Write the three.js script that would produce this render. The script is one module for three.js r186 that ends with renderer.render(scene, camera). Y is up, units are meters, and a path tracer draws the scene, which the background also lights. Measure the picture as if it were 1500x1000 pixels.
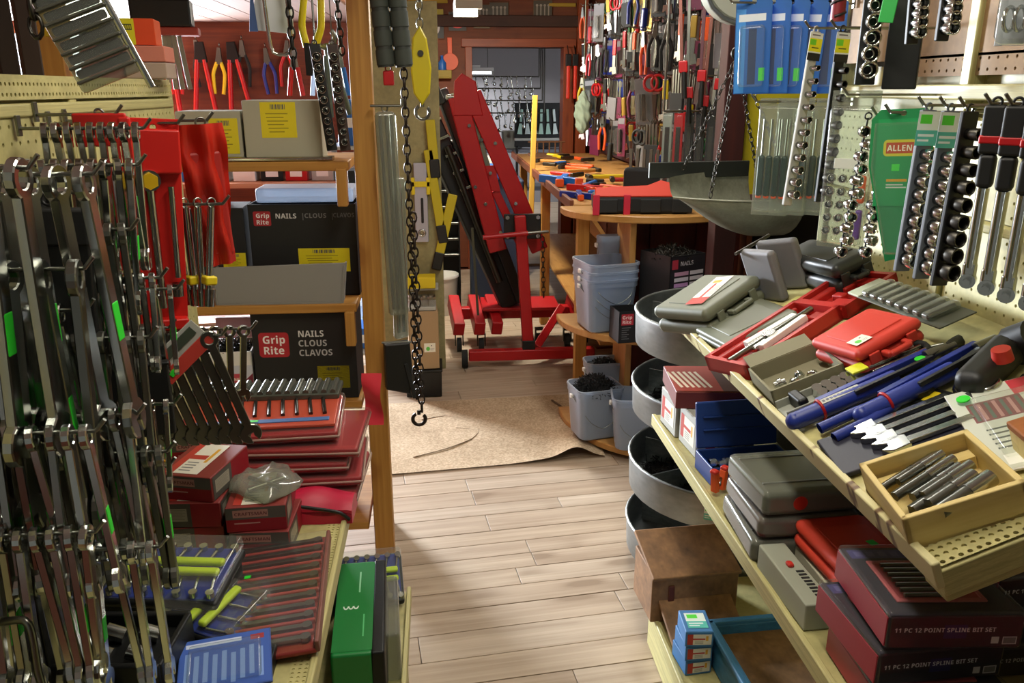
import * as THREE from 'three';
import { RoundedBoxGeometry } from 'three/addons/geometries/RoundedBoxGeometry.js';
import { mergeGeometries, toCreasedNormals } from 'three/addons/utils/BufferGeometryUtils.js';
import { RectAreaLightUniformsLib } from 'three/addons/lights/RectAreaLightUniformsLib.js';

RectAreaLightUniformsLib.init();
const renderer = new THREE.WebGLRenderer({ antialias: true });
renderer.toneMapping = THREE.LinearToneMapping;
renderer.toneMappingExposure = 1.0;
renderer.shadowMap.enabled = true;
const scene = new THREE.Scene();
const R = Math.PI / 180;

// ---------- camera ----------
const camera = new THREE.PerspectiveCamera(45.24, 1.5, 0.05, 60);
camera.position.set(0, 1.6, 0);
camera.rotation.set(-17.1 * R, -5 * R, 0, 'YXZ');

// ---------- daylight: overcast sky seen through the rear left window ----------
scene.background = new THREE.Color().setRGB(5.0, 5.4, 6.2);
const daylight = new THREE.RectAreaLight(new THREE.Color(0.86, 0.93, 1.0), 330, 1.4, 1.0);
daylight.position.set(-3.2, 1.55, -7.585);
daylight.rotation.y = Math.PI;
scene.add(daylight);

// ---------- helpers ----------
let seed = 12345;
const rnd = (a = 0, b = 1) => { seed = (seed * 1664525 + 1013904223) >>> 0; return a + (b - a) * seed / 4294967296; };
const pick = a => a[Math.floor(rnd() * a.length)];
const ORD = ['first', 'second', 'third', 'fourth', 'fifth', 'sixth', 'seventh', 'eighth', 'ninth', 'tenth', 'eleventh', 'twelfth', 'thirteenth', 'fourteenth', 'fifteenth'];
const taken = {};
const numbered = n => { if (!(n in taken)) { taken[n] = 0; return n; } taken[n]++; return n + '_' + String(taken[n]).padStart(3, '0'); };
const E = (rx = 0, ry = 0, rz = 0) => new THREE.Euler(rx * R, ry * R, rz * R, 'YXZ');
function tr(g, x = 0, y = 0, z = 0, rx = 0, ry = 0, rz = 0) {
  const m = new THREE.Matrix4().makeRotationFromEuler(E(rx, ry, rz)); m.setPosition(x, y, z); g.applyMatrix4(m); return g;
}
const box = (w, h, d, x = 0, y = 0, z = 0, rx = 0, ry = 0, rz = 0) => tr(new THREE.BoxGeometry(w, h, d), x, y, z, rx, ry, rz);
const rb = (w, h, d, x = 0, y = 0, z = 0, r = 0.004, rx = 0, ry = 0, rz = 0) => tr(new RoundedBoxGeometry(w, h, d, 1, Math.min(r, w / 2.01, h / 2.01, d / 2.01)), x, y, z, rx, ry, rz);
const cyl = (r0, r1, h, x = 0, y = 0, z = 0, rx = 0, ry = 0, rz = 0, n = 14, open = false) => tr(new THREE.CylinderGeometry(r0, r1, h, n, 1, open), x, y, z, rx, ry, rz);
const sph = (r, x = 0, y = 0, z = 0, sx = 1, sy = 1, sz = 1) => tr(new THREE.SphereGeometry(r, 14, 10).scale(sx, sy, sz), x, y, z);
const tor = (r, t, x = 0, y = 0, z = 0, rx = 0, ry = 0, rz = 0, arc = 360, n = 18) => tr(new THREE.TorusGeometry(r, t, 6, n, arc * R), x, y, z, rx, ry, rz);
const lathe = (pts, n = 20, x = 0, y = 0, z = 0, rx = 0, ry = 0, rz = 0) => tr(new THREE.LatheGeometry(pts.map(p => new THREE.Vector2(p[0], p[1])), n), x, y, z, rx, ry, rz);
const tube = (pts, r, n = 24, k = 7, closed = false) => new THREE.TubeGeometry(new THREE.CatmullRomCurve3(pts.map(p => new THREE.Vector3(...p)), closed, 'catmullrom', 0.3), n, r, k, closed);
function bar(a, b, w, d) { // box beam from a to b, w across x, d across z
  const A = new THREE.Vector3(...a), B = new THREE.Vector3(...b), v = B.clone().sub(A), L = v.length();
  const g = new RoundedBoxGeometry(w, L, d, 1, Math.min(w, d) * 0.12);
  const m = new THREE.Matrix4().makeRotationFromQuaternion(new THREE.Quaternion().setFromUnitVectors(new THREE.Vector3(0, 1, 0), v.normalize()));
  m.setPosition(A.add(B).multiplyScalar(0.5)); g.applyMatrix4(m); return g;
}
function rod(a, b, r, r2 = r, n = 10) {
  const A = new THREE.Vector3(...a), B = new THREE.Vector3(...b), v = B.clone().sub(A), g = new THREE.CylinderGeometry(r2, r, v.length(), n);
  const m = new THREE.Matrix4().makeRotationFromQuaternion(new THREE.Quaternion().setFromUnitVectors(new THREE.Vector3(0, 1, 0), v.normalize()));
  m.setPosition(A.add(B).multiplyScalar(0.5)); g.applyMatrix4(m); return g;
}
function extr(pts, depth, bevel = 0, holes = [], x = 0, y = 0, z = 0, rx = 0, ry = 0, rz = 0) {
  const s = new THREE.Shape(pts.map(p => new THREE.Vector2(p[0], p[1])));
  for (const h of holes) s.holes.push(new THREE.Path(h.map(p => new THREE.Vector2(p[0], p[1]))));
  const g = new THREE.ExtrudeGeometry(s, { depth, bevelEnabled: bevel > 0, bevelSize: bevel, bevelThickness: bevel, bevelSegments: 1, curveSegments: 8, steps: 1 });
  return tr(g, x, y, z, rx, ry, rz);
}
const circ = (r, n = 14, cx = 0, cy = 0, a0 = 0, a1 = 360) => Array.from({ length: n }, (_, i) => { const a = (a0 + (a1 - a0) * i / (a1 - a0 >= 360 ? n : n - 1)) * R; return [cx + r * Math.cos(a), cy + r * Math.sin(a)]; });
function mg(gs) {
  if (!Array.isArray(gs)) return gs; if (gs.length === 1) return gs[0];
  return mergeGeometries(gs.map(g => { const n = g.index ? g.toNonIndexed() : g; for (const k of Object.keys(n.attributes)) if (!['position', 'normal', 'uv'].includes(k)) n.deleteAttribute(k); return n; }));
}
function metric(g, axis = 'x') { // uv in metres, grain along the given axis
  g = g.index ? g.toNonIndexed() : g; const p = g.attributes.position, n = g.attributes.normal, uv = new Float32Array(p.count * 2);
  for (let i = 0; i < p.count; i++) {
    const a = [p.getX(i), p.getY(i), p.getZ(i)], m = [Math.abs(n.getX(i)), Math.abs(n.getY(i)), Math.abs(n.getZ(i))];
    const k = m[0] > m[1] && m[0] > m[2] ? 0 : m[1] > m[2] ? 1 : 2, o = [0, 1, 2].filter(q => q !== k), w = 'xyz'.indexOf(axis);
    const u = o.includes(w) ? w : o[0], v = o.find(q => q !== u);
    uv[2 * i] = a[u]; uv[2 * i + 1] = a[v];
  }
  g.setAttribute('uv', new THREE.BufferAttribute(uv, 2)); return g;
}
// materials
const mcache = {};
function mt(hex, rough = 0.6, metal = 0, extra = null) {
  const k = hex + '|' + rough + '|' + metal; if (!extra && mcache[k]) return mcache[k];
  const m = extra && (extra.transmission || extra.clearcoat) ? new THREE.MeshPhysicalMaterial({ color: hex, roughness: rough, metalness: metal, ...extra }) : new THREE.MeshStandardMaterial({ color: hex, roughness: rough, metalness: metal, ...(extra || {}) });
  if (!extra) mcache[k] = m; return m;
}
function canvasTex(w, h, draw, wrap = false) {
  const c = document.createElement('canvas'); c.width = w; c.height = h; const x = c.getContext('2d'); draw(x, w, h);
  const t = new THREE.CanvasTexture(c); t.colorSpace = THREE.SRGBColorSpace; if (wrap) t.wrapS = t.wrapT = THREE.RepeatWrapping; return t;
}
function noiseTex(w, h, f, rep = [1, 1], srgb = true) {
  const d = new Uint8Array(w * h * 4);
  for (let y = 0; y < h; y++) for (let x = 0; x < w; x++) { const c = f(x / w, y / h), i = 4 * (y * w + x); d[i] = c[0]; d[i + 1] = c[1]; d[i + 2] = c[2]; d[i + 3] = 255; }
  const t = new THREE.DataTexture(d, w, h); t.wrapS = t.wrapT = THREE.RepeatWrapping; t.magFilter = THREE.LinearFilter; t.minFilter = THREE.LinearFilter; t.repeat.set(...rep); if (srgb) t.colorSpace = THREE.SRGBColorSpace; t.needsUpdate = true; return t;
}
// tileable value noise
const lat = Array.from({ length: 4096 }, () => rnd());
function vn(x, y, px, py) {
  const xi = Math.floor(x), yi = Math.floor(y), fx = x - xi, fy = y - yi, s = t => t * t * (3 - 2 * t), q = (a, b) => lat[((((a % px) + px) % px) * 57 + (((b % py) + py) % py) * 131) & 4095];
  const a = q(xi, yi), b = q(xi + 1, yi), c = q(xi, yi + 1), d = q(xi + 1, yi + 1), u = s(fx), v = s(fy);
  return a + (b - a) * u + (c - a) * v + (a - b - c + d) * u * v;
}
const fbm = (u, v, px, py) => (vn(u * px, v * py, px, py) * 0.5 + vn(u * px * 2, v * py * 2, px * 2, py * 2) * 0.3 + vn(u * px * 4, v * py * 4, px * 4, py * 4) * 0.2);
const cl = v => Math.max(0, Math.min(255, v));
function woodTex(base, dark, rep) {
  return noiseTex(512, 256, (u, v) => {
    const g = fbm(u, v, 3, 40), w = fbm(u, v, 4, 5), k = Math.pow(vn(u * 7, v * 9, 7, 9), 9) * 1.6, t = Math.min(1, g * 0.7 + w * 0.35 - 0.15 + k);
    return [0, 1, 2].map(i => cl(base[i] + (dark[i] - base[i]) * t));
  }, rep);
}
const grimeTex = noiseTex(256, 256, (u, v) => { const a = fbm(u, v, 6, 6), b = fbm(u, v, 40, 40), t = 255 - 60 * Math.max(0, a - 0.35) - 34 * b; return [t, t, t - 3].map(cl); }, [2, 2]);
const floorTex = woodTex([206, 192, 174], [150, 132, 112], [0.8, 2.2]);
const pineTex = woodTex([196, 146, 70], [150, 98, 36], [1.4, 3]);
const lightwoodTex = woodTex([226, 206, 142], [196, 168, 96], [2, 4]);
const redwoodTex = woodTex([128, 62, 34], [74, 30, 16], [0.7, 1.4]);
const plyTex = woodTex([176, 128, 96], [128, 84, 60], [1, 2]);
const ceilTex = woodTex([196, 180, 166], [150, 126, 112], [0.6, 1.2]);
const rugTex = noiseTex(512, 512, (u, v) => {
  const f = vn(u * 170, v * 170, 170, 170), a = fbm(u, v, 5, 4), b = fbm(u, v, 14, 14), t = (f - 0.5) * 42 + (a - 0.5) * 30 + (b - .5) * 20;
  return [cl(180 + t), cl(158 + t), cl(128 + t)];
});
const MT = {
  floor: ['#fbf7f2', '#f3ece4', '#f6efe6', '#f8f2ea', '#efe7de'].map(c => new THREE.MeshStandardMaterial({ map: floorTex, color: c, roughness: 0.55 })),
  pine: new THREE.MeshStandardMaterial({ map: pineTex, roughness: 0.6 }),
  redwood: new THREE.MeshStandardMaterial({ map: redwoodTex, roughness: 0.65 }),
  ply: new THREE.MeshStandardMaterial({ map: plyTex, roughness: 0.6 }),
  ceil: new THREE.MeshStandardMaterial({ map: ceilTex, roughness: 0.7 }),
  rug: new THREE.MeshStandardMaterial({ map: rugTex, roughness: 1, bumpMap: rugTex, bumpScale: 0.003, side: THREE.DoubleSide }),
  cream: new THREE.MeshStandardMaterial({ color: '#d2c98c', map: grimeTex, roughness: 0.5 }),
  brownpeg: new THREE.MeshStandardMaterial({ color: '#94734a', map: grimeTex, roughness: 0.7 }),
  chrome: mt('#bfc2be', 0.18, 1), steel: mt('#858780', 0.3, 1), dsteel: mt('#4c4a45', 0.4, 1), galv: new THREE.MeshStandardMaterial({ color: '#9aa0a2', map: grimeTex, roughness: 0.42, metalness: 0.85 }),
  gun: mt('#2b2c2c', 0.45, 0.7), black: mt('#131414', 0.5), blackm: mt('#161717', 0.75), rubber: mt('#1d1e1d', 0.8),
  red: mt('#b3161b', 0.42), redc: mt('#c62f22', 0.45), redh: mt('#b01218', 0.38), orange: mt('#d9541e', 0.5), blue: mt('#1b2f86', 0.4), bluep: mt('#1e63b4', 0.4), yellow: mt('#d8c017', 0.5), lime: mt('#c4e01b', 0.45),
  green: mt('#2ad12e', 0.5), olive: mt('#6d7160', 0.5), grey: mt('#77777a', 0.6), lgrey: mt('#a9a9a2', 0.6), white: mt('#e6e4de', 0.6), card: mt('#a58a66', 0.85), gcard: mt('#b0ad98', 0.85), brown: mt('#6b4526', 0.7),
  clear: mt('#f6f8f5', 0.1, 0, { transmission: 0.97, thickness: 0, side: THREE.DoubleSide }), frost: mt('#cfdcec', 0.45, 0, { transmission: 0.72, thickness: 0, side: THREE.DoubleSide }), smoke: mt('#cfd2c6', 0.16, 0, { transmission: 0.82, thickness: 0, side: THREE.DoubleSide }),
  glass: mt('#ffffff', 0.03, 0, { transmission: 1, thickness: 0, side: THREE.DoubleSide }),
};
// objects
function P(name, gs, m, parent, label) {
  const o = new THREE.Mesh(mg(gs), m); o.name = name; parent.add(o); if (label) o.userData.label = label; return o;
}
function thing(name, label, category, pos = [0, 0, 0], rot = [0, 0, 0], group) {
  const o = new THREE.Group(); o.name = numbered(name); o.position.set(...pos); o.rotation.copy(E(...rot)); scene.add(o);
  o.userData = { label, category }; if (group) o.userData.group = group; return o;
}
function solo(name, gs, m, label, category, pos = [0, 0, 0], rot = [0, 0, 0], group) {
  const o = new THREE.Mesh(mg(gs), m); o.name = numbered(name); o.position.set(...pos); o.rotation.copy(E(...rot)); scene.add(o);
  o.userData = { label, category }; if (group) o.userData.group = group; return o;
}
function dup(src, label, pos, rot, group, scale) {
  const c = src.clone(); c.name = numbered(src.name.replace(/_\d{3}$/, '')); c.userData = { ...src.userData, label }; if (group) c.userData.group = group;
  c.position.set(...pos); c.rotation.copy(E(...rot)); if (scale) c.scale.setScalar(scale); scene.add(c); return c;
}
function struct(name, gs, m) { const o = gs ? new THREE.Mesh(mg(gs), m) : new THREE.Group(); o.name = name; o.userData.kind = 'structure'; scene.add(o); return o; }
function decal(parent, name, t, w, h, pos, rot = [0, 0, 0], rough = 0.5, label) {
  const m = t.isTexture ? (t.userData.m ||= new THREE.MeshStandardMaterial({ map: t, roughness: rough })) : t;
  const o = P(name, new THREE.PlaneGeometry(w, h), m, parent, label); o.position.set(...pos); o.rotation.copy(E(...rot)); return o;
}
// flat prints
const txt = (x, s, px, py, size, col, font = 'sans-serif', bold = 'bold', w) => { x.fillStyle = col; x.font = `${bold} ${size}px ${font}`; w ? x.fillText(s, px, py, w) : x.fillText(s, px, py); };
const TX = {
  yellowLabel: canvasTex(128, 128, (x, w, h) => { x.fillStyle = '#e3d21c'; x.fillRect(0, 0, w, h); x.fillStyle = '#3a3f6a'; for (let i = 0; i < 14; i++) x.fillRect(36 + i * 4, 8, 1 + (i * 7) % 3, 18); x.fillStyle = '#8a7a14'; for (let i = 0; i < 6; i++) x.fillRect(18 + (i * 13) % 11, 40 + i * 13, 80 - (i * 17) % 30, 3); }),
  nails: canvasTex(512, 400, (x, w, h) => {
    x.fillStyle = '#141416'; x.fillRect(0, 0, w, h); x.fillStyle = '#b01f2c'; x.beginPath(); x.roundRect(30, 70, 150, 130, 18); x.fill();
    txt(x, 'Grip', 48, 128, 56, '#f2f0f0'); txt(x, 'Rite', 48, 184, 56, '#f2f0f0'); txt(x, 'NAILS', 225, 96, 46, '#d9d9d9'); txt(x, 'CLOUS', 225, 146, 46, '#b9b9bc'); txt(x, 'CLAVOS', 225, 196, 46, '#b9b9bc'); x.fillStyle = '#c9c9c9'; x.fillRect(50, 328, 88, 12);
  }),
  nailsLong: canvasTex(512, 200, (x, w, h) => {
    x.fillStyle = '#151517'; x.fillRect(0, 0, w, h); x.fillStyle = '#a8202c'; x.beginPath(); x.roundRect(22, 26, 84, 76, 8); x.fill(); txt(x, 'Grip', 34, 60, 32, '#eee'); txt(x, 'Rite', 34, 94, 32, '#eee');
    txt(x, 'NAILS', 126, 64, 36, '#d8d8d8'); txt(x, '|', 250, 64, 36, '#6d6d70'); txt(x, 'CLOUS', 266, 62, 34, '#77777a'); txt(x, '|', 392, 64, 36, '#555'); txt(x, 'CLAVOS', 404, 60, 32, '#626266', 'sans-serif', 'bold', 104);
  }),
  nailsSide: canvasTex(512, 160, (x, w, h) => { x.fillStyle = '#161618'; x.fillRect(0, 0, w, h); x.fillStyle = '#9c2a30'; x.fillRect(20, 40, 110, 80); txt(x, 'Grip', 30, 76, 34, '#e5c9c9'); txt(x, 'Rite', 30, 112, 34, '#e5c9c9'); txt(x, 'NAILS', 160, 90, 44, '#c9c9cc'); txt(x, 'CLAVOS', 330, 90, 36, '#8a8a8e'); }),
  screws: canvasTex(512, 330, (x, w, h) => {
    x.fillStyle = '#1a1a1e'; x.fillRect(0, 0, w, h); x.fillStyle = '#b42a3a'; x.fillRect(18, 20, 120, 120); txt(x, 'Grip', 26, 74, 48, '#f3dede'); txt(x, 'Rite', 26, 124, 48, '#f3dede'); txt(x, 'SCREWS', 165, 70, 44, '#e8e8e8');
    for (let i = 0; i < 6; i++) { x.fillStyle = '#77777c'; x.fillRect(24, 165 + i * 24, 90 - (i * 19) % 40, 7); } x.fillStyle = '#e8e6e0'; x.fillRect(240, 130, 272, 190); x.fillStyle = '#e0b21c'; x.fillRect(240, 130, 272, 105); txt(x, '$', 330, 222, 100, '#2a2412'); txt(x, '99', 400, 222, 80, '#2a2412');
    x.fillStyle = '#444'; x.fillRect(262, 250, 60, 50); x.fillRect(350, 262, 130, 12);
  }),
  purpleBox: canvasTex(256, 256, (x, w, h) => { x.fillStyle = '#24212a'; x.fillRect(0, 0, w, h); x.fillStyle = '#c03a4e'; x.fillRect(10, 14, 44, 52); txt(x, 'NAILS', 70, 50, 34, '#dcd8e2'); for (let i = 0; i < 5; i++) { x.fillStyle = ['#d9a8c8', '#e5dfee', '#c99ad6', '#eee8f2', '#b8a6dc'][i]; x.fillRect(30, 84 + i * 32, 105, 22); x.fillStyle = '#e8e4ee'; x.fillRect(146, 84 + i * 32, 100, 22); } }),
  craft: canvasTex(256, 128, (x, w, h) => { x.fillStyle = '#57534c'; x.fillRect(0, 0, w, h); x.fillStyle = '#8e1420'; x.fillRect(0, 62, w, 66); x.fillStyle = '#b08074'; x.fillRect(30, 12, 150, 40); txt(x, 'CRAFTSMAN', 36, 42, 24, '#5e2a28'); x.fillStyle = '#b98a84'; x.fillRect(34, 80, 110, 7); }),
  craftB: canvasTex(256, 128, (x, w, h) => { x.fillStyle = '#4f4b45'; x.fillRect(0, 0, w, h); x.fillStyle = '#8c1220'; x.fillRect(130, 0, 126, h); x.fillStyle = '#9b9484'; x.fillRect(16, 26, 96, 70); x.fillStyle = '#6c665a'; for (let i = 0; i < 7; i++) x.fillRect(22, 34 + i * 8, 84 - (i * 11) % 20, 2); }),
  spline: canvasTex(512, 128, (x, w, h) => { x.fillStyle = '#14121c'; x.fillRect(0, 0, w, h); x.fillStyle = '#1c1c58'; x.fillRect(210, 30, 90, 60); txt(x, '11 PC 12 POINT SPLINE BIT SET', 16, 62, 27, '#e9e9ec'); x.fillStyle = '#d8d8d8'; x.fillRect(400, 84, 30, 30); x.fillRect(444, 84, 56, 34); x.fillStyle = '#777'; x.fillRect(448, 88, 48, 26); }),
  splineTop: canvasTex(256, 256, (x, w, h) => { x.fillStyle = '#2a2536'; x.fillRect(0, 0, w, h); x.fillStyle = '#4a4684'; x.fillRect(8, 8, 150, 36); x.fillStyle = '#6a66a0'; for (let i = 0; i < 5; i++) x.fillRect(20 + i * 26, 16, 16, 20); }),
  allen: canvasTex(256, 512, (x, w, h) => { x.fillStyle = '#1f9a55'; x.fillRect(0, 0, w, h); x.fillStyle = '#d8cf2a'; x.beginPath(); x.roundRect(40, 120, 190, 96, 24); x.fill(); x.fillStyle = '#c24b1c'; x.fillRect(56, 136, 160, 64); txt(x, 'ALLEN', 62, 186, 48, '#f5f0d8'); x.fillStyle = '#45e04a'; x.fillRect(96, 262, 46, 40); x.fillStyle = '#d8a020'; x.fillRect(70, 350, 120, 16); x.fillStyle = '#cfd8cc'; x.fillRect(70, 380, 100, 8); x.fillRect(70, 396, 120, 8); }),
  tag: canvasTex(128, 192, (x, w, h) => { x.fillStyle = '#dfe4dc'; x.fillRect(0, 0, w, h); x.fillStyle = '#e4de1c'; x.fillRect(0, 40, w, 90); x.fillStyle = '#74d22a'; x.fillRect(8, 46, 60, 40); x.fillStyle = '#1a1a1a'; x.fillRect(0, 140, w, 52); x.fillStyle = '#777'; x.fillRect(20, 12, 80, 10); x.fillStyle = '#5a5a20'; x.fillRect(30, 100, 70, 8); }),
  greenTag: canvasTex(96, 128, (x, w, h) => { x.fillStyle = '#e4efe6'; x.fillRect(0, 0, w, h); x.fillStyle = '#54da3a'; x.fillRect(10, 12, 50, 34); x.fillStyle = '#58c0b0'; x.fillRect(0, 70, w, 58); x.fillStyle = '#e8f2f0'; x.fillRect(8, 84, 70, 10); x.fillRect(8, 104, 50, 8); }),
  cardPhoto: canvasTex(256, 320, (x, w, h) => { x.fillStyle = '#c9cdbf'; x.fillRect(0, 0, w, h); x.fillStyle = '#c43a44'; x.fillRect(150, 0, 106, 60); x.fillStyle = '#7e4a48'; x.fillRect(30, 60, 130, 80); for (let i = 0; i < 7; i++) { x.fillStyle = i % 2 ? '#b98c86' : '#5c6a5c'; x.fillRect(36 + i * 18, 66, 9, 68); } x.fillStyle = '#4c534a'; for (let i = 0; i < 5; i++) x.fillRect(40, 170 + i * 18, 140 - (i * 23) % 60, 6); x.fillStyle = '#f1f2ea'; x.fillRect(40, 270, 70, 36); x.fillStyle = '#b31a2c'; x.fillRect(150, 280, 106, 40); }),
  redCard: canvasTex(256, 160, (x, w, h) => { x.fillStyle = '#9b3a2e'; x.fillRect(0, 0, w, h); x.fillStyle = '#46241f'; x.fillRect(176, 0, 80, h); for (let i = 0; i < 6; i++) { x.fillStyle = '#e6ddc8'; x.save(); x.translate(24 + i * 22, 140); x.rotate(-0.3); x.fillRect(0, -104, 12, 104); x.restore(); } }),
  whiteRed: canvasTex(256, 128, (x, w, h) => { x.fillStyle = '#ded9cc'; x.fillRect(0, 0, w, h); x.fillStyle = '#b3352a'; x.fillRect(0, 0, 60, h); x.fillRect(60, 50, 130, 18); x.fillStyle = '#d8a030'; x.fillRect(196, 20, 26, 60); x.fillStyle = '#777'; for (let i = 0; i < 4; i++) x.fillRect(80, 80 + i * 11, 90, 4); }),
  blueTool: canvasTex(128, 256, (x, w, h) => { x.fillStyle = '#1f62b8'; x.fillRect(0, 0, w, h); x.fillStyle = '#3f8fe0'; x.fillRect(0, 0, 36, h); x.fillStyle = '#16315e'; x.fillRect(48, 60, 30, 170); x.fillStyle = '#4ade4a'; x.fillRect(90, 180, 22, 40); x.fillStyle = '#dfe8f2'; x.fillRect(10, 16, 100, 22); }),
  plate: canvasTex(256, 64, (x, w, h) => { x.fillStyle = '#b9bab4'; x.fillRect(0, 0, w, h); x.fillStyle = '#5a5c62'; for (let i = 0; i < 9; i++) x.fillRect(24 + i * 24, 18, 15, 28); }),
  board: canvasTex(128, 160, (x, w, h) => { x.fillStyle = '#4a4436'; x.fillRect(0, 0, w, h); x.fillStyle = '#9a9284'; for (let i = 0; i < 4; i++) { x.beginPath(); x.arc(24 + i * 27, 34, 9, 0, 7); x.fill(); x.fillRect(20 + i * 27, 40, 8, 70); } x.fillStyle = '#b59a5a'; x.fillRect(4, 146, 120, 8); }),
  stick: canvasTex(128, 96, (x, w, h) => { x.fillStyle = '#e3e2d2'; x.fillRect(0, 0, w, h); x.fillStyle = '#5ac24a'; x.beginPath(); x.arc(44, 60, 22, 0, 7); x.fill(); x.fillStyle = '#333'; x.fillRect(78, 22, 12, 12); x.fillStyle = '#999'; x.fillRect(70, 60, 46, 5); x.fillRect(70, 72, 36, 5); }),
  orangeBox: canvasTex(256, 128, (x, w, h) => { x.fillStyle = '#d9491e'; x.fillRect(0, 0, w, h); x.fillStyle = '#d9cf1e'; x.fillRect(0, 0, 120, h); x.fillStyle = '#40462a'; x.fillRect(12, 26, 90, 30); x.fillStyle = '#c9c020'; for (let i = 0; i < 6; i++) x.fillRect(18 + i * 14, 32, 9, 18); x.fillStyle = '#e2dcc4'; x.fillRect(14, 76, 40, 44); }),
  darkBox: canvasTex(256, 128, (x, w, h) => { x.fillStyle = '#1f1b18'; x.fillRect(0, 0, w, h); x.fillStyle = '#c9b51e'; for (let i = 0; i < 8; i++) x.fillRect(36 + i * 23, 36, 15, 24); x.fillRect(110, 88, 34, 18); x.fillStyle = '#a58f1e'; x.fillRect(30, 70, 190, 6); }),
  blueCard: canvasTex(256, 200, (x, w, h) => { x.fillStyle = '#3c5fb4'; x.fillRect(0, 0, w, h); x.fillStyle = '#7fa0de'; for (let i = 0; i < 9; i++) x.fillRect(14 + i * 26, 50 + (i * 13) % 22, 14, 110); x.fillStyle = '#c7d4ee'; x.fillRect(14, 14, 160, 16); x.fillStyle = '#a03038'; x.fillRect(200, 14, 40, 20); }),
  grn: canvasTex(256, 512, (x, w, h) => { x.fillStyle = '#137a34'; x.fillRect(0, 0, w, h); x.strokeStyle = '#d8e8da'; x.lineWidth = 8; for (let i = 0; i < 3; i++) { x.beginPath(); x.arc(70 + i * 34, 270, 15, 0, 3.2); x.stroke(); } x.fillStyle = '#8fd0a0'; x.fillRect(150, 60, 12, 130); x.fillStyle = '#5fc27c'; x.fillRect(190, 320, 9, 120); }),
  plumb: canvasTex(256, 160, (x, w, h) => { x.fillStyle = '#c8ccd8'; x.fillRect(0, 0, w, h); x.fillStyle = '#7a1f38'; x.beginPath(); x.moveTo(100, 160); x.lineTo(256, 40); x.lineTo(256, 160); x.fill(); x.fillStyle = '#c04050'; x.fillRect(150, 40, 66, 50); txt(x, 'NAILS', 152, 74, 20, '#eed'); }),
  signs: canvasTex(128, 128, (x, w, h) => { x.fillStyle = '#2c2a2a'; x.fillRect(0, 0, w, h); x.fillStyle = '#d0d0cc'; x.beginPath(); x.arc(64, 78, 34, 0, 7); x.fill(); x.fillStyle = '#43403c'; x.beginPath(); x.arc(64, 78, 18, 0, 7); x.fill(); x.fillStyle = '#b9a81e'; x.fillRect(0, 0, 128, 36); }),
  redsign: canvasTex(128, 96, (x, w, h) => { x.fillStyle = '#2e2826'; x.fillRect(0, 0, w, h); x.fillStyle = '#d0382c'; x.beginPath(); x.ellipse(64, 62, 48, 22, 0, 0, 7); x.fill(); }),
};
// ================= THE ROOM =================
const floor = struct('floor');
P('slab', metric(box(6.6, 0.1, 9.6, -0.8, -0.07, -3.0)), MT.redwood, floor);
{ // planks laid across the aisle, a few degrees off square
  const a = 6.5 * R, U = [Math.cos(a), -Math.sin(a)], V = [-Math.sin(a), -Math.cos(a)], geos = {};
  let v = 0.9, row = 0;
  while (v < 8.2) {
    const w = pick([0.088, 0.1, 0.112, 0.124]); let u = -2.6 + rnd(0, 0.9);
    while (u < 2.6) {
      const L = pick([0.7, 0.95, 1.2, 1.5]), cu = u + L / 2, cv = v + w / 2, x = cu * U[0] + cv * V[0], z = cu * U[1] + cv * V[1];
      if (x > -1.5 && x < 1.7 && z > -7.5 && z < -0.9) {
        const k = L + '|' + w; geos[k] ||= [0, 1, 2].map(q => { const g = metric(rb(L - 0.002, 0.02, w - 0.0025, 0, 0, 0, 0.0015)); const t = g.attributes.uv; for (let i = 0; i < t.count; i++) t.setXY(i, t.getX(i) + q * 0.37 + L, t.getY(i) + q * 0.21 + w * 3); return g; });
        const o = P('floor_plank', pick(geos[k]), pick(MT.floor), floor); o.position.set(x, -0.0105 + rnd(-0.0006, 0.0003), z); o.rotation.y = a;
      }
      u += L;
    }
    v += w; row++;
  }
}
struct('ceiling', metric(box(6.6, 0.1, 9.6, -0.8, 2.5, -3.0)), MT.ceil);
{ // dropped board ceiling over the left half
  const s = struct('ceiling_soffit'); P('backing', box(3.2, 0.03, 4.6, -2.2, 2.175, -5.25), MT.ply, s);
  for (let i = 0; i < 16; i++) P('ceiling_board', metric(rb(0.195, 0.018, 4.6, -3.7 + i * 0.2, 2.15, -5.25, 0.003), 'z'), MT.soffit ||= new THREE.MeshStandardMaterial({ map: ceilTex, color: '#8c6f62', roughness: 0.75 }), s);
  P('edge_board', metric(box(0.03, 0.3, 4.6, -0.585, 2.3, -5.25), 'z'), MT.ply, s);
}
struct('wall_left', metric(box(0.12, 2.6, 9.6, -4.06, 1.25, -3.0), 'z'), MT.redwood);
struct('wall_right', metric(box(0.12, 2.6, 9.6, 2.2, 1.25, -3.0), 'z'), mt('#6f6c60', 0.8));
struct('wall_front', metric(box(6.6, 2.6, 0.12, -0.8, 1.25, 1.75)), mt('#54534b', 0.85));
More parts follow.
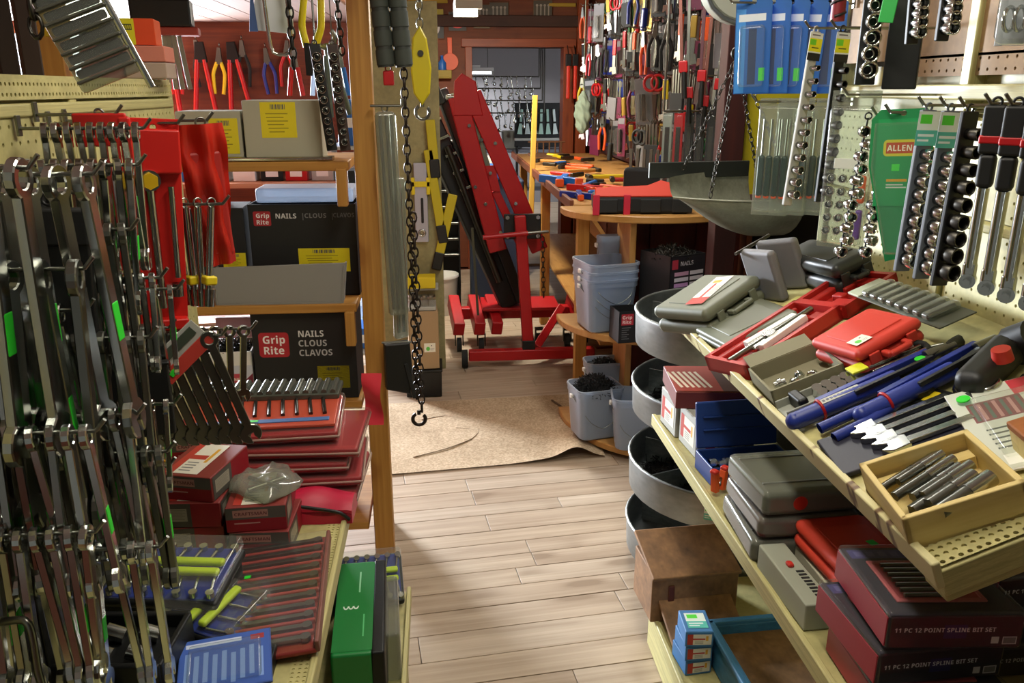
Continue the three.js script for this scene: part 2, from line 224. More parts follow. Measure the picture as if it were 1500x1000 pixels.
{ // back wall with the doorway and the window cut out
  const s = struct('wall_back'), w = (n, x0, x1, y0, y1, m) => P(n, metric(box(x1 - x0, y1 - y0, 0.14, (x0 + x1) / 2, (y0 + y1) / 2, -7.67)), m, s);
  w('wall_panel', -4.0, -3.95, 0, 2.5, MT.redwood); w('wall_panel', -3.95, -2.45, 0, 1.0, MT.redwood); w('wall_panel', -3.95, -2.45, 2.1, 2.5, MT.redwood);
  w('wall_panel', -2.45, -1.6, 0, 2.5, MT.redwood); w('wall_panel', -1.6, -0.7, 0, 2.5, MT.redwood); w('wall_panel', -0.7, 0.31, 0, 2.5, MT.brownwall = new THREE.MeshStandardMaterial({ map: plyTex, color: '#b98a62', roughness: 0.65 }));
  w('wall_panel', 0.31, 1.13, 1.95, 2.5, MT.brownwall); w('wall_panel', 1.13, 2.2, 0, 2.5, MT.brownwall);
}
{ const s = struct('window_1'); const f = [box(1.5, 0.05, 0.1, -3.2, 1.025, -7.67), box(1.5, 0.05, 0.1, -3.2, 2.075, -7.67), box(0.05, 1.1, 0.1, -3.925, 1.55, -7.67), box(0.05, 1.1, 0.1, -2.475, 1.55, -7.67), box(0.04, 1.1, 0.06, -3.2, 1.55, -7.67)];
  P('window_frame', f, MT.brown, s); for (const x of [-3.56, -2.84]) P('pane', box(0.68, 1.0, 0.004, x, 1.55, -7.67), MT.glass, s); }
{ const s = struct('trim_1'); const J = MT.redtrim = new THREE.MeshStandardMaterial({ map: pineTex, color: '#b9764a', roughness: 0.5 });
  P('jamb', metric(rb(0.06, 1.95, 0.2, 0.28, 0.975, -7.6), 'y'), J, s); P('jamb', metric(rb(0.1, 1.95, 0.2, 1.16, 0.975, -7.6), 'y'), J, s); P('lintel', metric(rb(1.0, 0.07, 0.2, 0.72, 1.985, -7.6)), J, s);
  P('stud', metric(rb(0.09, 2.5, 0.09, 1.27, 1.25, -7.5), 'y'), J, s); }
{ const s = struct('trim_2'); P('beam', metric(rb(2.0, 0.09, 0.1, 0.35, 2.16, -7.52)), MT.gunwood = new THREE.MeshStandardMaterial({ map: plyTex, color: '#5c4c3e', roughness: 0.7 }), s); }
// room beyond the doorway
struct('floor_far', metric(box(5.2, 0.1, 4.5, 0.8, -0.05, -9.95)), MT.floor[2]);
{ const s = struct('ceiling_far'); P('board', metric(box(5.2, 0.06, 4.5, 0.8, 2.2, -9.95)), mt('#cfcac4', 0.8), s); for (let i = 0; i < 3; i++) P('beam', box(5.2, 0.08, 0.08, 0.8, 2.13, -8.6 - i * 1.1), mt('#6e625a', 0.7), s); }
struct('wall_far', metric(box(5.2, 2.3, 0.1, 0.8, 1.1, -12.2)), mt('#8d8a8c', 0.8));
struct('wall_far_left', box(0.1, 2.3, 4.5, -1.8, 1.1, -9.95), mt('#7d7470', 0.8));
struct('wall_far_right', box(0.1, 2.3, 4.5, 3.4, 1.1, -9.95), mt('#7d7470', 0.8));

// ---------- fluorescent fittings ----------
function tubeLight(x, y, z, len, along, power, label, col = [1, 0.93, 0.78], w = 0.16, glow = 5, side = 0) {
  const t = thing('ceiling_light', label, 'light', [x, y, z], [0, along === 'z' ? 90 : 0, 0]);
  P('housing', [rb(len, 0.05, w, 0, 0.05, 0, 0.008), box(len * 0.3, 0.03, w * 0.5, 0, 0.09, 0)], MT.white, t);
  const em = new THREE.MeshStandardMaterial({ color: '#ffffff', emissive: new THREE.Color(...col), emissiveIntensity: glow });
  for (const s of [-1, 1]) P('tube', cyl(0.016, 0.016, len - 0.06, 0, 0.008, s * w * 0.26, 0, 0, 90), em, t);
  for (const s of [-1, 1]) P('end_cap', rb(0.03, 0.05, w, s * (len / 2 - 0.015), 0.01, 0, 0.004), MT.lgrey, t);
  const l = new THREE.RectAreaLight(new THREE.Color(...col), power, len - 0.08, w); l.position.set(0, -0.014, 0); l.rotation.x = -90 * R; t.add(l);
  if (side) { const q = new THREE.PointLight(new THREE.Color(...col), side); q.position.set(0, -0.03, 0); q.shadow.radius = 3; q.castShadow = true; t.add(q); } // bare tubes also shine sideways
  for (const s of [-1, 1]) P('hanger', rod([s * len * 0.35, 0.075, 0], [s * len * 0.35, (z < -8 ? 2.17 : 2.45) - y, 0], 0.004), MT.dsteel, t);
  return t;
}
tubeLight(0.2, 2.07, -5.5, 0.6, 'z', 70, 'lit fluorescent fitting under the ceiling before the doorway', [1, 0.93, 0.78], 0.16, 12, 7);
tubeLight(0.7, 2.36, -3.05, 1.25, 'z', 30, 'fluorescent fitting above the hanging scale', [1, 0.97, 0.9]);
tubeLight(0.2, 2.3, -1.2, 1.25, 'z', 27, 'fluorescent fitting above the near end of the aisle');
tubeLight(0.5, 1.8, -11.4, 0.5, 'x', 170, 'fluorescent fitting in the room beyond the doorway', [0.92, 0.96, 1.0]);

// ---------- rug ----------
{
  const NX = 60, NZ = 36, g = new THREE.PlaneGeometry(1, 1, NX, NZ), p = g.attributes.position, uv = g.attributes.uv;
  const cn = [[-0.62, -3.22], [0.72, -3.36], [0.7, -4.16], [-0.66, -4.08]];
  for (let i = 0; i < p.count; i++) {
    const s = p.getX(i) + 0.5, t = p.getY(i) + 0.5; // t 0 near, 1 far
    let x = (cn[0][0] * (1 - s) + cn[1][0] * s) * (1 - t) + (cn[3][0] * (1 - s) + cn[2][0] * s) * t, z = (cn[0][1] * (1 - s) + cn[1][1] * s) * (1 - t) + (cn[3][1] * (1 - s) + cn[2][1] * s) * t;
    const d = s - 0.9 - 0.02 * Math.sin(t * 5); let y = 0.006 + 0.004 * Math.sin(s * 9 + t * 4) * Math.sin(t * 3.1) ** 2;
    y += 0.05 * Math.exp(-d * d / 0.0035) * Math.max(0, 1 - t * 1.25) + 0.012 * Math.exp(-((s - 0.82) ** 2) / 0.01) * Math.max(0, 1 - t);
    p.setXYZ(i, x, y, z); uv.setXY(i, x, z);
  }
  g.computeVertexNormals(); const o = solo('rug', g, MT.rug, 'beige carpet mat across the aisle with a rucked right corner', 'rug');
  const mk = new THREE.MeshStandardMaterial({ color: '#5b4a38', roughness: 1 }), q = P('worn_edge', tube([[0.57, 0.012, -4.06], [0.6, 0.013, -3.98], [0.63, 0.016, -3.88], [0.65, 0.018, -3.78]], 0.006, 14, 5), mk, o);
  const fm = new THREE.MeshStandardMaterial({ color: '#8f7d66', roughness: 1 });
  for (const l of [[[0.22, -3.62], [0.28, -3.72], [0.36, -3.76], [0.42, -3.72], [0.36, -3.66], [0.26, -3.6]], [[0.3, -3.56], [0.4, -3.6], [0.46, -3.66]], [[-0.15, -3.42], [0.0, -3.5], [0.12, -3.6], [0.16, -3.7], [0.05, -3.74]], [[-0.12, -3.86], [0.0, -3.9], [0.1, -3.84]]]) P('scuff_mark', tube(l.map(([x, z]) => [x, 0.0075, z]), 0.0025, 24, 4), fm, o);
}
{ // thin olive floor mat in the rear of the aisle
}

// ================= GONDOLAS =================
function pegPanel(w, h, pitch = 0.025, r = 0.0032, th = 0.005) { // sheet in the xy plane, front +z, every hole cut
  const nx = Math.max(1, Math.round(w / pitch)), ny = Math.max(1, Math.round(h / pitch)), cx = w / nx, cy = h / ny, pos = [], nor = [], uv = [], N = 8;
  const tri = (a, b, c, n) => { for (const q of [a, b, c]) { pos.push(...q); nor.push(...n); uv.push(q[0], q[1]); } };
  for (let i = 0; i < nx; i++) for (let j = 0; j < ny; j++) {
    const x = -w / 2 + (i + 0.5) * cx, y = -h / 2 + (j + 0.5) * cy, C = [], S = [];
    for (let k = 0; k < N; k++) { const a = (k + 0.5) * 2 * Math.PI / N, c = Math.cos(a), s = Math.sin(a), m = Math.max(Math.abs(c), Math.abs(s)); C.push([x + r * c, y + r * s]); S.push([x + c / m * cx / 2, y + s / m * cy / 2]); }
    for (let k = 0; k < N; k++) { const l = (k + 1) % N; tri([...S[k], 0], [...S[l], 0], [...C[l], 0], [0, 0, 1]); tri([...S[k], 0], [...C[l], 0], [...C[k], 0], [0, 0, 1]);
      const m = [(x - (C[k][0] + C[l][0]) / 2) / r, (y - (C[k][1] + C[l][1]) / 2) / r, 0]; tri([...C[k], 0], [...C[l], 0], [...C[l], -th], m); tri([...C[k], 0], [...C[l], -th], [...C[k], -th], m); }
    for (const [dx, dy] of [[1, 1], [1, -1], [-1, 1], [-1, -1]]) { const a = [x + dx * cx / 2, y + dy * cy / 2, 0], t = Math.tan(22.5 * R); const b = [x + dx * cx / 2 * t, y + dy * cy / 2, 0], c = [x + dx * cx / 2, y + dy * cy / 2 * t, 0]; dx * dy > 0 ? tri(c, a, b, [0, 0, 1]) : tri(b, a, c, [0, 0, 1]); }
  }
  const g = new THREE.BufferGeometry(); g.setAttribute('position', new THREE.Float32BufferAttribute(pos, 3)); g.setAttribute('normal', new THREE.Float32BufferAttribute(nor, 3)); g.setAttribute('uv', new THREE.Float32BufferAttribute(uv, 2)); return g;
}
// right gondola: pegboard at x = 1.0 facing the aisle
const SA = { x: 0.6, y: 1.035, a: 22 }; // sloped top shelf
{
  const t = thing('gondola_shelving', 'cream metal gondola with pegboard and sloped tool shelf right of the aisle', 'shelving', [0, 0, 0]);
  const peg = (y0, y1, z0, z1, m) => { const o = P('pegboard_panel', pegPanel(z1 - z0, y1 - y0), m, t); o.position.set(1.0, (y0 + y1) / 2, (z0 + z1) / 2); o.rotation.y = -90 * R; };
  peg(0.95, 1.35, -1.52, -0.62, MT.cream); peg(0.95, 1.35, -2.05, -1.56, MT.cream); peg(1.37, 1.55, -1.52, -0.62, MT.cream); peg(1.37, 1.55, -2.05, -1.56, MT.cream);
  peg(0.2, 0.92, -1.52, -0.62, MT.cream); peg(0.2, 0.92, -2.05, -1.56, MT.cream);
  peg(1.625, 1.665, -1.78, -0.6, MT.brownpeg);
  P('upper_panel', metric(box(0.012, 0.4, 1.46, 1.006, 1.86, -1.33), 'z'), MT.brownpeg, t);
  P('backing_sheet', box(0.01, 1.6, 1.5, 1.03, 0.85, -1.32), MT.cream, t);
  P('header_rail', [rb(0.03, 0.028, 1.46, 0.99, 1.595, -1.33), rb(0.024, 0.018, 1.46, 0.99, 1.36, -1.33)], MT.cream, t);
  for (const z of [-2.06, -1.54, -0.6]) P('upright', rb(0.04, 2.0, 0.03, 1.01, 1.0, z), MT.cream, t);
  P('plinth', rb(0.42, 0.1, 1.46, 0.8, 0.05, -1.33), MT.cream, t);
  // shelf decks
  const lip = mt('#c9c17f', 0.45), worn = new THREE.MeshStandardMaterial({ color: '#cfc796', map: noiseTex(256, 64, (u, v) => { const a = fbm(u, v, 30, 6); return a > 0.62 ? [120, 88, 60] : [255, 255, 250]; }, [1, 1]), roughness: 0.5 });
  for (const [y, z0, z1, d] of [[0.745, -2.05, -0.6, 0.43], [0.185, -2.1, -0.6, 0.43]]) {
    P('shelf_deck', metric(box(d, 0.012, z1 - z0, 1.0 - d / 2, y - 0.006, (z0 + z1) / 2), 'z'), MT.cream, t);
    P('shelf_lip', [rb(0.012, 0.034, z1 - z0, 1.0 - d, y - 0.012, (z0 + z1) / 2, 0.003)], MT.cream, t);
  }
  for (const z of [-2.04, -1.54]) P('shelf_bracket', [extr([[0, 0], [0.4, 0], [0.4, -0.1], [0.1, -0.03]], 0.006, 0, [], 0.6, 0.735, z), extr([[0, 0], [0.4, 0], [0.4, -0.1], [0.1, -0.03]], 0.006, 0, [], 0.6, 0.175, z)], MT.cream, t);
  P('foot_post', rb(0.03, 0.18, 0.03, 0.61, 0.09, -2.05), MT.gun, t);
  // sloped top deck
  const g = new THREE.Group(); g.name = 'sloped_shelf'; t.add(g); g.position.set(SA.x, SA.y, 0); g.rotation.z = SA.a * R;
  P('deck', metric(box(0.43, 0.01, 1.22, 0.215, -0.006, -1.46), 'z'), MT.cream, g);
  const strip = P('perforated_strip', pegPanel(0.42, 0.062, 0.012, 0.0034, 0.004), MT.cream, g); strip.position.set(0.215, 0.002, -0.865); strip.rotation.x = -90 * R;
  P('front_lip', metric(rb(0.012, 0.04, 1.24, -0.002, -0.008, -1.45, 0.003), 'z'), worn, g); P('end_lip', rb(0.43, 0.04, 0.01, 0.215, -0.022, -0.835, 0.003), MT.cream, g); P('end_flange', rb(0.42, 0.03, 0.05, 0.215, -0.05, -0.87, 0.003), MT.cream, g);
}
// left gondola: pegboard at x = -0.62 facing the aisle
{
  const t = thing('gondola_shelving', 'cream metal gondola with hanging wrenches left of the aisle', 'shelving', [0, 0, 0]);
  const peg = (y0, y1, z0, z1) => { const o = P('pegboard_panel', pegPanel(z1 - z0, y1 - y0), MT.cream, t); o.position.set(-0.62, (y0 + y1) / 2, (z0 + z1) / 2); o.rotation.y = 90 * R; };
  peg(1.34, 1.56, -1.5, -0.62); peg(1.34, 1.56, -2.05, -1.54); peg(0.72, 1.32, -1.5, -0.62); peg(0.72, 1.32, -2.05, -1.54);
  P('backing_sheet', box(0.01, 1.56, 1.45, -0.65, 0.83, -1.33), MT.cream, t);
  for (const z of [-2.06, -1.52, -0.6]) P('upright', rb(0.04, 1.6, 0.03, -0.64, 0.8, z), MT.cream, t);
  P('header_rail', [rb(0.03, 0.02, 1.46, -0.63, 1.57, -1.33)], MT.cream, t);
  P('top_shelf', [metric(box(0.3, 0.012, 1.46, -0.77, 1.615, -1.33), 'z')], MT.cream, t); { const o = P('top_lip', pegPanel(1.46, 0.03, 0.0125, 0.003), MT.cream, t); o.position.set(-0.618, 1.6, -1.33); o.rotation.y = 90 * R; }
  P('shelf_deck', metric(box(0.4, 0.012, 1.45, -0.425, 0.694, -1.33), 'z'), MT.cream, t); P('shelf_lip', rb(0.012, 0.04, 1.45, -0.225, 0.69, -1.33), MT.cream, t);
  P('shelf_deck', metric(box(0.51, 0.012, 1.34, -0.36, 0.294, -1.27), 'z'), MT.cream, t); P('shelf_lip', rb(0.012, 0.045, 1.34, -0.11, 0.295, -1.27), MT.cream, t);
  { const o = P('perforated_strip', pegPanel(1.45, 0.03, 0.01, 0.0028), MT.cream, t); o.position.set(-0.246, 0.7015, -1.33); o.rotation.set(-90 * R, 0, 90 * R); }
  P('plinth', rb(0.5, 0.2, 1.3, -0.37, 0.1, -1.27), MT.cream, t);
}
// wooden end shelf behind the left gondola
{
  const t = thing('wooden_shelf_unit', 'pine end shelf unit with a tall post, stacked with nail boxes', 'shelving', [0, 0, 0]);
  P('post', metric(rb(0.062, 2.45, 0.06, -0.215, 1.225, -2.5), 'y'), MT.pine, t); P('post', metric(rb(0.07, 2.45, 0.07, -1.05, 1.225, -2.5), 'y'), MT.pine, t); P('post', metric(rb(0.05, 1.5, 0.05, -0.25, 0.75, -2.86), 'y'), MT.pine, t);
  for (const y of [1.385, 0.955, 0.635, 0.2]) P('shelf_board', metric(rb(0.78, 0.028, 0.36, -0.655, y, -2.66)), MT.pine, t);
  for (const y of [1.33, 0.9]) P('cleat', metric(rb(0.03, 0.11, 0.04, -0.285, y - 0.005, -2.47), 'y'), MT.pine, t);
  P('side_board', metric(box(0.02, 0.6, 0.36, -0.24, 0.32, -2.68), 'y'), MT.brownwall, t);
}
// ================= RIGHT REAR: COUNTER, ROUND SHELVES, BINS =================
function dShape(r, back, f = r, n = 28) { // half round outline, front towards -y of the shape (becomes +z)
  const a = []; for (let i = 0; i <= n; i++) { const q = Math.PI + Math.PI * i / n; a.push([r * Math.cos(q), f * Math.sin(q)]); } a.push([r, back], [-r, back]); return a;
}
{
  const t = thing('counter_end_stand', 'wooden counter end with three half-round shelves and cabinet panel', 'counter', [1.0, 0, -3.8]);
  const wood = new THREE.MeshStandardMaterial({ map: lightwoodTex, color: '#d9b49a', roughness: 0.45 });
  for (const [y, r, f] of [[1.045, 0.43, 0.32], [0.52, 0.44, 0.42], [0.03, 0.42, 0.55]]) P('half_round_shelf', metric(extr(dShape(r, 0.05, f), 0.024, 0.004, [], 0, y, 0, -90, 0, 0)), wood, t);
  P('divider', metric(rb(0.03, 1.0, 0.27, -0.15, 0.54, 0.12), 'y'), wood, t); P('divider', metric(rb(0.03, 0.48, 0.1, 0.27, 0.8, 0.13), 'y'), wood, t);
  const cab = new THREE.MeshStandardMaterial({ map: redwoodTex, color: '#ffb08a', roughness: 0.5 });
  P('cabinet_panel', metric(rb(0.57, 1.0, 0.02, 0.145, 0.54, -0.0), 'y'), cab, t); P('cabinet_stile', metric(rb(0.07, 0.5, 0.02, 0.02, 0.8, 0.018), 'y'), cab, t); P('cabinet_stile', metric(rb(0.06, 0.5, 0.02, 0.24, 0.8, 0.018), 'y'), cab, t); P('cabinet_rail', metric(rb(0.4, 0.05, 0.02, 0.13, 1.02, 0.018)), cab, t);
  const c = thing('counter', 'long wooden counter running back along the right wall', 'counter', [0, 0, 0]);
  P('counter_top', metric(rb(0.78, 0.03, 3.3, 1.03, 1.05, -5.62), 'z'), wood, c); P('edge_strip', metric(rb(0.02, 0.05, 3.3, 0.64, 1.06, -5.62), 'z'), MT.brownwall, c);
  P('lower_shelf', metric(rb(0.6, 0.02, 3.3, 1.1, 0.35, -5.62), 'z'), wood, c); P('sloped_board', metric(rb(0.02, 0.3, 1.4, 0.8, 0.92, -4.7, 0.003, 0, 0, 35), 'z'), wood, c);
  for (const z of [-4.1, -5.6, -7.1]) P('leg', metric(rb(0.06, 1.03, 0.07, 0.72, 0.515, z), 'y'), MT.pine, c);
}
// loose nails as one heap
function nailHeap(parent, n, rad, y0, dome, m, len = 0.05, name = 'nail_heap') {
  const g = new THREE.CylinderGeometry(0.0016, 0.0016, len, 5), im = new THREE.InstancedMesh(g, m, n), d = new THREE.Object3D();
  for (let i = 0; i < n; i++) { const a = rnd(0, 6.283), r = rad * Math.sqrt(rnd()); d.position.set(Math.cos(a) * r, y0 + dome * (1 - (r / rad) ** 2) * rnd(0.75, 1) + rnd(-0.004, 0.004), Math.sin(a) * r); d.rotation.set(rnd(1.0, 2.1), rnd(0, 6.283), rnd(0, 6.283)); d.updateMatrix(); im.setMatrixAt(i, d.matrix); }
  im.name = name; im.userData.kind = 'stuff'; parent.add(im);
  P(name + '_bed', lathe([[0.001, y0 + dome - 0.006], [rad * 0.5, y0 + dome * 0.7 - 0.006], [rad * 0.98, y0 - 0.012], [rad * 0.98, y0 - 0.02]], 20), MT.blackm, parent); return im;
}
// revolving bin: galvanised round trays on a pole
{
  const t = thing('revolving_nail_bin', 'galvanised revolving bin of round metal trays at gondola end', 'bin', [0.935, 0, -2.43]);
  P('pole', cyl(0.025, 0.025, 1.0, 0, 0.52, 0), MT.galv, t); P('base', lathe([[0.001, 0.0], [0.26, 0], [0.26, 0.02], [0.05, 0.05], [0.03, 0.06]], 24), MT.galv, t);
  for (const [y, h] of [[0.83, 0.1], [0.6, 0.09], [0.33, 0.105], [0.1, 0.1]]) {
    const r = P('tray', lathe([[0.03, y], [0.29, y], [0.315, y + 0.01], [0.318, y + h], [0.324, y + h + 0.006], [0.33, y + h], [0.326, y + h - 0.008], [0.322, y - 0.004], [0.29, y - 0.01], [0.03, y - 0.01]], 44), MT.galv, t);
    const dv = [0, 60, 120, 180, 240, 300].map(a => box(0.27, h * 0.9, 0.003, 0, y + h * 0.45, 0, 0, 0, 0)).map((g, i) => { g.translate(0.165, 0, 0); return tr(g, 0, 0, 0, 0, i * 60 + 20, 0); });
    P('divider', dv, MT.galv, r);
  }
  nailHeap(t, 900, 0.29, 0.345, 0.035, MT.gun, 0.04); nailHeap(t, 500, 0.28, 0.615, 0.03, MT.gun, 0.035);
  decal(t, 'tray_label', TX.greenTag, 0.03, 0.045, [-0.155, 0.385, 0.293], [0, -28, 0]); decal(t, 'tray_label', TX.plumb, 0.035, 0.04, [-0.105, 0.385, 0.313], [0, -18.5, 0]); decal(t, 'tray_label', TX.greenTag, 0.05, 0.05, [-0.262, 0.655, 0.202], [0, -52.4, 0]);
}
// translucent tubs
function rrect(w, d, r, n = 5) { const o = []; for (const [cx, cy, a0] of [[w / 2 - r, d / 2 - r, 0], [-w / 2 + r, d / 2 - r, 90], [-w / 2 + r, -d / 2 + r, 180], [w / 2 - r, -d / 2 + r, 270]]) for (let i = 0; i <= n; i++) { const a = (a0 + 90 * i / n) * R; o.push([cx + r * Math.cos(a), cy + r * Math.sin(a)]); } return o; }
function loft(secs) { // secs: [w, d, r, y]
  const rings = secs.map(s => rrect(s[0], s[1], s[2])), n = rings[0].length, pos = [], idx = [];
  rings.forEach((q, i) => q.forEach(p => pos.push(p[0], secs[i][3], p[1])));
  for (let i = 0; i + 1 < rings.length; i++) for (let j = 0; j < n; j++) { const k = (j + 1) % n, a = i * n + j, b = i * n + k, c = a + n, d = b + n; idx.push(a, c, b, b, c, d); }
  const g = new THREE.BufferGeometry(); g.setAttribute('position', new THREE.Float32BufferAttribute(pos, 3)); g.setIndex(idx); g.computeVertexNormals(); const m = g.toNonIndexed(); m.setAttribute('uv', new THREE.Float32BufferAttribute(new Float32Array(m.attributes.position.count * 2), 2)); return toCreasedNormals(m, 0.6);
}
function tub(name, label, pos, ry, w, d, h, fill, group) {
  const t = thing(name, label, 'tub', pos, [0, ry, 0], group), k = 0.84;
  P('tub_body', loft([[0.01, 0.01, 0.004, 0.003], [w * k - 0.02, d * k - 0.02, 0.03, 0.003], [w * k, d * k, 0.03, 0.012], [w * 0.97, d * 0.97, 0.034, h - 0.035], [w * 1.0, d * 1.0, 0.036, h - 0.035], [w, d, 0.036, h - 0.012], [w * 1.03, d * 1.03, 0.038, h - 0.01], [w * 1.03, d * 1.03, 0.038, h], [w * 0.97, d * 0.97, 0.034, h], [w * 0.95, d * 0.95, 0.034, h - 0.03], [w * k * 0.98, d * k * 0.98, 0.03, 0.01]]), MT.frost, t);
  for (const s of [-1, 1]) P('handle_lug', rb(0.014, 0.02, 0.024, s * (w * 0.52), h - 0.045, 0), MT.white, t);
  P('bail_wire', tube([[-w * 0.52, h - 0.045, 0.012], [-w * 0.3, h * 0.45, d * 0.5 + 0.008], [0, h * 0.28, d * 0.49 + 0.012], [w * 0.3, h * 0.45, d * 0.5 + 0.008], [w * 0.52, h - 0.045, 0.012]], 0.0016, 24, 5), MT.steel, t);
  if (fill) { const m = mt('#33363a', 0.6, 0.4); P('contents', loft([[0.01, 0.01, 0.004, 0.02], [w * k * 0.9, d * k * 0.9, 0.03, 0.02], [w * (k + 0.1 * fill) * 0.93, d * (k + 0.1 * fill) * 0.93, 0.03, h * fill], [0.01, 0.01, 0.004, h * fill]]), m, t); }
  return t;
}
const tb1 = tub('plastic_tub', 'clear tub heaped with black nails on the lowest half-round shelf', [0.69, 0.055, -3.5], 12, 0.22, 0.19, 0.25, 0.9); nailHeap(tb1, 700, 0.09, 0.225, 0.06, MT.gun);
tub('plastic_tub', 'empty clear tub in front of the nail-filled tub on the bottom shelf', [0.86, 0.055, -3.36], -8, 0.235, 0.19, 0.25, 0);
const tb2 = tub('plastic_tub', 'clear tub of dark nails behind the heaped tub on the bottom shelf', [0.77, 0.055, -3.7], 5, 0.19, 0.13, 0.3, 0.92); nailHeap(tb2, 260, 0.05, 0.285, 0.012, MT.gun, 0.03);
for (let i = 0; i < 3; i++) tub('plastic_tub', ['lowest of the nested clear tubs on the middle half-round shelf', 'middle of the nested clear tubs on the middle half-round shelf', 'topmost of the nested clear tubs on the middle half-round shelf'][i], [0.74, 0.546 + i * 0.035, -3.6], 10 + i * 2, 0.24, 0.24, 0.25, i ? 0 : 0.45, 'nested clear tubs');
tub('plastic_tub', 'tall clear tub rising behind the nested tubs by the divider', [0.79, 0.546, -3.77], 4, 0.12, 0.06, 0.4, 0);
// boxes on the round shelf
function printedBox(name, label, cat, pos, rot, [w, h, d], m, faces = [], group) {
  const t = thing(name, label, cat, pos, rot, group); P('carton', rb(w, h, d, 0, h / 2, 0, 0.003), m, t);
  for (const [t2, side, fw, fh, ox = 0, oy = 0, nm = 'printed_label'] of faces) {
    const p = { f: [[ox, h / 2 + oy, d / 2 + 0.0008], [0, 0, 0]], r: [[w / 2 + 0.0008, h / 2 + oy, ox], [0, 90, 0]], l: [[-w / 2 - 0.0008, h / 2 + oy, ox], [0, -90, 0]], t: [[ox, h + 0.0008, oy], [-90, 0, 0]] }[side];
    decal(t, nm, t2, fw, fh, p[0], p[1]);
  }
  return t;
}
function openBox(name, label, pos, rot, [w, h, d], m, faces = [], flaps = true) {
  const t = thing(name, label, 'box', pos, rot), k = 0.004;
  P('carton', [box(w, k, d, 0, k / 2, 0), box(w, h, k, 0, h / 2, d / 2 - k / 2), box(w, h, k, 0, h / 2, -d / 2 + k / 2), box(k, h, d, w / 2 - k / 2, h / 2, 0), box(k, h, d, -w / 2 + k / 2, h / 2, 0)], m, t);
  if (flaps) P('flap', box(w * 0.98, 0.003, d * 0.4, 0, h + d * 0.13, -d / 2 - d * 0.12, 50), m, t);
  for (const [t2, side, fw, fh, ox = 0, oy = 0] of faces) { const p = { f: [[ox, h / 2 + oy, d / 2 + 0.0008], [0, 0, 0]], r: [[w / 2 + 0.0008, h / 2 + oy, ox], [0, 90, 0]], l: [[-w / 2 - 0.0008, h / 2 + oy, ox], [0, -90, 0]] }[side]; decal(t, 'printed_label', t2, fw, fh, p[0], p[1]); }
  return t;
}
const MB = mt('#17171a', 0.6);
openBox('screw_box', 'black open screw box with yellow price label on round shelf', [0.865, 0.547, -3.415], [0, 8, 0], [0.24, 0.14, 0.12], MB, [[TX.screws, 'f', 0.236, 0.136]], false);
{ const o = openBox('nail_box', 'black open nail box with pink and lilac price labels by the scale pan', [1.02, 0.547, -3.5], [0, 26, 0], [0.2, 0.37, 0.2], MB, [[TX.purpleBox, 'f', 0.196, 0.2, 0, 0.08], [TX.nailsSide, 'r', 0.19, 0.08, 0, 0.12]], false); nailHeap(o, 420, 0.095, 0.34, 0.045, MT.dsteel, 0.06); }
printedBox('carton', 'brown carton tucked under the middle half-round shelf', 'box', [1.14, 0.055, -3.5], [0, 6, 0], [0.2, 0.2, 0.16], MT.card);
// hanging scale
{
  const t = thing('hanging_scale', 'hanging spring scale with round dial and grey steel scoop pan', 'scale', [0.96, 0, -2.7]);
  P('dial_case', cyl(0.135, 0.135, 0.07, 0, 1.93, 0, 90, 0, 0, 32), mt('#a9ad9c', 0.45, 0.2), t); P('dial_rim', tor(0.135, 0.008, 0, 1.93, 0.035), MT.galv, t); P('dial_face', cyl(0.122, 0.122, 0.003, 0, 1.93, 0.036, 90, 0, 0, 32), mt('#cfd2c0', 0.4), t); P('needle', box(0.004, 0.1, 0.002, 0.02, 1.9, 0.04, 0, 0, 30), MT.black, t);
  P('hanger', [rod([0, 2.06, 0], [0, 2.45, 0], 0.006), rod([0, 1.72, 0], [0, 1.8, 0], 0.006), tor(0.018, 0.004, 0, 1.71, 0)], MT.dsteel, t);
  const steel = new THREE.MeshStandardMaterial({ color: '#a0a28e', map: grimeTex, roughness: 0.4, metalness: 0.2, side: THREE.DoubleSide });
  // boat-shaped pan: pointed at the left, near rim lower than the far rim
  const NU = 30, NV = 14, g = new THREE.PlaneGeometry(1, 1, NU, NV), p = g.attributes.position;
  for (let i = 0; i < p.count; i++) {
    const u = p.getX(i) + 0.5, v = p.getY(i) * 2; // u 0 left tip .. 1 right end, v -1 near rim .. 1 far rim
    const w = 0.02 + 0.17 * Math.pow(Math.sin(Math.min(1, u * 1.25) * Math.PI / 2), 0.8), d = 0.165 * Math.pow(Math.sin(Math.min(1, 0.1 + u * 1.1) * Math.PI / 2), 1.2), a = v * Math.PI / 2;
    p.setXYZ(i, -0.18 + u * 0.38, -d * Math.cos(a) + 0.03 * v, -w * Math.sin(a));
  }
  g.computeVertexNormals();
  const s = P('scoop_pan', g, steel, t); s.position.set(-0.02, 1.29, 0); s.rotation.set(0, 8 * R, 0, 'YXZ');
  P('scoop_back', rb(0.38, 0.055, 0.012, 0.0, 0.04, -0.175, 0.003), mt('#3c3f3a', 0.5, 0.6), s);
  P('end_plate', extr(circ(0.125, 14, 0, 0, 180, 360), 0.006, 0, [], 0.195, 0.0, 0, 0, 90, 0), steel, s);
  P('scoop_rim', tube([...Array(9).keys()].map(i => { const u = i / 8, w = 0.02 + 0.17 * Math.pow(Math.sin(Math.min(1, u * 1.25) * Math.PI / 2), 0.8); return [-0.18 + u * 0.38, -0.03, w]; }), 0.004, 24, 5), steel, s);
  for (const e of [[-0.12, 1.335, -0.12], [0.16, 1.335, -0.17], [-0.1, 1.27, 0.13], [0.17, 1.27, 0.18]]) P('chain', chainGeo([0, 1.7, 0], e, 0.018), MT.dsteel, t);
}
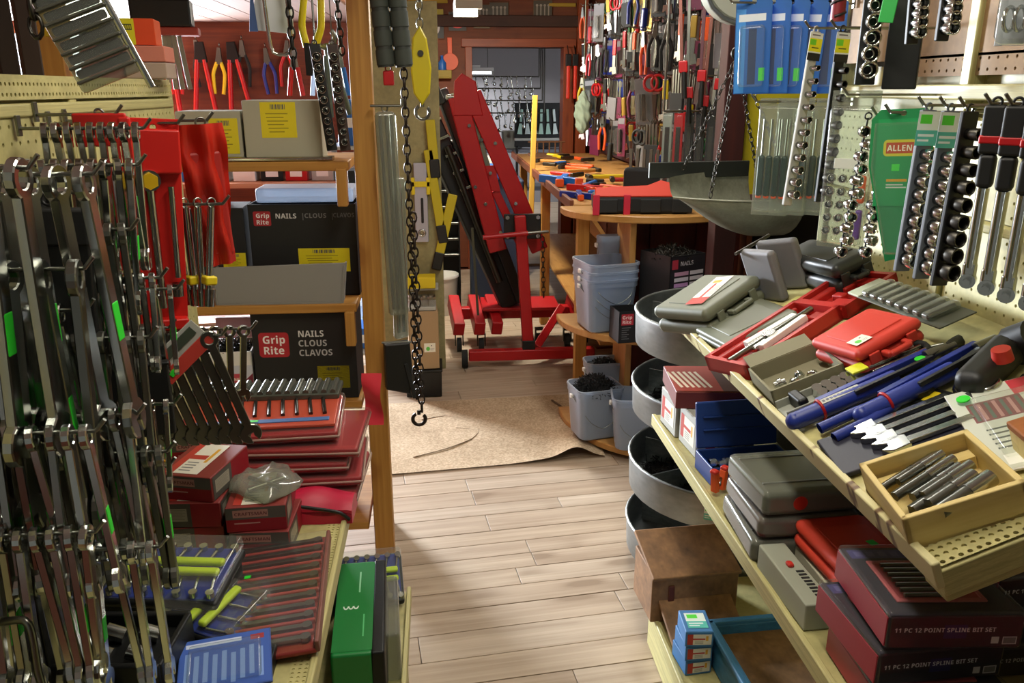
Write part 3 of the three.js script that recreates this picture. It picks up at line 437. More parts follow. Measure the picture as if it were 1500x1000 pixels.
function chainGeo(a, b, pitch, thick = 0.0022, wid = 0.6) {
  const A = new THREE.Vector3(...a), B = new THREE.Vector3(...b), L = A.distanceTo(B), n = Math.max(1, Math.round(L / pitch)), dir = B.clone().sub(A).normalize(), q = new THREE.Quaternion().setFromUnitVectors(new THREE.Vector3(0, 1, 0), dir), out = [];
  for (let i = 0; i < n; i++) {
    const g = new THREE.TorusGeometry(pitch * 0.62, thick, 5, 10); g.scale(wid, 1, 1); if (i % 2) g.rotateY(Math.PI / 2);
    g.applyQuaternion(q); const p = A.clone().lerp(B, (i + 0.5) / n); g.translate(p.x, p.y, p.z); out.push(g);
  }
  return mg(out);
}
// yellow board behind the scale and dark post
solo('display_board', metric(box(0.44, 0.7, 0.02)), mt('#c9b81a', 0.6), 'plain yellow display board behind the hanging scale', 'board', [1.395, 1.55, -3.215]);
solo('wooden_post', metric(rb(0.09, 2.45, 0.09, 0, 1.225, 0), 'y'), new THREE.MeshStandardMaterial({ map: redwoodTex, color: '#8a5a50', roughness: 0.7 }), 'dark brown wooden post beside the yellow board', 'post', [1.135, 0, -3.215]);
// goods on the counter top
{
  const b = thing('tool_bag', 'red and black canvas tool bag open on the counter end', 'bag', [0.87, 1.07, -3.66], [0, -4, 0]);
  P('bag_body', [rb(0.42, 0.085, 0.2, 0.03, 0.043, 0, 0.02)], MT.blackm, b); for (const x of [-0.13, 0.06, 0.2]) P('pocket', rb(0.09, 0.06, 0.014, x, 0.04, 0.104, 0.005), MT.rubber, b);
  P('flap', [extr([[-0.2, 0], [0.22, 0], [0.22, 0.03], [0.14, 0.06], [0.09, 0.075], [0.03, 0.05], [-0.2, 0.04]], 0.012, 0.003, [], 0.02, 0.075, 0.085, -35)], mt('#d23a20', 0.6), b);
  for (const x of [-0.18, -0.045]) P('strap', rb(0.03, 0.09, 0.01, x, 0.045, 0.109, 0.003), mt('#c4203a', 0.7), b);
}
for (const [n, c, cat, x, y, z, s, m, lb] of [
  ['spring_clamp', 0, 'clamp', 0.74, 1.082, -4.1, 1, MT.blue, 'blue clamp lying on the counter left of the tool bag'], ['spring_clamp', 1, 'clamp', 0.74, 1.09, -4.7, 1.5, MT.bluep, 'large blue clamp on the counter edge behind the tool bag'], ['spring_clamp', 2, 'clamp', 0.86, 1.083, -4.4, 1.1, MT.redh, 'red clamp in the middle of the counter clutter'], ['spring_clamp', 3, 'clamp', 0.98, 1.083, -4.2, 1.1, MT.yellow, 'yellow clamp behind the red and black bag']]) {
  const t = thing(n, lb, cat, [x, y, z], [-90, rnd(0, 90), 0]); const g = s * 0.13;
  P('jaw', [bar([-0.3 * g, 0, 0], [-0.05 * g, 0.7 * g, 0], 0.025 * s, 0.03 * s), bar([0.3 * g, 0, 0], [0.05 * g, 0.7 * g, 0], 0.025 * s, 0.03 * s)], m, t); P('handle', [bar([-0.05 * g, 0.7 * g, 0], [-0.4 * g, 1.5 * g, 0], 0.026 * s, 0.03 * s), bar([0.05 * g, 0.7 * g, 0], [0.4 * g, 1.5 * g, 0], 0.026 * s, 0.03 * s)], m, t); P('spring', tor(0.02 * s, 0.005 * s, 0, 0.7 * g, 0), MT.steel, t); for (const k of [-1, 1]) P('pad', rb(0.03 * s, 0.02 * s, 0.03 * s, k * 0.3 * g, 0, 0), MT.orange, t);
}
const toolKinds = ['hammer', 'hand_saw', 'trowel'];
for (let i = 0; i < 14; i++) { // hammers and mallets lying about
  const z = -4.25 - i * 0.19, x = rnd(0.72, 1.2), c = pick([['yellow', MT.yellow], ['red', MT.redh], ['orange', MT.orange], ['black', MT.rubber], ['wooden', MT.pine], ['blue', MT.bluep]]);
  const t = thing('hammer', `${c[0]}-handled hammer on the counter, ${ORD[i]} back from the tool bag`, 'hammer', [x, 1.078, z], [0, rnd(0, 360), 0], 'hammers on the counter');
  P('handle', [rb(0.22, 0.024, 0.03, 0, 0.013, 0, 0.01)], c[1], t); P('head', [cyl(0.015, 0.015, 0.05, 0.11, 0.016, -0.03, 90), rb(0.028, 0.026, 0.06, 0.11, 0.016, 0.02, 0.006)], MT.dsteel, t);
}
solo('display_rack', [rb(0.3, 0.02, 0.5, 0, 0, 0), ...[0, 1, 2, 3, 4, 5].map(i => rod([-0.12 + i * 0.05, 0, -0.22], [-0.12 + i * 0.05, 0.1, -0.22], 0.006)), rod([-0.15, 0.1, -0.22], [0.16, 0.1, -0.22], 0.006)], MT.brown, 'low brown wire rack at the far end of the counter', 'rack', [0.9, 1.078, -6.8]);
{ const t = thing('display_carton', 'white and red carton standing by the counter near doorway', 'box', [0.42, 0.9, -6.6], [0, -6, 0]); P('carton', rb(0.25, 0.2, 0.14, 0, 0.1, 0), MT.white, t); decal(t, 'printed_label', TX.whiteRed, 0.24, 0.16, [0, 0.1, 0.0708]); P('stand', rb(0.22, 0.9, 0.12, 0, -0.45, 0), MT.lgrey, t); }
// ================= ENGINE HOIST AND REAR =================
const castor = (x, y, z, r = 0.045, w = 0.03) => [cyl(r, r, w, x, y, z, 0, 0, 90, 18)];
{
  const Z0 = -4.68, t = thing('engine_hoist', 'folded red engine hoist on castors with black mast and leaning boom', 'hoist', [0, 0, 0]);
  P('front_crossbar', rb(0.76, 0.062, 0.06, 0.53, 0.075, Z0, 0.006), MT.redh, t); P('wheel', castor(0.125, 0.055, Z0, 0.055, 0.035), MT.rubber, t); P('wheel', castor(0.89, 0.045, Z0 - 0.06, 0.045), MT.rubber, t);
  const up = P('upright', bar([0.51, 0.1, Z0 - 0.02], [0.46, 0.9, Z0 - 0.06], 0.066, 0.06), MT.redh, t); P('socket_foot', rb(0.075, 0.08, 0.07, 0.51, 0.12, Z0 - 0.02), MT.black, t);
  P('t_handle', [rod([0.24, 0.79, Z0 + 0.03], [0.5, 0.81, Z0 + 0.02], 0.014)], MT.redh, t); P('handle_rod', rod([0.5, 0.81, Z0 + 0.02], [0.62, 0.815, Z0 + 0.01], 0.009), MT.steel, t);
  P('pivot_plate', rb(0.22, 0.15, 0.012, 0.48, 0.83, Z0 - 0.1, 0.01), MT.black, t); for (const [x, y] of [[0.39, 0.885], [0.57, 0.885], [0.39, 0.775], [0.57, 0.775]]) P('bolt', cyl(0.013, 0.013, 0.02, x, y, Z0 - 0.09, 90, 0, 0, 6), MT.chrome, t);
  P('brace', bar([0.56, 0.1, Z0 - 0.04], [0.75, 0.28, Z0 - 0.3], 0.05, 0.05), MT.redh, t);
  // rear base
  const ZB = -5.2;
  P('base_beam', rb(0.72, 0.075, 0.07, 0.47, 0.2, ZB, 0.008), MT.redh, t); P('base_plate', rb(0.5, 0.02, 0.3, 0.5, 0.26, ZB + 0.02), MT.redh, t);
  for (const x of [0.07, 0.2, 0.31, 0.86]) P('leg', bar([x, 0.26, ZB - 0.1], [x + 0.03, 0.16, ZB + 0.26], 0.07, 0.09), MT.redh, t);
  for (const [x, z] of [[0.1, ZB + 0.2], [0.24, ZB + 0.22], [0.62, ZB + 0.14], [0.8, ZB + 0.16], [0.9, ZB + 0.2]]) { const c = P('castor', castor(x, 0.045, z, 0.045), MT.rubber, t); P('fork', [rb(0.008, 0.08, 0.04, x - 0.024, 0.08, z), rb(0.008, 0.08, 0.04, x + 0.024, 0.08, z), rb(0.056, 0.012, 0.05, x, 0.12, z)], MT.dsteel, c); }
  // black mast and ram
  P('mast', [bar([-0.1, 1.52, -5.06], [0.44, 0.27, -5.11], 0.14, 0.1)], MT.black, t); P('mast_rail', [bar([0.02, 1.6, -5.04], [0.5, 0.3, -5.09], 0.07, 0.08)], MT.black, t);
  P('mast_head', [rb(0.16, 0.1, 0.1, -0.13, 1.53, -5.0, 0.01, 0, 0, 22), rb(0.05, 0.14, 0.08, 0.0, 1.58, -4.98, 0.01, 0, 0, 22)], MT.black, t); P('pump_cap', [cyl(0.03, 0.034, 0.05, 0.1, 1.55, -4.95, 90, 0, 20), rb(0.07, 0.035, 0.05, 0.08, 1.555, -4.94, 0.014)], MT.chrome, t);
  for (let i = 0; i < 5; i++) { const s = 0.08 + i * 0.11; P('mast_sleeve', rb(0.07, 0.016, 0.02, -0.05 + s * 0.54 * 0.7 + 0.01, 1.5 - s * 0.9, -4.985, 0.003, 0, 0, 22), MT.chrome, t); }
  P('ram', rod([0.05, 1.28, -4.98], [0.36, 0.45, -5.0], 0.022), MT.dsteel, t); P('jack_lever', bar([0.19, 0.8, Z0 - 0.25], [0.22, 0.25, Z0 - 0.28], 0.03, 0.015), mt('#5b5c4a', 0.5, 0.4), t);
  // red boom: two channels with cross plates
  const ZR = -4.93; const b = P('boom_channel', bar([0.115, 1.56, ZR], [0.345, 0.66, ZR], 0.11, 0.07), MT.redh, t); P('boom_channel', bar([0.2, 1.58, ZR], [0.6, 0.66, ZR], 0.105, 0.07), MT.redh, t);
  P('boom_head', [extr([[-0.06, -0.12], [0.1, -0.12], [0.06, 0.06], [-0.01, 0.1], [-0.05, 0.06]], 0.07, 0.006, [], 0.155, 1.58, ZR - 0.035)], MT.redh, t);
  P('boom_web', [extr([[0.23, 1.17], [0.33, 1.17], [0.36, 1.02], [0.28, 1.02]], 0.03, 0, [], 0, 0, ZR - 0.01)], MT.redh, t); P('boom_inner', [bar([0.33, 1.02, ZR - 0.02], [0.5, 0.66, ZR - 0.02], 0.05, 0.05)], MT.redh, t);
  P('ram_slot', [bar([0.2, 1.43, ZR + 0.0], [0.3, 1.1, ZR], 0.045, 0.03)], MT.olive, t);
  for (const [x, y] of [[0.25, 1.32], [0.33, 1.3], [0.3, 1.13], [0.21, 1.05], [0.27, 0.95], [0.18, 1.4], [0.45, 0.95], [0.52, 0.8], [0.36, 0.78]]) P('bolt', cyl(0.011, 0.011, 0.02, x, y, ZR + 0.04, 90, 0, 0, 6), MT.chrome, t);
  P('chain', chainGeo([0.59, 0.78, Z0 - 0.02], [0.6, 0.42, Z0 - 0.02], 0.03, 0.004), MT.dsteel, t);
}
// partition with levels left of the hoist
{
  const pz = -4.46; solo('display_partition', metric(rb(0.36, 1.95, 0.03, -0.17, 1.05, pz), 'y'), new THREE.MeshStandardMaterial({ color: '#a39a6c', map: grimeTex, roughness: 0.7 }), 'drab beige display partition left of the red hoist', 'partition');
  // double-sided gondola behind the partition
  { const g = thing('gondola_shelving', 'tall grey double-sided gondola behind the beige partition', 'shelving', [-0.27, 0, -5.72]); P('centre_panel', rb(0.02, 1.95, 2.4, 0, 0.975, 0), mt('#9a978a', 0.7), g); for (const z of [-1.2, 0, 1.2]) P('upright', rb(0.05, 1.97, 0.04, 0, 0.985, z), MT.lgrey, g); for (const y of [0.15, 0.55, 0.93, 1.3]) { P('shelf_deck', rb(0.3, 0.016, 2.4, -0.16, y, 0, 0.003), MT.lgrey, g); }
    const cs = [['blue', MT.bluep], ['red', MT.redh], ['white', MT.white], ['black', MT.gun], ['silver', MT.galv], ['pale clear', MT.frost]];
    for (let r = 0; r < 4; r++) for (let i = 0; i < 7; i++) { const c = cs[(i * 5 + r * 2) % 6], h = 0.12 + ((i * 7 + r * 3) % 5) * 0.03, t = thing('goods_carton', `${c[0]} carton on the grey gondola, ${ORD[r]} shelf up, ${ORD[i]} from the camera`, 'box', [-0.45, [0.158, 0.558, 0.938, 1.308][r] + 0.0005, -4.7 - i * 0.3], [0, (i * 13) % 9 - 4, 0], 'cartons on the grey gondola'); P('carton', rb(0.16, h, 0.2, 0, h / 2, 0), c[1], t); P('end_label', rb(0.08, 0.05, 0.002, 0, h / 2, 0.1015), [MT.white, MT.yellow, MT.redh][i % 3], t); } }
  const lv = thing('spirit_level', 'silver spirit level hanging on the beige partition', 'level', [-0.1, 0.92, pz + 0.03]); P('level_body', rb(0.07, 0.42, 0.02, 0, 0.1, 0, 0.004), mt('#b9bccc', 0.35, 0.6), lv); P('slot', rb(0.018, 0.14, 0.022, 0.005, 0.06, 0.002, 0.008), MT.black, lv); P('vial', [tor(0.016, 0.006, 0.0, -0.06, 0.012), cyl(0.012, 0.012, 0.022, 0, -0.06, 0, 90)], MT.chrome, lv); P('clip', [rb(0.1, 0.03, 0.02, 0, 0.2, 0.01), rb(0.02, 0.09, 0.02, -0.04, 0.19, 0.01), rb(0.02, 0.09, 0.02, 0.04, 0.19, 0.01)], MT.yellow, lv);
  for (const [i, x, y, rz, l] of [[0, -0.02, 1.05, 8, 0.5], [1, 0.02, 0.86, -14, 0.42], [2, -0.03, 1.3, 4, 0.3]]) { const t = thing('yellow_bar_tool', ['long yellow bar tool on the partition beside the spirit level', 'slanted yellow bar tool low on the partition', 'short yellow tool high on the beige partition'][i], 'tool', [x, y, pz + 0.035], [0, 0, rz]); P('bar', rb(0.05, l, 0.016, 0, 0, 0, 0.005), mt('#b9a818', 0.5), t); P('grip', rb(0.055, 0.1, 0.024, 0, -l / 2 + 0.05, 0, 0.008), MT.black, t); }
  const pu = thing('pulley_block', 'yellow pulley block with steel hook hanging by the post', 'pulley', [-0.045, 1.62, -2.56]); P('cheek', [extr([[0, -0.06], [0.02, -0.03], [0.026, 0.04], [0.015, 0.12], [0, 0.15], [-0.018, 0.12], [-0.026, 0.03], [-0.02, -0.03]], 0.024, 0.004)], mt('#d1bf12', 0.4), pu); P('pin', cyl(0.009, 0.009, 0.04, 0, 0.08, 0.013, 90), MT.dsteel, pu); P('hook', [tor(0.02, 0.005, 0, -0.085, 0.012, 0, 0, 120, 280), rod([0, -0.06, 0.012], [0, -0.07, 0.012], 0.006)], MT.steel, pu); P('chain', chainGeo([0, 0.15, 0.012], [0, 0.42, 0.012], 0.025, 0.003), MT.steel, pu);
  printedBox('carton', 'brown cardboard carton on the floor below the partition', 'box', [-0.11, 0.16, pz + 0.17], [0, 4, 0], [0.16, 0.32, 0.18], MT.card, [[TX.stick, 'f', 0.06, 0.05, 0.03, -0.04]]);
  solo('dark_crate', [rb(0.19, 0.15, 0.2, 0, 0.078, 0), rb(0.2, 0.012, 0.21, 0, 0.15, 0)], MT.gun, 'dark grey crate on the floor under the brown carton', 'crate', [-0.11, 0, pz + 0.17]);
  const j = thing('jar_tray', 'tray of small glass jars on top of the brown carton', 'tray', [-0.11, 0.482, pz + 0.17]); P('tray', rb(0.15, 0.02, 0.16, 0, 0.01, 0), MT.lgrey, j); for (let i = 0; i < 4; i++) { const q = P('jar', cyl(0.02, 0.02, 0.05, -0.05 + i * 0.034, 0.045, 0.05), MT.clear, j); P('lid', cyl(0.02, 0.02, 0.01, -0.05 + i * 0.034, 0.075, 0.05), MT.steel, q); }
  printedBox('yellow_box', 'bright yellow box above the glass jars', 'box', [-0.11, 0.585, pz + 0.13], [0, 0, 0], [0.15, 0.06, 0.1], MT.yellow); solo('box_shelf', rb(0.18, 0.012, 0.14), MT.lgrey, 'small grey shelf holding the yellow box', 'shelf', [-0.11, 0.578, pz + 0.1]);
  // chrome rung rack behind the mast
  const rk = thing('socket_tray_rack', 'upright rack of black socket trays with chrome edges behind mast', 'rack', [0.04, 0.62, -6.2]); P('frame', [rb(0.01, 1.27, 0.1, -0.1, 0.015, 0), rb(0.01, 1.27, 0.1, 0.1, 0.015, 0), rb(0.19, 1.27, 0.01, 0, 0.015, -0.05)], MT.black, rk); for (let i = 0; i < 8; i++) P('tray', [rb(0.19, 0.018, 0.1, 0, -0.22 + i * 0.12, 0.01)], MT.steel, rk);
  solo('white_bucket', lathe([[0.001, 0], [0.1, 0], [0.12, 0.3], [0.125, 0.3], [0.125, 0.28]], 20), MT.white, 'white bucket on the floor behind the hoist', 'bucket', [0.0, 0, -5.95]);
  
  // yellow stick and blue bundle right of boom
  solo('yellow_pole', bar([0.62, 0.75, -5.6], [0.66, 1.56, -5.75], 0.035, 0.03), mt('#c49a3a', 0.5), 'yellow wooden pole standing behind the red boom', 'pole');
  const tb = thing('storage_tote', 'dark blue tote with bright blue lid right of the boom', 'tote', [0.4, 0, -5.9]); P('tote_body', rb(0.38, 1.0, 0.3, 0, 0.5, 0, 0.02), mt('#22324a', 0.6), tb); P('tote_lid', rb(0.3, 0.09, 0.3, -0.06, 1.045, 0.02, 0.015), MT.bluep, tb);
}
// signs and carded goods on the back wall
const wz = -7.592;
for (const [n, x, y, w, h, t, lb] of [['carded_tool_board', 0.55, 2.22, 0.17, 0.2, TX.board, 'framed card of small tools above the doorway, second from left'], ['carded_tool_board', 0.4, 2.2, 0.15, 0.2, TX.board, 'framed card of small tools above the left end of doorway'], ['carded_tool_board', 0.93, 2.24, 0.17, 0.2, TX.board, 'framed card of small tools above the right end of doorway'], ['blister_card', 0.0, 2.14, 0.15, 0.25, TX.signs, 'blister card with a white disc and yellow top on back wall'], ['blister_card', 0.19, 2.16, 0.16, 0.16, TX.redsign, 'red and black blister card left of the doorway'], ['blister_card', -0.22, 2.18, 0.14, 0.16, TX.redsign, 'red and black blister card behind the yellow pulley']]) {
  const o = thing(n, lb, 'card', [x, y, wz + 0.01]); P('backing', rb(w, h, 0.012, 0, 0, 0, 0.003), MT.brown, o); decal(o, 'print', t, w * 0.94, h * 0.94, [0, 0, 0.0068]);
}
solo('orange_sign', [extr(circ(0.07, 20), 0.012, 0.002), rb(0.04, 0.16, 0.012, 0, 0.12, 0.006)], MT.orange, 'round orange tag hanging left of the doorway', 'sign', [0.12, 1.83, wz + 0.02]);
solo('yellow_strip_sign', rb(0.34, 0.05, 0.01), mt('#b59a1e', 0.6), 'narrow yellow strip at the top of back wall left', 'sign', [-0.06, 2.33, wz + 0.012]);
solo('yellow_strip_sign', rb(0.24, 0.03, 0.01), mt('#a5861e', 0.6), 'short yellow strip at the top right of back wall', 'sign', [1.1, 2.3, wz + 0.012]);
solo('wall_shelf', [rb(0.5, 0.02, 0.12), rb(0.5, 0.06, 0.014, 0, 0.03, 0.06)], mt('#8f7d24', 0.6), 'yellow-brown shelf on the back wall behind the hoist head', 'shelf', [-0.12, 1.7, wz + 0.07]);
for (let i = 0; i < 4; i++) { const c = ['red', 'clear', 'yellow', 'blue'][i], m = [MT.redh, MT.frost, MT.yellow, MT.bluep][i]; solo('paint_bottle', lathe([[0.001, 0], [0.035, 0], [0.035, 0.11], [0.012, 0.14], [0.012, 0.17], [0.001, 0.17]], 12), m, `${c} bottle on the yellow-brown back wall shelf`, 'bottle', [-0.28 + i * 0.11, 1.71, wz + 0.07], [0, 0, 0], 'bottles on the wall shelf'); }
// far room goods seen through the doorway
{
  const tb = thing('display_table', 'dark display table in the room beyond the doorway', 'table', [0.95, 0, -10.2]); P('table_top', rb(1.5, 0.04, 0.6, 0, 0.9, 0), mt('#6f7078', 0.5), tb); P('shelf', rb(1.5, 0.03, 0.6, 0, 0.45, 0), mt('#4b4c54', 0.5), tb); for (const s of [-1, 1]) for (const q of [-1, 1]) P('leg', rb(0.04, 0.9, 0.04, s * 0.7, 0.45, q * 0.26), MT.gun, tb);
  const rk = thing('knife_display_board', 'black panel beyond the doorway lined with pale green tools', 'panel', [1.2, 1.1, -9.85]); P('panel', rb(0.62, 0.5, 0.02, 0, 0.1, 0), MT.blackm, rk); P('rail', rb(0.62, 0.03, 0.04, 0, -0.06, 0.02), MT.lgrey, rk); for (const x of [-0.28, 0.28]) P('leg', rb(0.03, 0.97, 0.02, x, -0.615, 0), MT.gun, rk);
  for (let i = 0; i < 7; i++) solo('putty_knife', [rb(0.03, 0.14, 0.012, 0, 0.09, 0, 0.005), extr([[-0.014, 0], [0.014, 0], [0.03, -0.12], [-0.03, -0.12]], 0.003)], pick([mt('#9fc2b4', 0.5), mt('#c9d6d2', 0.4, 0.3)]), `pale putty knife on the black far-room panel, ${ORD[i]} from left`, 'putty knife', [0.96 + i * 0.08, 1.22, -9.82], [0, 0, rnd(-6, 6)], 'putty knives beyond the doorway');
  // hanging chrome ladles and pans as a cluster of single items
  for (let r = 0; r < 4; r++) { const ry = 1.74 - r * 0.13, rz = -9.9 + r * 0.17; solo('hanging_rail', [rod([-0.5, 0, 0], [0.5, 0, 0], 0.008), rod([-0.5, 0, 0], [-0.5, 2.17 - ry, 0], 0.008), rod([0.5, 0, 0], [0.5, 2.17 - ry, 0], 0.008)], MT.dsteel, `steel rail of glinting tools beyond the doorway, ${ORD[r]} from the top`, 'rail', [0.68, ry, rz]);
    for (let i = 0; i < 13; i++) { const L = rnd(0.08, 0.2); solo('hanging_wrench', [rod([0, -0.03, 0], [rnd(-0.03, 0.03), -L, 0], 0.008, 0.008, 6), tor(0.02, 0.007, 0, -0.012, 0, 0, rnd(60, 110), 0, 360, 10), sph(0.022, 0, -L, 0, 1, 1, 0.5)], MT.chrome, `glinting chrome tool beyond the doorway, rail ${ORD[r]} from the top, ${ORD[i]} from left`, 'tool', [0.24 + i * 0.07 + rnd(-0.02, 0.02), ry, rz], [0, rnd(-20, 20), 0], 'chrome tools glinting beyond the doorway'); } }
  for (let i = 0; i < 3; i++) solo('storage_bin', [loft([[0.01, 0.01, 0.004, 0], [0.22, 0.2, 0.02, 0], [0.26, 0.24, 0.02, 0.2], [0.24, 0.22, 0.02, 0.2], [0.21, 0.19, 0.02, 0.02]])], pick([MT.lgrey, MT.grey]), `grey bin on the far-room table, ${ORD[i]} from left`, 'bin', [0.55 + i * 0.34, 0.922, -10.15]);
}
// ================= RIGHT GONDOLA: SLOPED TOP SHELF =================
const cA = Math.cos(SA.a * R), sA = Math.sin(SA.a * R), qA = new THREE.Quaternion().setFromAxisAngle(new THREE.Vector3(0, 0, 1), SA.a * R);
function putA(o, s, z, yaw = 0, off = 0, pitch = 0, roll = 0) {
  o.position.set(SA.x + s * cA - off * sA, SA.y + s * sA + off * cA, z);
  o.quaternion.copy(qA).multiply(new THREE.Quaternion().setFromEuler(E(pitch, yaw, roll))); return o;
}
function closedCase(name, label, [w, h, d], m, group, grip = true) {
  const t = thing(name, label, 'case', [0, 0, 0], [0, 0, 0], group), r = Math.min(0.016, h * 0.3);
  P('case_base', rb(w, h * 0.5, d, 0, h * 0.25, 0, r), m, t); P('case_lid', [rb(w, h * 0.47, d, 0, h * 0.755, 0, r), rb(w * 0.7, 0.004, d * 0.6, 0, h * 0.99, 0, 0.002)], m, t);
  P('latch', [rb(0.022, h * 0.4, 0.006, -w * 0.28, h * 0.5, d / 2 + 0.001, 0.002)], m, t); P('latch', [rb(0.022, h * 0.4, 0.006, w * 0.28, h * 0.5, d / 2 + 0.001, 0.002)], m, t);
  if (grip) P('handle', [rb(w * 0.32, 0.012, 0.012, 0, h * 0.5, d / 2 + 0.018, 0.005), rb(0.012, 0.012, 0.022, -w * 0.15, h * 0.5, d / 2 + 0.009, 0.004), rb(0.012, 0.012, 0.022, w * 0.15, h * 0.5, d / 2 + 0.009, 0.004)], m, t);
  return t;
}
function trayCase(parent, name, w, h, d, m, wells) { // shallow moulded tray with recessed wells, walls as ribs
  const g = [box(w, 0.006, d, 0, 0.003, 0), box(w, h, 0.01, 0, h / 2, d / 2 - 0.005), box(w, h, 0.01, 0, h / 2, -d / 2 + 0.005), box(0.01, h, d, w / 2 - 0.005, h / 2, 0), box(0.01, h, d, -w / 2 + 0.005, h / 2, 0)];
  for (const [x, z, a, b] of wells) g.push(rb(a, h * 0.75, b, x, h * 0.375, z, 0.004));
  return P(name, g, m, parent);
}
{
  const t = closedCase('tool_case', 'olive grey moulded case with red and white label at far end', [0.2, 0.075, 0.19], MT.olive); decal(t, 'printed_label', TX.whiteRed, 0.15, 0.05, [0, 0.0775, 0.02], [-90, 12, 0]); putA(t, 0.07, -1.9, 28);
  const t0 = closedCase('tool_case', 'flat olive case half under the labelled case at shelf end', [0.18, 0.03, 0.16], MT.olive, undefined, false); putA(t0, 0.1, -1.74, 8);
  const u = thing('open_tool_case', 'grey moulded case standing half open on its edge', 'case'); P('case_half', [rb(0.025, 0.13, 0.11, -0.03, 0.065, 0, 0.01), rb(0.012, 0.1, 0.08, -0.012, 0.065, 0, 0.005)], MT.grey, u); P('case_half', [rb(0.025, 0.13, 0.11, 0.03, 0.065, 0.0, 0.01, 0, 16)], MT.grey, u); P('hinge', cyl(0.004, 0.004, 0.11, 0, 0.128, -0.05, 0, 0, 90), MT.dsteel, u); putA(u, 0.24, -1.88, 20);
  const d = closedCase('tool_case', 'rounded dark grey drill case against the pegboard', [0.1, 0.08, 0.24], mt('#2f3332', 0.4)); putA(d, 0.345, -1.83, 8);
  const c = solo('instruction_leaflet', rb(0.09, 0.003, 0.08, 0, 0.0015, 0, 0.001), mt('#d8d489', 0.7), 'pale yellow leaflet beside the open red case', 'paper'); putA(c, 0.225, -1.755, 20, 0.004);
  const cc = P('printed_panel', rb(0.05, 0.001, 0.04, 0, 0.0036, 0, 0.0004), mt('#a9ab92', 0.7), c);
}
{ // open red puller case
  const t = thing('open_tool_case', 'open red moulded case holding a bright puller set', 'case'), rd = mt('#b3251f', 0.45);
  trayCase(t, 'case_tray', 0.27, 0.034, 0.13, rd, [[-0.07, -0.045, 0.1, 0.018], [0.06, -0.048, 0.12, 0.012], [-0.095, 0.045, 0.03, 0.02], [0.02, 0.048, 0.14, 0.012], [0.1, 0.03, 0.03, 0.03], [-0.12, 0.0, 0.01, 0.06], [-0.06, 0.047, 0.02, 0.014]]);
  const l = new THREE.Group(); l.name = 'lid_group'; t.add(l); l.position.set(0.215, 0.004, 0.01); trayCase(l, 'case_lid', 0.16, 0.03, 0.14, rd, [[-0.03, -0.045, 0.08, 0.02], [0.05, 0.02, 0.03, 0.05], [-0.05, 0.03, 0.03, 0.04], [0.0, 0.05, 0.06, 0.014], [0.03, -0.01, 0.05, 0.012], [-0.02, 0.0, 0.02, 0.03]]); P('hinge', cyl(0.004, 0.004, 0.12, -0.078, 0.02, 0, 90), rd, l);
  putA(t, 0.115, -1.615, 22);
  const w = thing('bearing_puller', 'polished two-jaw puller lying in the open red case', 'puller'); P('yoke', [rb(0.1, 0.012, 0.03, 0, 0.006, 0, 0.005), cyl(0.013, 0.013, 0.016, 0, 0.008, 0)], MT.chrome, w); P('jaw', [bar([-0.04, 0.008, 0.02], [0.08, 0.008, 0.012], 0.012, 0.014), bar([-0.04, 0.008, -0.02], [0.08, 0.008, -0.012], 0.012, 0.014)], MT.white, w); P('screw', rod([-0.1, 0.009, 0], [0.11, 0.009, 0], 0.006), MT.steel, w); w.scale.setScalar(1.15); putA(w, 0.105, -1.605, 22, 0.02);
}
{
  const o = openBox('open_carton', 'small olive cardboard box open with loose fittings inside', [0, 0, 0], [0, 0, 0], [0.14, 0.036, 0.125], mt('#87836a', 0.85), [], false); P('flap', box(0.13, 0.003, 0.04, 0, 0.04, -0.08, 12), mt('#87836a', 0.85), o); putA(o, 0.08, -1.42, -2);
  for (let i = 0; i < 4; i++) { const f = solo('hose_fitting', [cyl(0.007, 0.007, 0.022, 0, 0.007, 0, 0, 0, 90), cyl(0.01, 0.01, 0.007, 0, 0.008, 0, 0, 0, 90, 6)], MT.chrome, `chrome fitting inside the olive box, ${ORD[i]} from the lip`, 'fitting', [0, 0, 0], [0, 0, 0], 'fittings in the olive box'); putA(f, 0.045 + i * 0.02, -1.42 + (i % 2) * 0.02, i * 40, 0.005); }
  const r = closedCase('tool_case', 'red closed plastic case with a white price sticker', [0.15, 0.05, 0.135], mt('#c8382b', 0.5)); decal(r, 'price_sticker', TX.stick, 0.036, 0.028, [-0.04, 0.0523, 0.035], [-90, 0, 0]); putA(r, 0.22, -1.405, 14, 0.012);
  const b = thing('hex_key_blister', 'clear ribbed blister pack of dark hex keys by the pegboard', 'blister pack'); P('backing_card', rb(0.075, 0.003, 0.3, 0, 0.0015, 0, 0.001), mt('#5b5e52', 0.7), b); P('header', rb(0.075, 0.005, 0.04, 0, 0.003, -0.13, 0.001), mt('#c9cdb4', 0.6), b); for (let i = 0; i < 8; i++) P('key', [rod([-0.03, 0.01, -0.09 + i * 0.028], [0.028, 0.01, -0.09 + i * 0.028], 0.004, 0.004, 6)], MT.dsteel, b); P('blister_shell', [...Array(8).keys()].map(i => rb(0.07, 0.016, 0.024, 0, 0.011, -0.09 + i * 0.028, 0.007)), MT.smoke, b); putA(b, 0.345, -1.48, 4, 0.04);
  const cp = thing('c_clamp', 'dark iron C-clamp lying by the pegboard', 'clamp'); P('frame', tor(0.045, 0.011, 0, 0.012, 0, 90, 0, 40, 260), mt('#3d3f36', 0.5, 0.5), cp); P('screw', rod([-0.06, 0.012, -0.01], [0.02, 0.012, 0.05], 0.007), MT.dsteel, cp); P('pad', cyl(0.012, 0.012, 0.012, 0.022, 0.012, 0.052, 0, 0, 50), MT.dsteel, cp); putA(cp, 0.345, -1.27, 30);
}
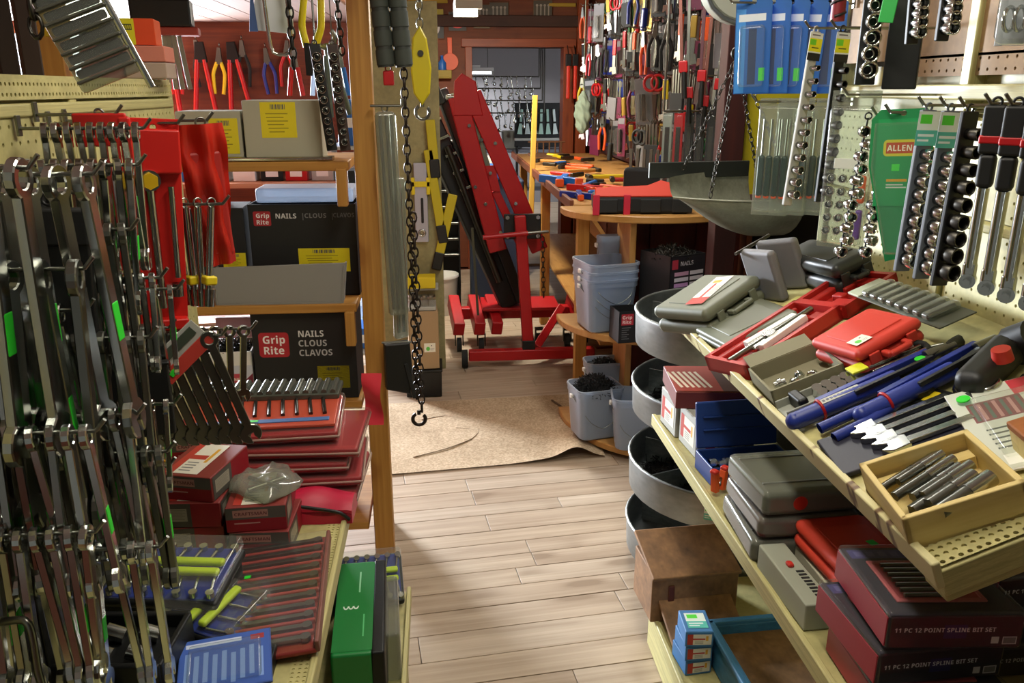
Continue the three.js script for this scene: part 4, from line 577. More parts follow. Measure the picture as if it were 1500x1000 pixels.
{ // socket tray with wrenches, yellow tag
  const t = thing('socket_tray', 'grey tray of chrome sockets and wrenches with yellow tag', 'tray'); P('tray', [box(0.27, 0.005, 0.05, 0, 0.0025, 0), rb(0.27, 0.02, 0.004, 0, 0.01, 0.025), rb(0.27, 0.02, 0.004, 0, 0.01, -0.025)], mt('#9b9e94', 0.5), t);
  for (let i = 0; i < 8; i++) P('socket', cyl(0.009, 0.009, 0.02, -0.06 + (i % 4) * 0.018, 0.015, -0.012 + 0.022 * Math.floor(i / 4), 20), MT.chrome, t);
  for (let i = 0; i < 5; i++) P('wrench', [rb(0.1, 0.006, 0.006, 0.09, 0.014 + (i % 2) * 0.006, -0.018 + i * 0.009, 0.002)], MT.chrome, t); P('tag', rb(0.03, 0.004, 0.03, 0.015, 0.032, 0, 0.001), mt('#cfd01c', 0.5), t); P('clip', rb(0.02, 0.03, 0.05, -0.1, 0.015, 0, 0.006), MT.gun, t); putA(t, 0.14, -1.318, 1, 0.004);
}
for (const [s, z, yaw, L, lb, pl] of [[0.14, -1.262, 2, 0.27, 'blue riveter with a grey name plate on the sloped shelf', true], [0.22, -1.212, 8, 0.25, 'blue riveter without plate, nearer the camera', false]]) {
  const t = thing('hand_riveter', lb, 'riveter'); P('handle', [tube([[-L / 2, 0.016, 0], [-L * 0.1, 0.018, 0.004], [L * 0.2, 0.016, 0]], 0.0155, 12, 9), sph(0.0155, -L / 2, 0.016, 0)], MT.blue, t); P('lever', [bar([-L * 0.3, 0.02, -0.02], [L * 0.5, 0.02, -0.03], 0.014, 0.014)], MT.blue, t); P('arm', [bar([L * 0.15, 0.02, 0.006], [L * 0.55, 0.024, -0.012], 0.01, 0.012), bar([-L * 0.1, 0.03, 0.016], [L * 0.45, 0.03, 0.008], 0.008, 0.008)], MT.black, t); P('jaw', [cyl(0.012, 0.01, 0.04, L * 0.52, 0.022, -0.014, 0, 0, 90), cyl(0.006, 0.006, 0.03, L * 0.6, 0.022, -0.014, 0, 0, 90)], MT.steel, t);
  P('band', tor(0.0165, 0.003, -L * 0.32, 0.017, 0, 0, 90, 0), MT.redh, t); if (pl) decal(t, 'name_plate', TX.plate, 0.075, 0.013, [-0.05, 0.0325, 0.004], [-80, 0, 0]); putA(t, s, z, yaw, 0.004);
}
solo('price_dot', cyl(0.009, 0.009, 0.002, 0, 0, 0, 0, 0, 0, 16), MT.green, 'green price dot lying on the blue tools', 'sticker'); putA(scene.children[scene.children.length - 1], 0.245, -1.27, 0, 0.034);
{ const t = thing('cable_cutter', 'blue-gripped cable cutter lying open between riveter and wrench pouch', 'cutter'); for (const s of [-1, 1]) P('grip', [tube([[-0.13, 0.012, s * 0.022], [-0.06, 0.012, s * 0.02], [-0.005, 0.012, s * 0.008]], 0.0095, 14, 8)], MT.blue, t); P('jaw', [extr([[0, -0.012], [0.05, -0.016], [0.085, 0], [0.05, 0.003], [0.05, 0.006], [0.085, 0.008], [0.045, 0.02], [0, 0.012]], 0.008, 0.001, [], 0, 0.016, 0, 90)], MT.gun, t); P('pivot_bolt', cyl(0.007, 0.007, 0.014, 0.004, 0.012, 0), MT.chrome, t); putA(t, 0.16, -1.205, 6, 0.003); }
{ const t = thing('rubber_strap_coil', 'black rubber strap coil beside the C-clamp', 'strap'); P('coil', [tor(0.03, 0.006, 0, 0.007, 0, 90), tor(0.025, 0.006, 0.004, 0.018, 0.003, 90)], MT.rubber, t); P('end_hook', rod([0.03, 0.01, 0], [0.055, 0.012, 0.015], 0.003), MT.steel, t); putA(t, 0.26, -1.335, 0, 0.003); }
{ // chrome wrench set on black card
  const t = thing('wrench_set_pouch', 'black pouch showing a fan of bright adjustable wrenches', 'wrench set'); P('pouch', rb(0.2, 0.008, 0.105, 0, 0.004, 0, 0.003), mt('#15172a', 0.5), t);
  for (let i = 0; i < 4; i++) { P('wrench', [bar([-0.02 + i * 0.006, 0.012, -0.035 + i * 0.022], [0.09, 0.012, -0.045 + i * 0.024], 0.006, 0.013), extr([[-0.02, -0.012], [0.004, -0.016], [0.016, -0.008], [0.004, -0.003], [0.004, 0.004], [0.018, 0.01], [0.0, 0.017], [-0.022, 0.012]], 0.007, 0.001, [], -0.04 + i * 0.006, 0.016, -0.033 + i * 0.022, 90, 180, 0)], MT.chrome, t); } t.scale.setScalar(1.12); putA(t, 0.115, -1.12, -6, 0.003);
  for (const [i, s, z] of [[0, 0.262, -1.165], [1, 0.272, -1.14]]) putA(solo('ring_spanner', [tor(0.02, 0.006, 0, 0.007, 0, 90, 0, 0), rod([0.02, 0.007, 0], [0.07, 0.007, 0.01], 0.005)], MT.chrome, ['chrome ring spanner behind the white card pack', 'chrome ring spanner leaning on its twin near the card pack'][i], 'spanner'), s, z, 30 + i * 20, 0.004 + i * 0.012);
  const g = thing('angle_tool', 'black power tool with a red knob at the pegboard corner', 'power tool'); P('body', [rb(0.16, 0.05, 0.055, 0, 0.028, 0, 0.02), cyl(0.03, 0.034, 0.04, 0.07, 0.035, 0.02, 60)], MT.black, g); P('knob', cyl(0.014, 0.016, 0.02, -0.01, 0.055, 0.025), MT.redc, g); P('cable', tube([[-0.08, 0.02, 0], [-0.1, 0.012, 0.03], [-0.06, 0.012, 0.05], [0.0, 0.012, 0.048]], 0.006, 16, 6), MT.rubber, g); putA(g, 0.31, -1.175, 30);
  const y = thing('carded_bit', 'small card with yellow print beside the ring spanners', 'card'); P('card', rb(0.05, 0.003, 0.08, 0, 0.0015, 0, 0.001), MT.gun, y); P('yellow_mark', rb(0.03, 0.002, 0.014, 0, 0.003, -0.022, 0.0005), MT.yellow, y); P('bit', rod([0, 0.006, -0.005], [0, 0.006, 0.034], 0.005), MT.chrome, y); putA(y, 0.215, -1.165, 18, 0.006);
  const c = thing('drill_bit_blister', 'white and red carded bit set in clear blister', 'blister pack'); P('backing_card', rb(0.15, 0.004, 0.21, 0, 0.002, 0, 0.001), MT.white, c); decal(c, 'print', TX.cardPhoto, 0.148, 0.206, [0, 0.0046, 0], [-90, 0, 0]); P('blister_shell', rb(0.1, 0.018, 0.14, 0, 0.012, 0.01, 0.006), MT.clear, c); putA(c, 0.255, -1.03, -16, 0.012, 4);
  solo('green_price_sticker', cyl(0.01, 0.01, 0.002, 0, 0, 0, 0, 0, 0, 14), MT.green, 'round green price sticker on the white carded set', 'sticker'); putA(scene.children[scene.children.length - 1], 0.222, -1.115, 0, 0.028);
}
{ // wooden box of milling cutters
  const wood = new THREE.MeshStandardMaterial({ map: lightwoodTex, roughness: 0.55 }), t = thing('wooden_cutter_box', 'open pine box at the near end of sloped shelf', 'box'), w = 0.155, d = 0.15, h = 0.05;
  P('bottom', metric(box(w, 0.006, d, 0, 0.003, 0)), wood, t); for (const s of [-1, 1]) { P('side', metric(rb(0.009, h, d, s * (w / 2 - 0.0045), h / 2, 0, 0.002), 'z'), wood, t); P('end', metric(rb(w, h, 0.009, 0, h / 2, s * (d / 2 - 0.0045), 0.002)), wood, t); }
  P('rack_block', metric(box(w - 0.02, 0.02, 0.02, 0, 0.016, -0.05)), wood, t); putA(t, 0.078, -0.945, -7);
  for (let i = 0; i < 9; i++) { const r = [0.0055, 0.006, 0.0065, 0.007, 0.008, 0.008, 0.009, 0.01, 0.012][i], L = 0.08 + rnd(0, 0.03); const q = thing('milling_cutter', `grey end mill in the pine box, ${ORD[i]} from the far end`, 'cutter', [0, 0, 0], [0, 0, 0], 'milling cutters in the pine box'); P('shank', cyl(r, r, L * 0.45, L * 0.27, r, 0, 0, 0, 90), MT.chrome, q); P('flutes', [cyl(r * 1.05, r * 1.05, L * 0.55, -L * 0.22, r, 0, 0, 0, 90, 5)], MT.steel, q); putA(q, 0.075 + ((i % 3) - 1) * 0.009, -0.995 + i * 0.0125, 16, 0.026 + (i % 2) * 0.006); }
  const b = thing('wooden_cutter_box', 'brown closed wooden box behind the open pine box', 'box'); P('box_body', metric(rb(0.11, 0.045, 0.13, 0, 0.0225, 0, 0.003)), wood, b); P('lid', metric(rb(0.112, 0.012, 0.132, 0, 0.05, 0, 0.003)), new THREE.MeshStandardMaterial({ map: pineTex, color: '#d9b08a', roughness: 0.6 }), b); putA(b, 0.25, -0.91, -8);
}
// ================= RIGHT GONDOLA: MIDDLE SHELF =================
const YB = 0.746;
for (const [i, x, z] of [[0, 0.655, -1.955], [1, 0.67, -1.83]]) printedBox('white_carton', ['white carton under the red striped pack at shelf end', 'white carton behind the blue open case'][i], 'box', [x, YB, z], [0, 4, 0], [0.15, 0.1, 0.115], MT.lgrey, [[TX.whiteRed, 'f', 0.1, 0.06], [TX.whiteRed, 'l', 0.09, 0.06]]);
{ const t = printedBox('carded_bit_pack', 'red pack with five pale bits printed on its top', 'box', [0.66, YB + 0.101, -1.93], [0, -6, 0], [0.17, 0.045, 0.2], mt('#6b2a22', 0.5), [[TX.redCard, 't', 0.168, 0.19]]); }
{ const t = thing('open_socket_case', 'open dark blue metal case of sockets on the middle shelf', 'case', [0.69, YB, -1.68], [0, 4, 0]); const bl = mt('#1c3a7c', 0.4); P('case_tray', [box(0.2, 0.005, 0.1, 0, 0.003, 0), rb(0.2, 0.045, 0.006, 0, 0.022, 0.05), rb(0.2, 0.045, 0.006, 0, 0.022, -0.05), rb(0.006, 0.045, 0.1, -0.1, 0.022, 0), rb(0.006, 0.045, 0.1, 0.1, 0.022, 0)], bl, t); P('case_lid', [rb(0.2, 0.11, 0.012, 0, 0.1, -0.064, 0.004, -12), rb(0.17, 0.004, 0.008, 0, 0.09, -0.054, 0.002, -12), rb(0.17, 0.004, 0.008, 0, 0.12, -0.06, 0.002, -12)], bl, t); for (let i = 0; i < 10; i++) P('socket', cyl(0.009, 0.009, 0.018, -0.08 + i * 0.017, 0.034, 0.012 * (i % 2), 70), MT.chrome, t); P('rack', box(0.19, 0.02, 0.05, 0, 0.016, 0.005), MT.blackm, t); }
{ const t = thing('spring_clamp', 'small orange spring clamp at the middle shelf lip', 'clamp', [0.595, YB + 0.004, -1.585], [0, 30, 0]); P('jaw', [bar([-0.01, 0.005, 0], [-0.014, 0.05, 0], 0.012, 0.016), bar([0.01, 0.005, 0], [0.016, 0.05, 0], 0.012, 0.016)], MT.orange, t); P('spring', tor(0.009, 0.003, 0, 0.026, 0), MT.steel, t); P('tip', [rb(0.016, 0.01, 0.018, -0.016, 0.054, 0), rb(0.016, 0.01, 0.018, 0.018, 0.054, 0)], MT.redc, t); }
for (const [i, y, w, h, d, m, lb] of [[0, 0, 0.21, 0.05, 0.2, mt('#4c4a42', 0.5), 'grey plastic organizer at the bottom of clear stack'], [1, 0.051, 0.2, 0.045, 0.19, mt('#5a2526', 0.4), 'dark red set wrapped in clear film, middle of stack'], [2, 0.097, 0.2, 0.052, 0.18, mt('#6e7068', 0.35), 'grey clear-lidded set with a round red emblem']]) {
  const t = thing('boxed_set', lb, 'box', [0.675, YB + y, -1.4], [0, -3 + i * 3, 0]); P('tray', rb(w, h * 0.9, d, 0, h * 0.45, 0, 0.012), m, t); P('film', rb(w * 1.01, h, d * 1.01, 0, h / 2, 0, 0.014), MT.smoke, t); P('ridge', [rb(w * 0.9, 0.003, 0.006, 0, h, d * 0.3), rb(w * 0.9, 0.003, 0.006, 0, h, -d * 0.3)], m, t);
  if (i === 2) { P('emblem', cyl(0.014, 0.014, 0.001, -0.03, h * 0.5, d * 0.506, 90, 0, 0, 20), MT.redc, t); for (let k = 0; k < 4; k++) P('stud', sph(0.005, -0.08 + k * 0.02, h + 0.001, -0.06, 1, 0.5, 1), MT.clear, t); }
}
{ const g = printedBox('long_carton', 'pale green long carton at the middle shelf lip', 'box', [0.6, YB, -1.2], [0, 2, 0], [0.05, 0.05, 0.19], mt('#9fa392', 0.7), []); P('slot_strip', [...Array(9).keys()].map(i => box(0.014, 0.001, 0.005, 0.01, 0.0506, 0.0 + i * 0.01)), MT.blackm, g); P('red_clip', rb(0.012, 0.008, 0.016, 0.0, 0.053, -0.02), MT.redc, g);
  const t = closedCase('tool_case', 'orange-red closed case with a green sticker, middle shelf', [0.14, 0.055, 0.22], mt('#d0402c', 0.5), undefined, false); t.position.set(0.715, YB + 0.042, -1.2); t.rotation.y = 4 * R; decal(t, 'price_sticker', MT.green, 0.016, 0.016, [0.02, 0.058, -0.0], [-90, 10, 0]);
  solo('grey_carton', rb(0.15, 0.04, 0.2, 0, 0.02, 0, 0.003), MT.gcard, 'grey carton underneath the orange-red case', 'box', [0.72, YB, -1.2]); }
function splineBox(label, pos, ry, tall = 0.042, group) {
  const t = thing('bit_set_box', label, 'box', pos, [0, ry, 0], group), w = 0.155, d = 0.145;
  P('carton', rb(w, tall, d, 0, tall / 2, 0, 0.003), mt('#1a1624', 0.45), t); decal(t, 'print_top', TX.splineTop, w * 0.98, d * 0.98, [0, tall + 0.0006, 0], [-90, 0, 0]); decal(t, 'print_front', TX.spline, w * 0.97, tall * 0.92, [0, tall / 2, d / 2 + 0.0008]);
  const m = mt('#c8626a', 0.5), win = [rb(0.1, 0.003, 0.006, -0.005, tall + 0.002, -0.035), rb(0.1, 0.003, 0.006, -0.005, tall + 0.002, 0.045), rb(0.006, 0.003, 0.086, -0.055, tall + 0.002, 0.005), rb(0.006, 0.003, 0.086, 0.045, tall + 0.002, 0.005)]; P('window_border', win, m, t); P('red_insert', box(0.096, 0.001, 0.076, -0.005, tall + 0.0014, 0.005), mt('#b4434c', 0.5), t);
  for (let i = 0; i < 7; i++) P('bit', rod([-0.045, tall + 0.004, -0.026 + i * 0.0105], [0.034 - i * 0.002, tall + 0.004, -0.026 + i * 0.0105], 0.0026, 0.0026, 6), MT.steel, t);
  P('film', rb(w + 0.003, tall + 0.008, d + 0.003, 0, tall / 2 + 0.002, 0, 0.005), MT.clear, t); P('red_side', [rb(0.002, tall * 0.9, d * 0.98, -w / 2 - 0.001, tall / 2, 0, 0.0008)], mt('#a3243c', 0.4), t); t.scale.setScalar(1.2); return t;
}
splineBox('topmost 11 piece spline bit set box at the shelf front', [0.69, YB + 0.123, -0.98], -4); splineBox('spline bit set box second from top of the front stack', [0.675, YB + 0.062, -0.99], 2); splineBox('lowest spline bit set box of the front stack', [0.685, YB + 0.001, -0.965], -2);
splineBox('topmost bit set box of the stack against the pegboard', [0.885, YB + 0.123, -1.06], 3); splineBox('second bit set box of the stack against the pegboard', [0.885, YB + 0.062, -1.065], -2); splineBox('lowest bit set box of the stack against the pegboard', [0.885, YB + 0.001, -1.06], 2);
solo('red_tray', rb(0.36, 0.035, 0.14, 0, 0.0175, 0, 0.006), mt('#9c1622', 0.4), 'wide red case lying at the nearest end of middle shelf', 'case', [0.8, YB + 0.045, -0.79]); solo('dark_carton', rb(0.38, 0.042, 0.14, 0, 0.021, 0, 0.003), mt('#17151f', 0.5), 'dark carton below the wide red case', 'box', [0.79, YB, -0.79]);
for (let i = 0; i < 4; i++) solo('dark_carton', rb(0.14, 0.17 + (i % 2) * 0.03, 0.15, 0, 0.09 + (i % 2) * 0.015, 0, 0.003), MT.blackm, `black carton deep in the middle shelf, ${ORD[i]} from the far end`, 'box', [0.9, YB, -1.95 + i * 0.175], [0, 2, 0], 'black cartons deep in the middle shelf');
// ================= RIGHT GONDOLA: BOTTOM SHELF =================
{ const rust = new THREE.MeshStandardMaterial({ map: noiseTex(128, 128, (u, v) => { const a = fbm(u, v, 5, 5), b = fbm(u, v, 30, 20); return [cl(96 + 60 * a + 30 * b), cl(72 + 46 * a + 22 * b), cl(52 + 30 * a + 14 * b)]; }, [4, 4]), roughness: 0.7, metalness: 0.2 });
  const t = thing('rusty_parts_box', 'rusty brown metal parts box on the lowest shelf end', 'box', [0.67, 0.186, -1.99], [0, 4, 0]); P('box_body', metric(rb(0.25, 0.15, 0.16, 0, 0.075, 0, 0.004)), rust, t); P('lid', metric(rb(0.255, 0.012, 0.19, 0, 0.165, 0, 0.004, 14)), rust, t); P('latch', rb(0.018, 0.05, 0.006, -0.07, 0.09, 0.083), mt('#5b2a1e', 0.6), t);
  solo('leaning_drawer_front', metric(rb(0.21, 0.012, 0.16, 0, 0, 0, 0.004)), rust, 'rusty drawer plate leaning in front of the parts box', 'panel', [0.68, 0.225, -1.85], [22, 4, 0]);
  for (let i = 0; i < 3; i++) printedBox('small_carton', ['small blue and white carton low on the bottom shelf', 'small blue carton between its two neighbours on the bottom shelf', 'small blue carton topmost by the blue tray'][i], 'box', [0.615, 0.186 + i * 0.046, -1.73 + i * 0.006], [0, 6 - i * 5, 0], [0.07, 0.044, 0.09], mt('#3f78b0', 0.6), [[TX.greenTag, 't', 0.05, 0.06], [TX.whiteRed, 'f', 0.06, 0.03]], 'small cartons on the bottom shelf');
  const b = thing('parts_tray', 'worn blue metal parts tray on the bottom shelf', 'tray', [0.8, 0.187, -1.62], [0, 3, 0]), bm = new THREE.MeshStandardMaterial({ color: '#3f86b8', map: grimeTex, roughness: 0.5 }); P('tray_rim', [rb(0.26, 0.1, 0.012, 0, 0.05, 0.13), rb(0.26, 0.1, 0.012, 0, 0.05, -0.13), rb(0.014, 0.1, 0.26, -0.125, 0.05, 0), rb(0.014, 0.1, 0.26, 0.125, 0.05, 0), rb(0.28, 0.014, 0.02, 0, 0.102, 0.135), rb(0.28, 0.014, 0.02, 0, 0.102, -0.135), rb(0.022, 0.014, 0.28, -0.13, 0.102, 0), rb(0.022, 0.014, 0.28, 0.13, 0.102, 0)], bm, b); P('tray_floor', metric(box(0.25, 0.006, 0.25, 0, 0.07, 0)), rust, b); }
// ================= HANGING GOODS: SHARED BUILDERS =================
function wrenchGeo(L, r1, s, r2, th) { // box ring at the top (origin inside the ring), open jaw at the bottom
  const o = [], a = Math.asin(s / r1) / R, b = Math.asin(s / r2) / R;
  for (let i = 0; i <= 14; i++) { const q = (-90 + a + (360 - 2 * a) * i / 14) * R; o.push([r1 * Math.cos(q), r1 * Math.sin(q)]); }
  const J = (ang, rr) => { const q = (ang + 12) * R; return [rr * Math.cos(q), -L + rr * Math.sin(q)]; };
  for (let i = 0; i <= 6; i++) { const q = (90 + b + (165 - b) * i / 6) * R; o.push([r2 * Math.cos(q), -L + r2 * Math.sin(q)]); }
  o.push(J(248, r2 * 1.0), J(230, r2 * 0.42), J(170, r2 * 0.36), J(10, r2 * 0.36), J(-50, r2 * 0.42), J(-68, r2 * 1.0));
  for (let i = 0; i <= 6; i++) { const q = (-48 + (138 - b) * i / 6) * R; o.push([r2 * Math.cos(q), -L + r2 * Math.sin(q)]); }
  return extr(o, th, th * 0.18, [circ(r1 * 0.62, 12)], 0, 0, -th / 2);
}
const WG = { big: wrenchGeo(0.3, 0.021, 0.0095, 0.026, 0.009), mid: wrenchGeo(0.19, 0.0145, 0.006, 0.018, 0.007), small: wrenchGeo(0.125, 0.011, 0.0045, 0.0135, 0.006) };
const stickerGeo = { big: rb(0.0205, 0.05, 0.0135, 0, -0.17, 0, 0.002), mid: rb(0.0135, 0.036, 0.011, 0, -0.11, 0, 0.002), small: rb(0.0105, 0.022, 0.0095, 0, -0.07, 0, 0.002) };
function hook(x0, y, z, len, dir, label) { // rod out of a pegboard with an upturned tip
  return solo('peg_hook', [rod([0, 0, 0], [dir * len, 0, 0], 0.0026, 0.0026, 7), rod([dir * len, 0, 0], [dir * (len + 0.012), 0.014, 0], 0.0026, 0.0026, 7), rb(0.004, 0.03, 0.012, dir * 0.003, 0.004, 0, 0.001)], MT.steel, label, 'hook', [x0, y, z], [0, 0, 0], 'peg hooks');
}
const sockGeo = (r, h) => lathe([[r * 0.45, h * 0.3], [r * 0.72, h * 0.36], [r * 0.76, h], [r, h], [r, h * 0.42], [r * 0.86, h * 0.34], [r * 0.86, 0], [0.001, 0]], 14, 0, 0, 0, 90);
function socketRail(name, label, n, L, w, m, r0, r1, sm, tag, group) { // hangs from the origin, sockets face +z
  const t = thing(name, label, 'socket rail', [0, 0, 0], [0, 0, 0], group);
  P('rail', [rb(w, L, 0.008, 0, -L / 2, 0, 0.002), tor(0.006, 0.002, 0, 0.004, 0)], m, t); const y0 = tag ? 0.06 : 0.02;
  for (let i = 0; i < n; i++) { const r = r0 + (r1 - r0) * i / (n - 1), o = P('socket', sockGeo(r, 0.024), sm, t); o.position.set(0, -y0 - (L - y0 - 0.012) * (i + 0.5) / n, 0.003); }
  if (tag) decal(t, 'header_card', tag, w * 1.5, 0.055, [0, -0.03, 0.0055]); return t;
}
function place(o, pos, rot) { o.position.set(...pos); o.rotation.copy(E(...rot)); return o; }
// ================= RIGHT PEGBOARD =================
const HX = 0.996;
hook(HX, 1.795, -2.02, 0.3, -1, 'long hook holding the blue packs');
for (let i = 0; i < 5; i++) { const t = thing('blue_blister_pack', `blue blister pack on the long hook, ${ORD[i]} from the aisle`, 'blister pack', [0.75 + i * 0.046, 1.795, -2.02], [0, -32, rnd(-3, 3)], 'blue packs on one hook'); P('backing_card', [extr([[-0.042, -0.205], [0.042, -0.205], [0.042, 0.0], [0.03, 0.012], [-0.03, 0.012], [-0.042, 0.0]], 0.002, 0, [circ(0.006, 8, 0, 0.002)])], MT.bluep, t); decal(t, 'print', TX.blueTool, 0.08, 0.19, [0, -0.108, 0.0028]); P('blister_shell', rb(0.06, 0.14, 0.022, 0, -0.12, 0.012, 0.009), MT.clear, t); }
hook(HX, 1.572, -1.97, 0.24, -1, 'hook holding the screwdriver packs');
for (let i = 0; i < 3; i++) { const t = thing('screwdriver_pack', `clear pack of green-handled screwdrivers, ${ORD[i]} from the aisle`, 'blister pack', [0.81 + i * 0.045, 1.572, -1.97], [0, -28, 0], 'screwdriver packs'); P('backing_card', [extr([[-0.042, -0.27], [0.042, -0.27], [0.042, 0.008], [-0.042, 0.008]], 0.0015, 0, [circ(0.005, 8)])], MT.smoke, t); for (let k = 0; k < 4; k++) { const s = P('screwdriver', [rod([-0.027 + k * 0.018, -0.04, 0.008], [-0.027 + k * 0.018, -0.14, 0.008], 0.0028, 0.0028, 6)], MT.steel, t); P('handle', [rb(0.016, 0.1, 0.016, -0.027 + k * 0.018, -0.175, 0.009, 0.006)], mt('#14352c', 0.4), s); P('cap', rb(0.013, 0.012, 0.013, -0.027 + k * 0.018, -0.222, 0.009, 0.003), MT.orange, s); } P('blister_shell', rb(0.08, 0.25, 0.024, 0, -0.135, 0.012, 0.006), MT.clear, t); }
hook(HX, 1.722, -1.76, 0.22, -1, 'hook with the first yellow-tagged socket rail'); hook(HX, 1.715, -1.64, 0.22, -1, 'hook with the second yellow-tagged socket rail');
place(socketRail('socket_rail', 'pale socket rail with yellow header card, nearest the blue packs', 11, 0.36, 0.022, MT.lgrey, 0.006, 0.01, MT.chrome, TX.tag), [0.79, 1.715, -1.76], [0, 16, -5]);
place(socketRail('socket_rail', 'dark socket rail with yellow header card beside the pale one', 10, 0.33, 0.022, MT.gun, 0.007, 0.01, MT.dsteel, TX.tag), [0.79, 1.708, -1.64], [0, 14, -2]);
hook(HX, 1.59, -1.6, 0.2, -1, 'hook holding the clear socket blister');
{ const t = thing('socket_blister', 'clear blister pack of sockets with orange and purple driver handles', 'blister pack', [0.815, 1.59, -1.6], [0, -36, 0]); P('backing_card', [extr([[-0.045, -0.3], [0.045, -0.3], [0.045, 0.008], [-0.045, 0.008]], 0.0015, 0, [circ(0.005, 8)])], MT.smoke, t); P('label_strip', rb(0.05, 0.02, 0.002, 0, -0.13, 0.022), MT.white, t); for (let i = 0; i < 15; i++) { const o = P('socket', sockGeo(0.0085, 0.016), MT.chrome, t); o.position.set(-0.028 + (i % 3) * 0.021, -0.16 - Math.floor(i / 3) * 0.026, 0.004); } P('driver_handle', rb(0.014, 0.055, 0.014, 0.03, -0.18, 0.01, 0.005), MT.orange, t); P('driver_handle', rb(0.014, 0.06, 0.014, 0.03, -0.25, 0.01, 0.005), mt('#5a2f8a', 0.4), t); P('blister_shell', rb(0.086, 0.27, 0.03, 0, -0.155, 0.016, 0.01), MT.clear, t); }
hook(HX, 1.555, -1.5, 0.19, -1, 'hook holding strings of round sockets');
for (let i = 0; i < 3; i++) { const t = thing('socket_string', `string of chrome sockets, ${ORD[i]} from the aisle beside the green card`, 'sockets', [0.79 + i * 0.035, 1.555, -1.5], [0, -10, (i - 1) * 3 - 2], 'socket strings'); P('cord', [tor(0.006, 0.0015, 0, -0.002, 0), rod([0, -0.005, 0], [0, -0.27, 0], 0.002, 0.002, 5)], MT.black, t); for (let k = 0; k < 11; k++) { const o = P('socket', sockGeo(0.0105, 0.018), MT.chrome, t); o.position.set((k % 2) * 0.006 - 0.003, -0.03 - k * 0.0225, -0.006); o.rotation.y = (k * 37) % 50 * R; } }
hook(HX, 1.815, -1.55, 0.22, -1, 'hook with the big black socket rail'); place(socketRail('socket_rail', 'wide black rail of large chrome sockets at top of pegboard', 6, 0.2, 0.036, MT.black, 0.014, 0.016, MT.chrome), [0.8, 1.808, -1.55], [0, -14, 0]);
{ const t = thing('black_sleeve', 'plain black plastic sleeve hanging behind the large socket rail', 'sleeve', [0.85, 1.8, -1.545], [0, -38, 0]); P('sleeve', rb(0.06, 0.2, 0.012, 0.012, -0.1, -0.012, 0.003), MT.black, t); P('eyelet', tor(0.008, 0.002, 0.0, 0.006, -0.012), MT.steel, t); }
hook(HX, 1.83, -1.4, 0.22, -1, 'hook with the green-tagged socket rail'); place(socketRail('socket_rail', 'black socket rail with a slanted green tag at top', 8, 0.15, 0.022, MT.black, 0.009, 0.011, MT.chrome), [0.8, 1.823, -1.42], [0, 5, 3]);
solo('green_tag', rb(0.025, 0.12, 0.003, 0, -0.06, 0), mt('#2ca84a', 0.5), 'bright green tag hanging left of a black socket rail', 'tag', [0.79, 1.83, -1.455], [0, -38, -6]);
hook(HX, 1.825, -1.32, 0.22, -1, 'hook with the short black socket rail'); place(socketRail('socket_rail', 'short black socket rail right of the green tag', 8, 0.145, 0.022, MT.black, 0.009, 0.011, MT.chrome), [0.8, 1.818, -1.32], [0, 5, 0]);
{ const t = thing('spring_blister', 'clear pack of large chrome rings at top right corner', 'blister pack', [0.86, 1.86, -1.16], [0, -38, 0]); P('backing_card', rb(0.17, 0.2, 0.002, 0.02, -0.1, 0), mt('#a9adb4', 0.5), t); for (let i = 0; i < 12; i++) P('ring', tor(0.016, 0.003, -0.05 + i * 0.013, -0.165, 0.018, 0, 68, 0), MT.chrome, t); P('rod_strip', [0, 1, 2, 3].map(i => rod([-0.04 + i * 0.04, -0.02, 0.008], [-0.04 + i * 0.04, -0.13, 0.008], 0.006)), MT.lgrey, t); P('blister_shell', rb(0.17, 0.19, 0.044, 0.02, -0.105, 0.022, 0.012), MT.clear, t); hook(HX, 1.858, -1.16, 0.14, -1, 'hook holding the pack of chrome rings'); }
hook(HX, 1.562, -1.4, 0.22, -1, 'hook holding the green hex key card');
{ const t = thing('hex_key_card', 'tapered green hex key card with orange label', 'card', [0.8, 1.562, -1.4], [0, -30, 3]); P('backing_card', [extr([[-0.05, -0.01], [-0.036, 0.006], [0.036, 0.006], [0.05, -0.01], [0.05, -0.09], [0.022, -0.25], [-0.012, -0.26], [-0.05, -0.09]], 0.002, 0, [circ(0.005, 8, 0, -0.001)])], mt('#1c8a4c', 0.5), t); decal(t, 'print', TX.allen, 0.07, 0.15, [-0.004, -0.085, 0.0027]); P('blister_shell', extr([[-0.04, -0.02], [0.04, -0.02], [0.042, -0.09], [0.016, -0.24], [-0.01, -0.24], [-0.042, -0.09]], 0.014, 0.004, [], 0, 0, 0.004), MT.clear, t); }
for (const [i, z, m, sm, tg] of [[0, -1.335, mt('#5a6068', 0.5), MT.chrome, TX.greenTag], [1, -1.275, mt('#5a6068', 0.5), MT.chrome, TX.greenTag], [2, -1.225, MT.black, MT.dsteel, null]]) { hook(HX, 1.575, z, 0.2, -1, ['hook of the first grey socket rail', 'hook of the second grey socket rail', 'hook of the black impact socket rail'][i]); place(socketRail('socket_rail', ['grey socket rail with green tag beside the green card', 'grey socket rail with green tag, the nearer one', 'black rail of dark impact sockets'][i], 9, 0.27, 0.03, m, 0.0095, 0.014, sm, tg), [0.805, 1.568, z], [0, 12, -2]); }
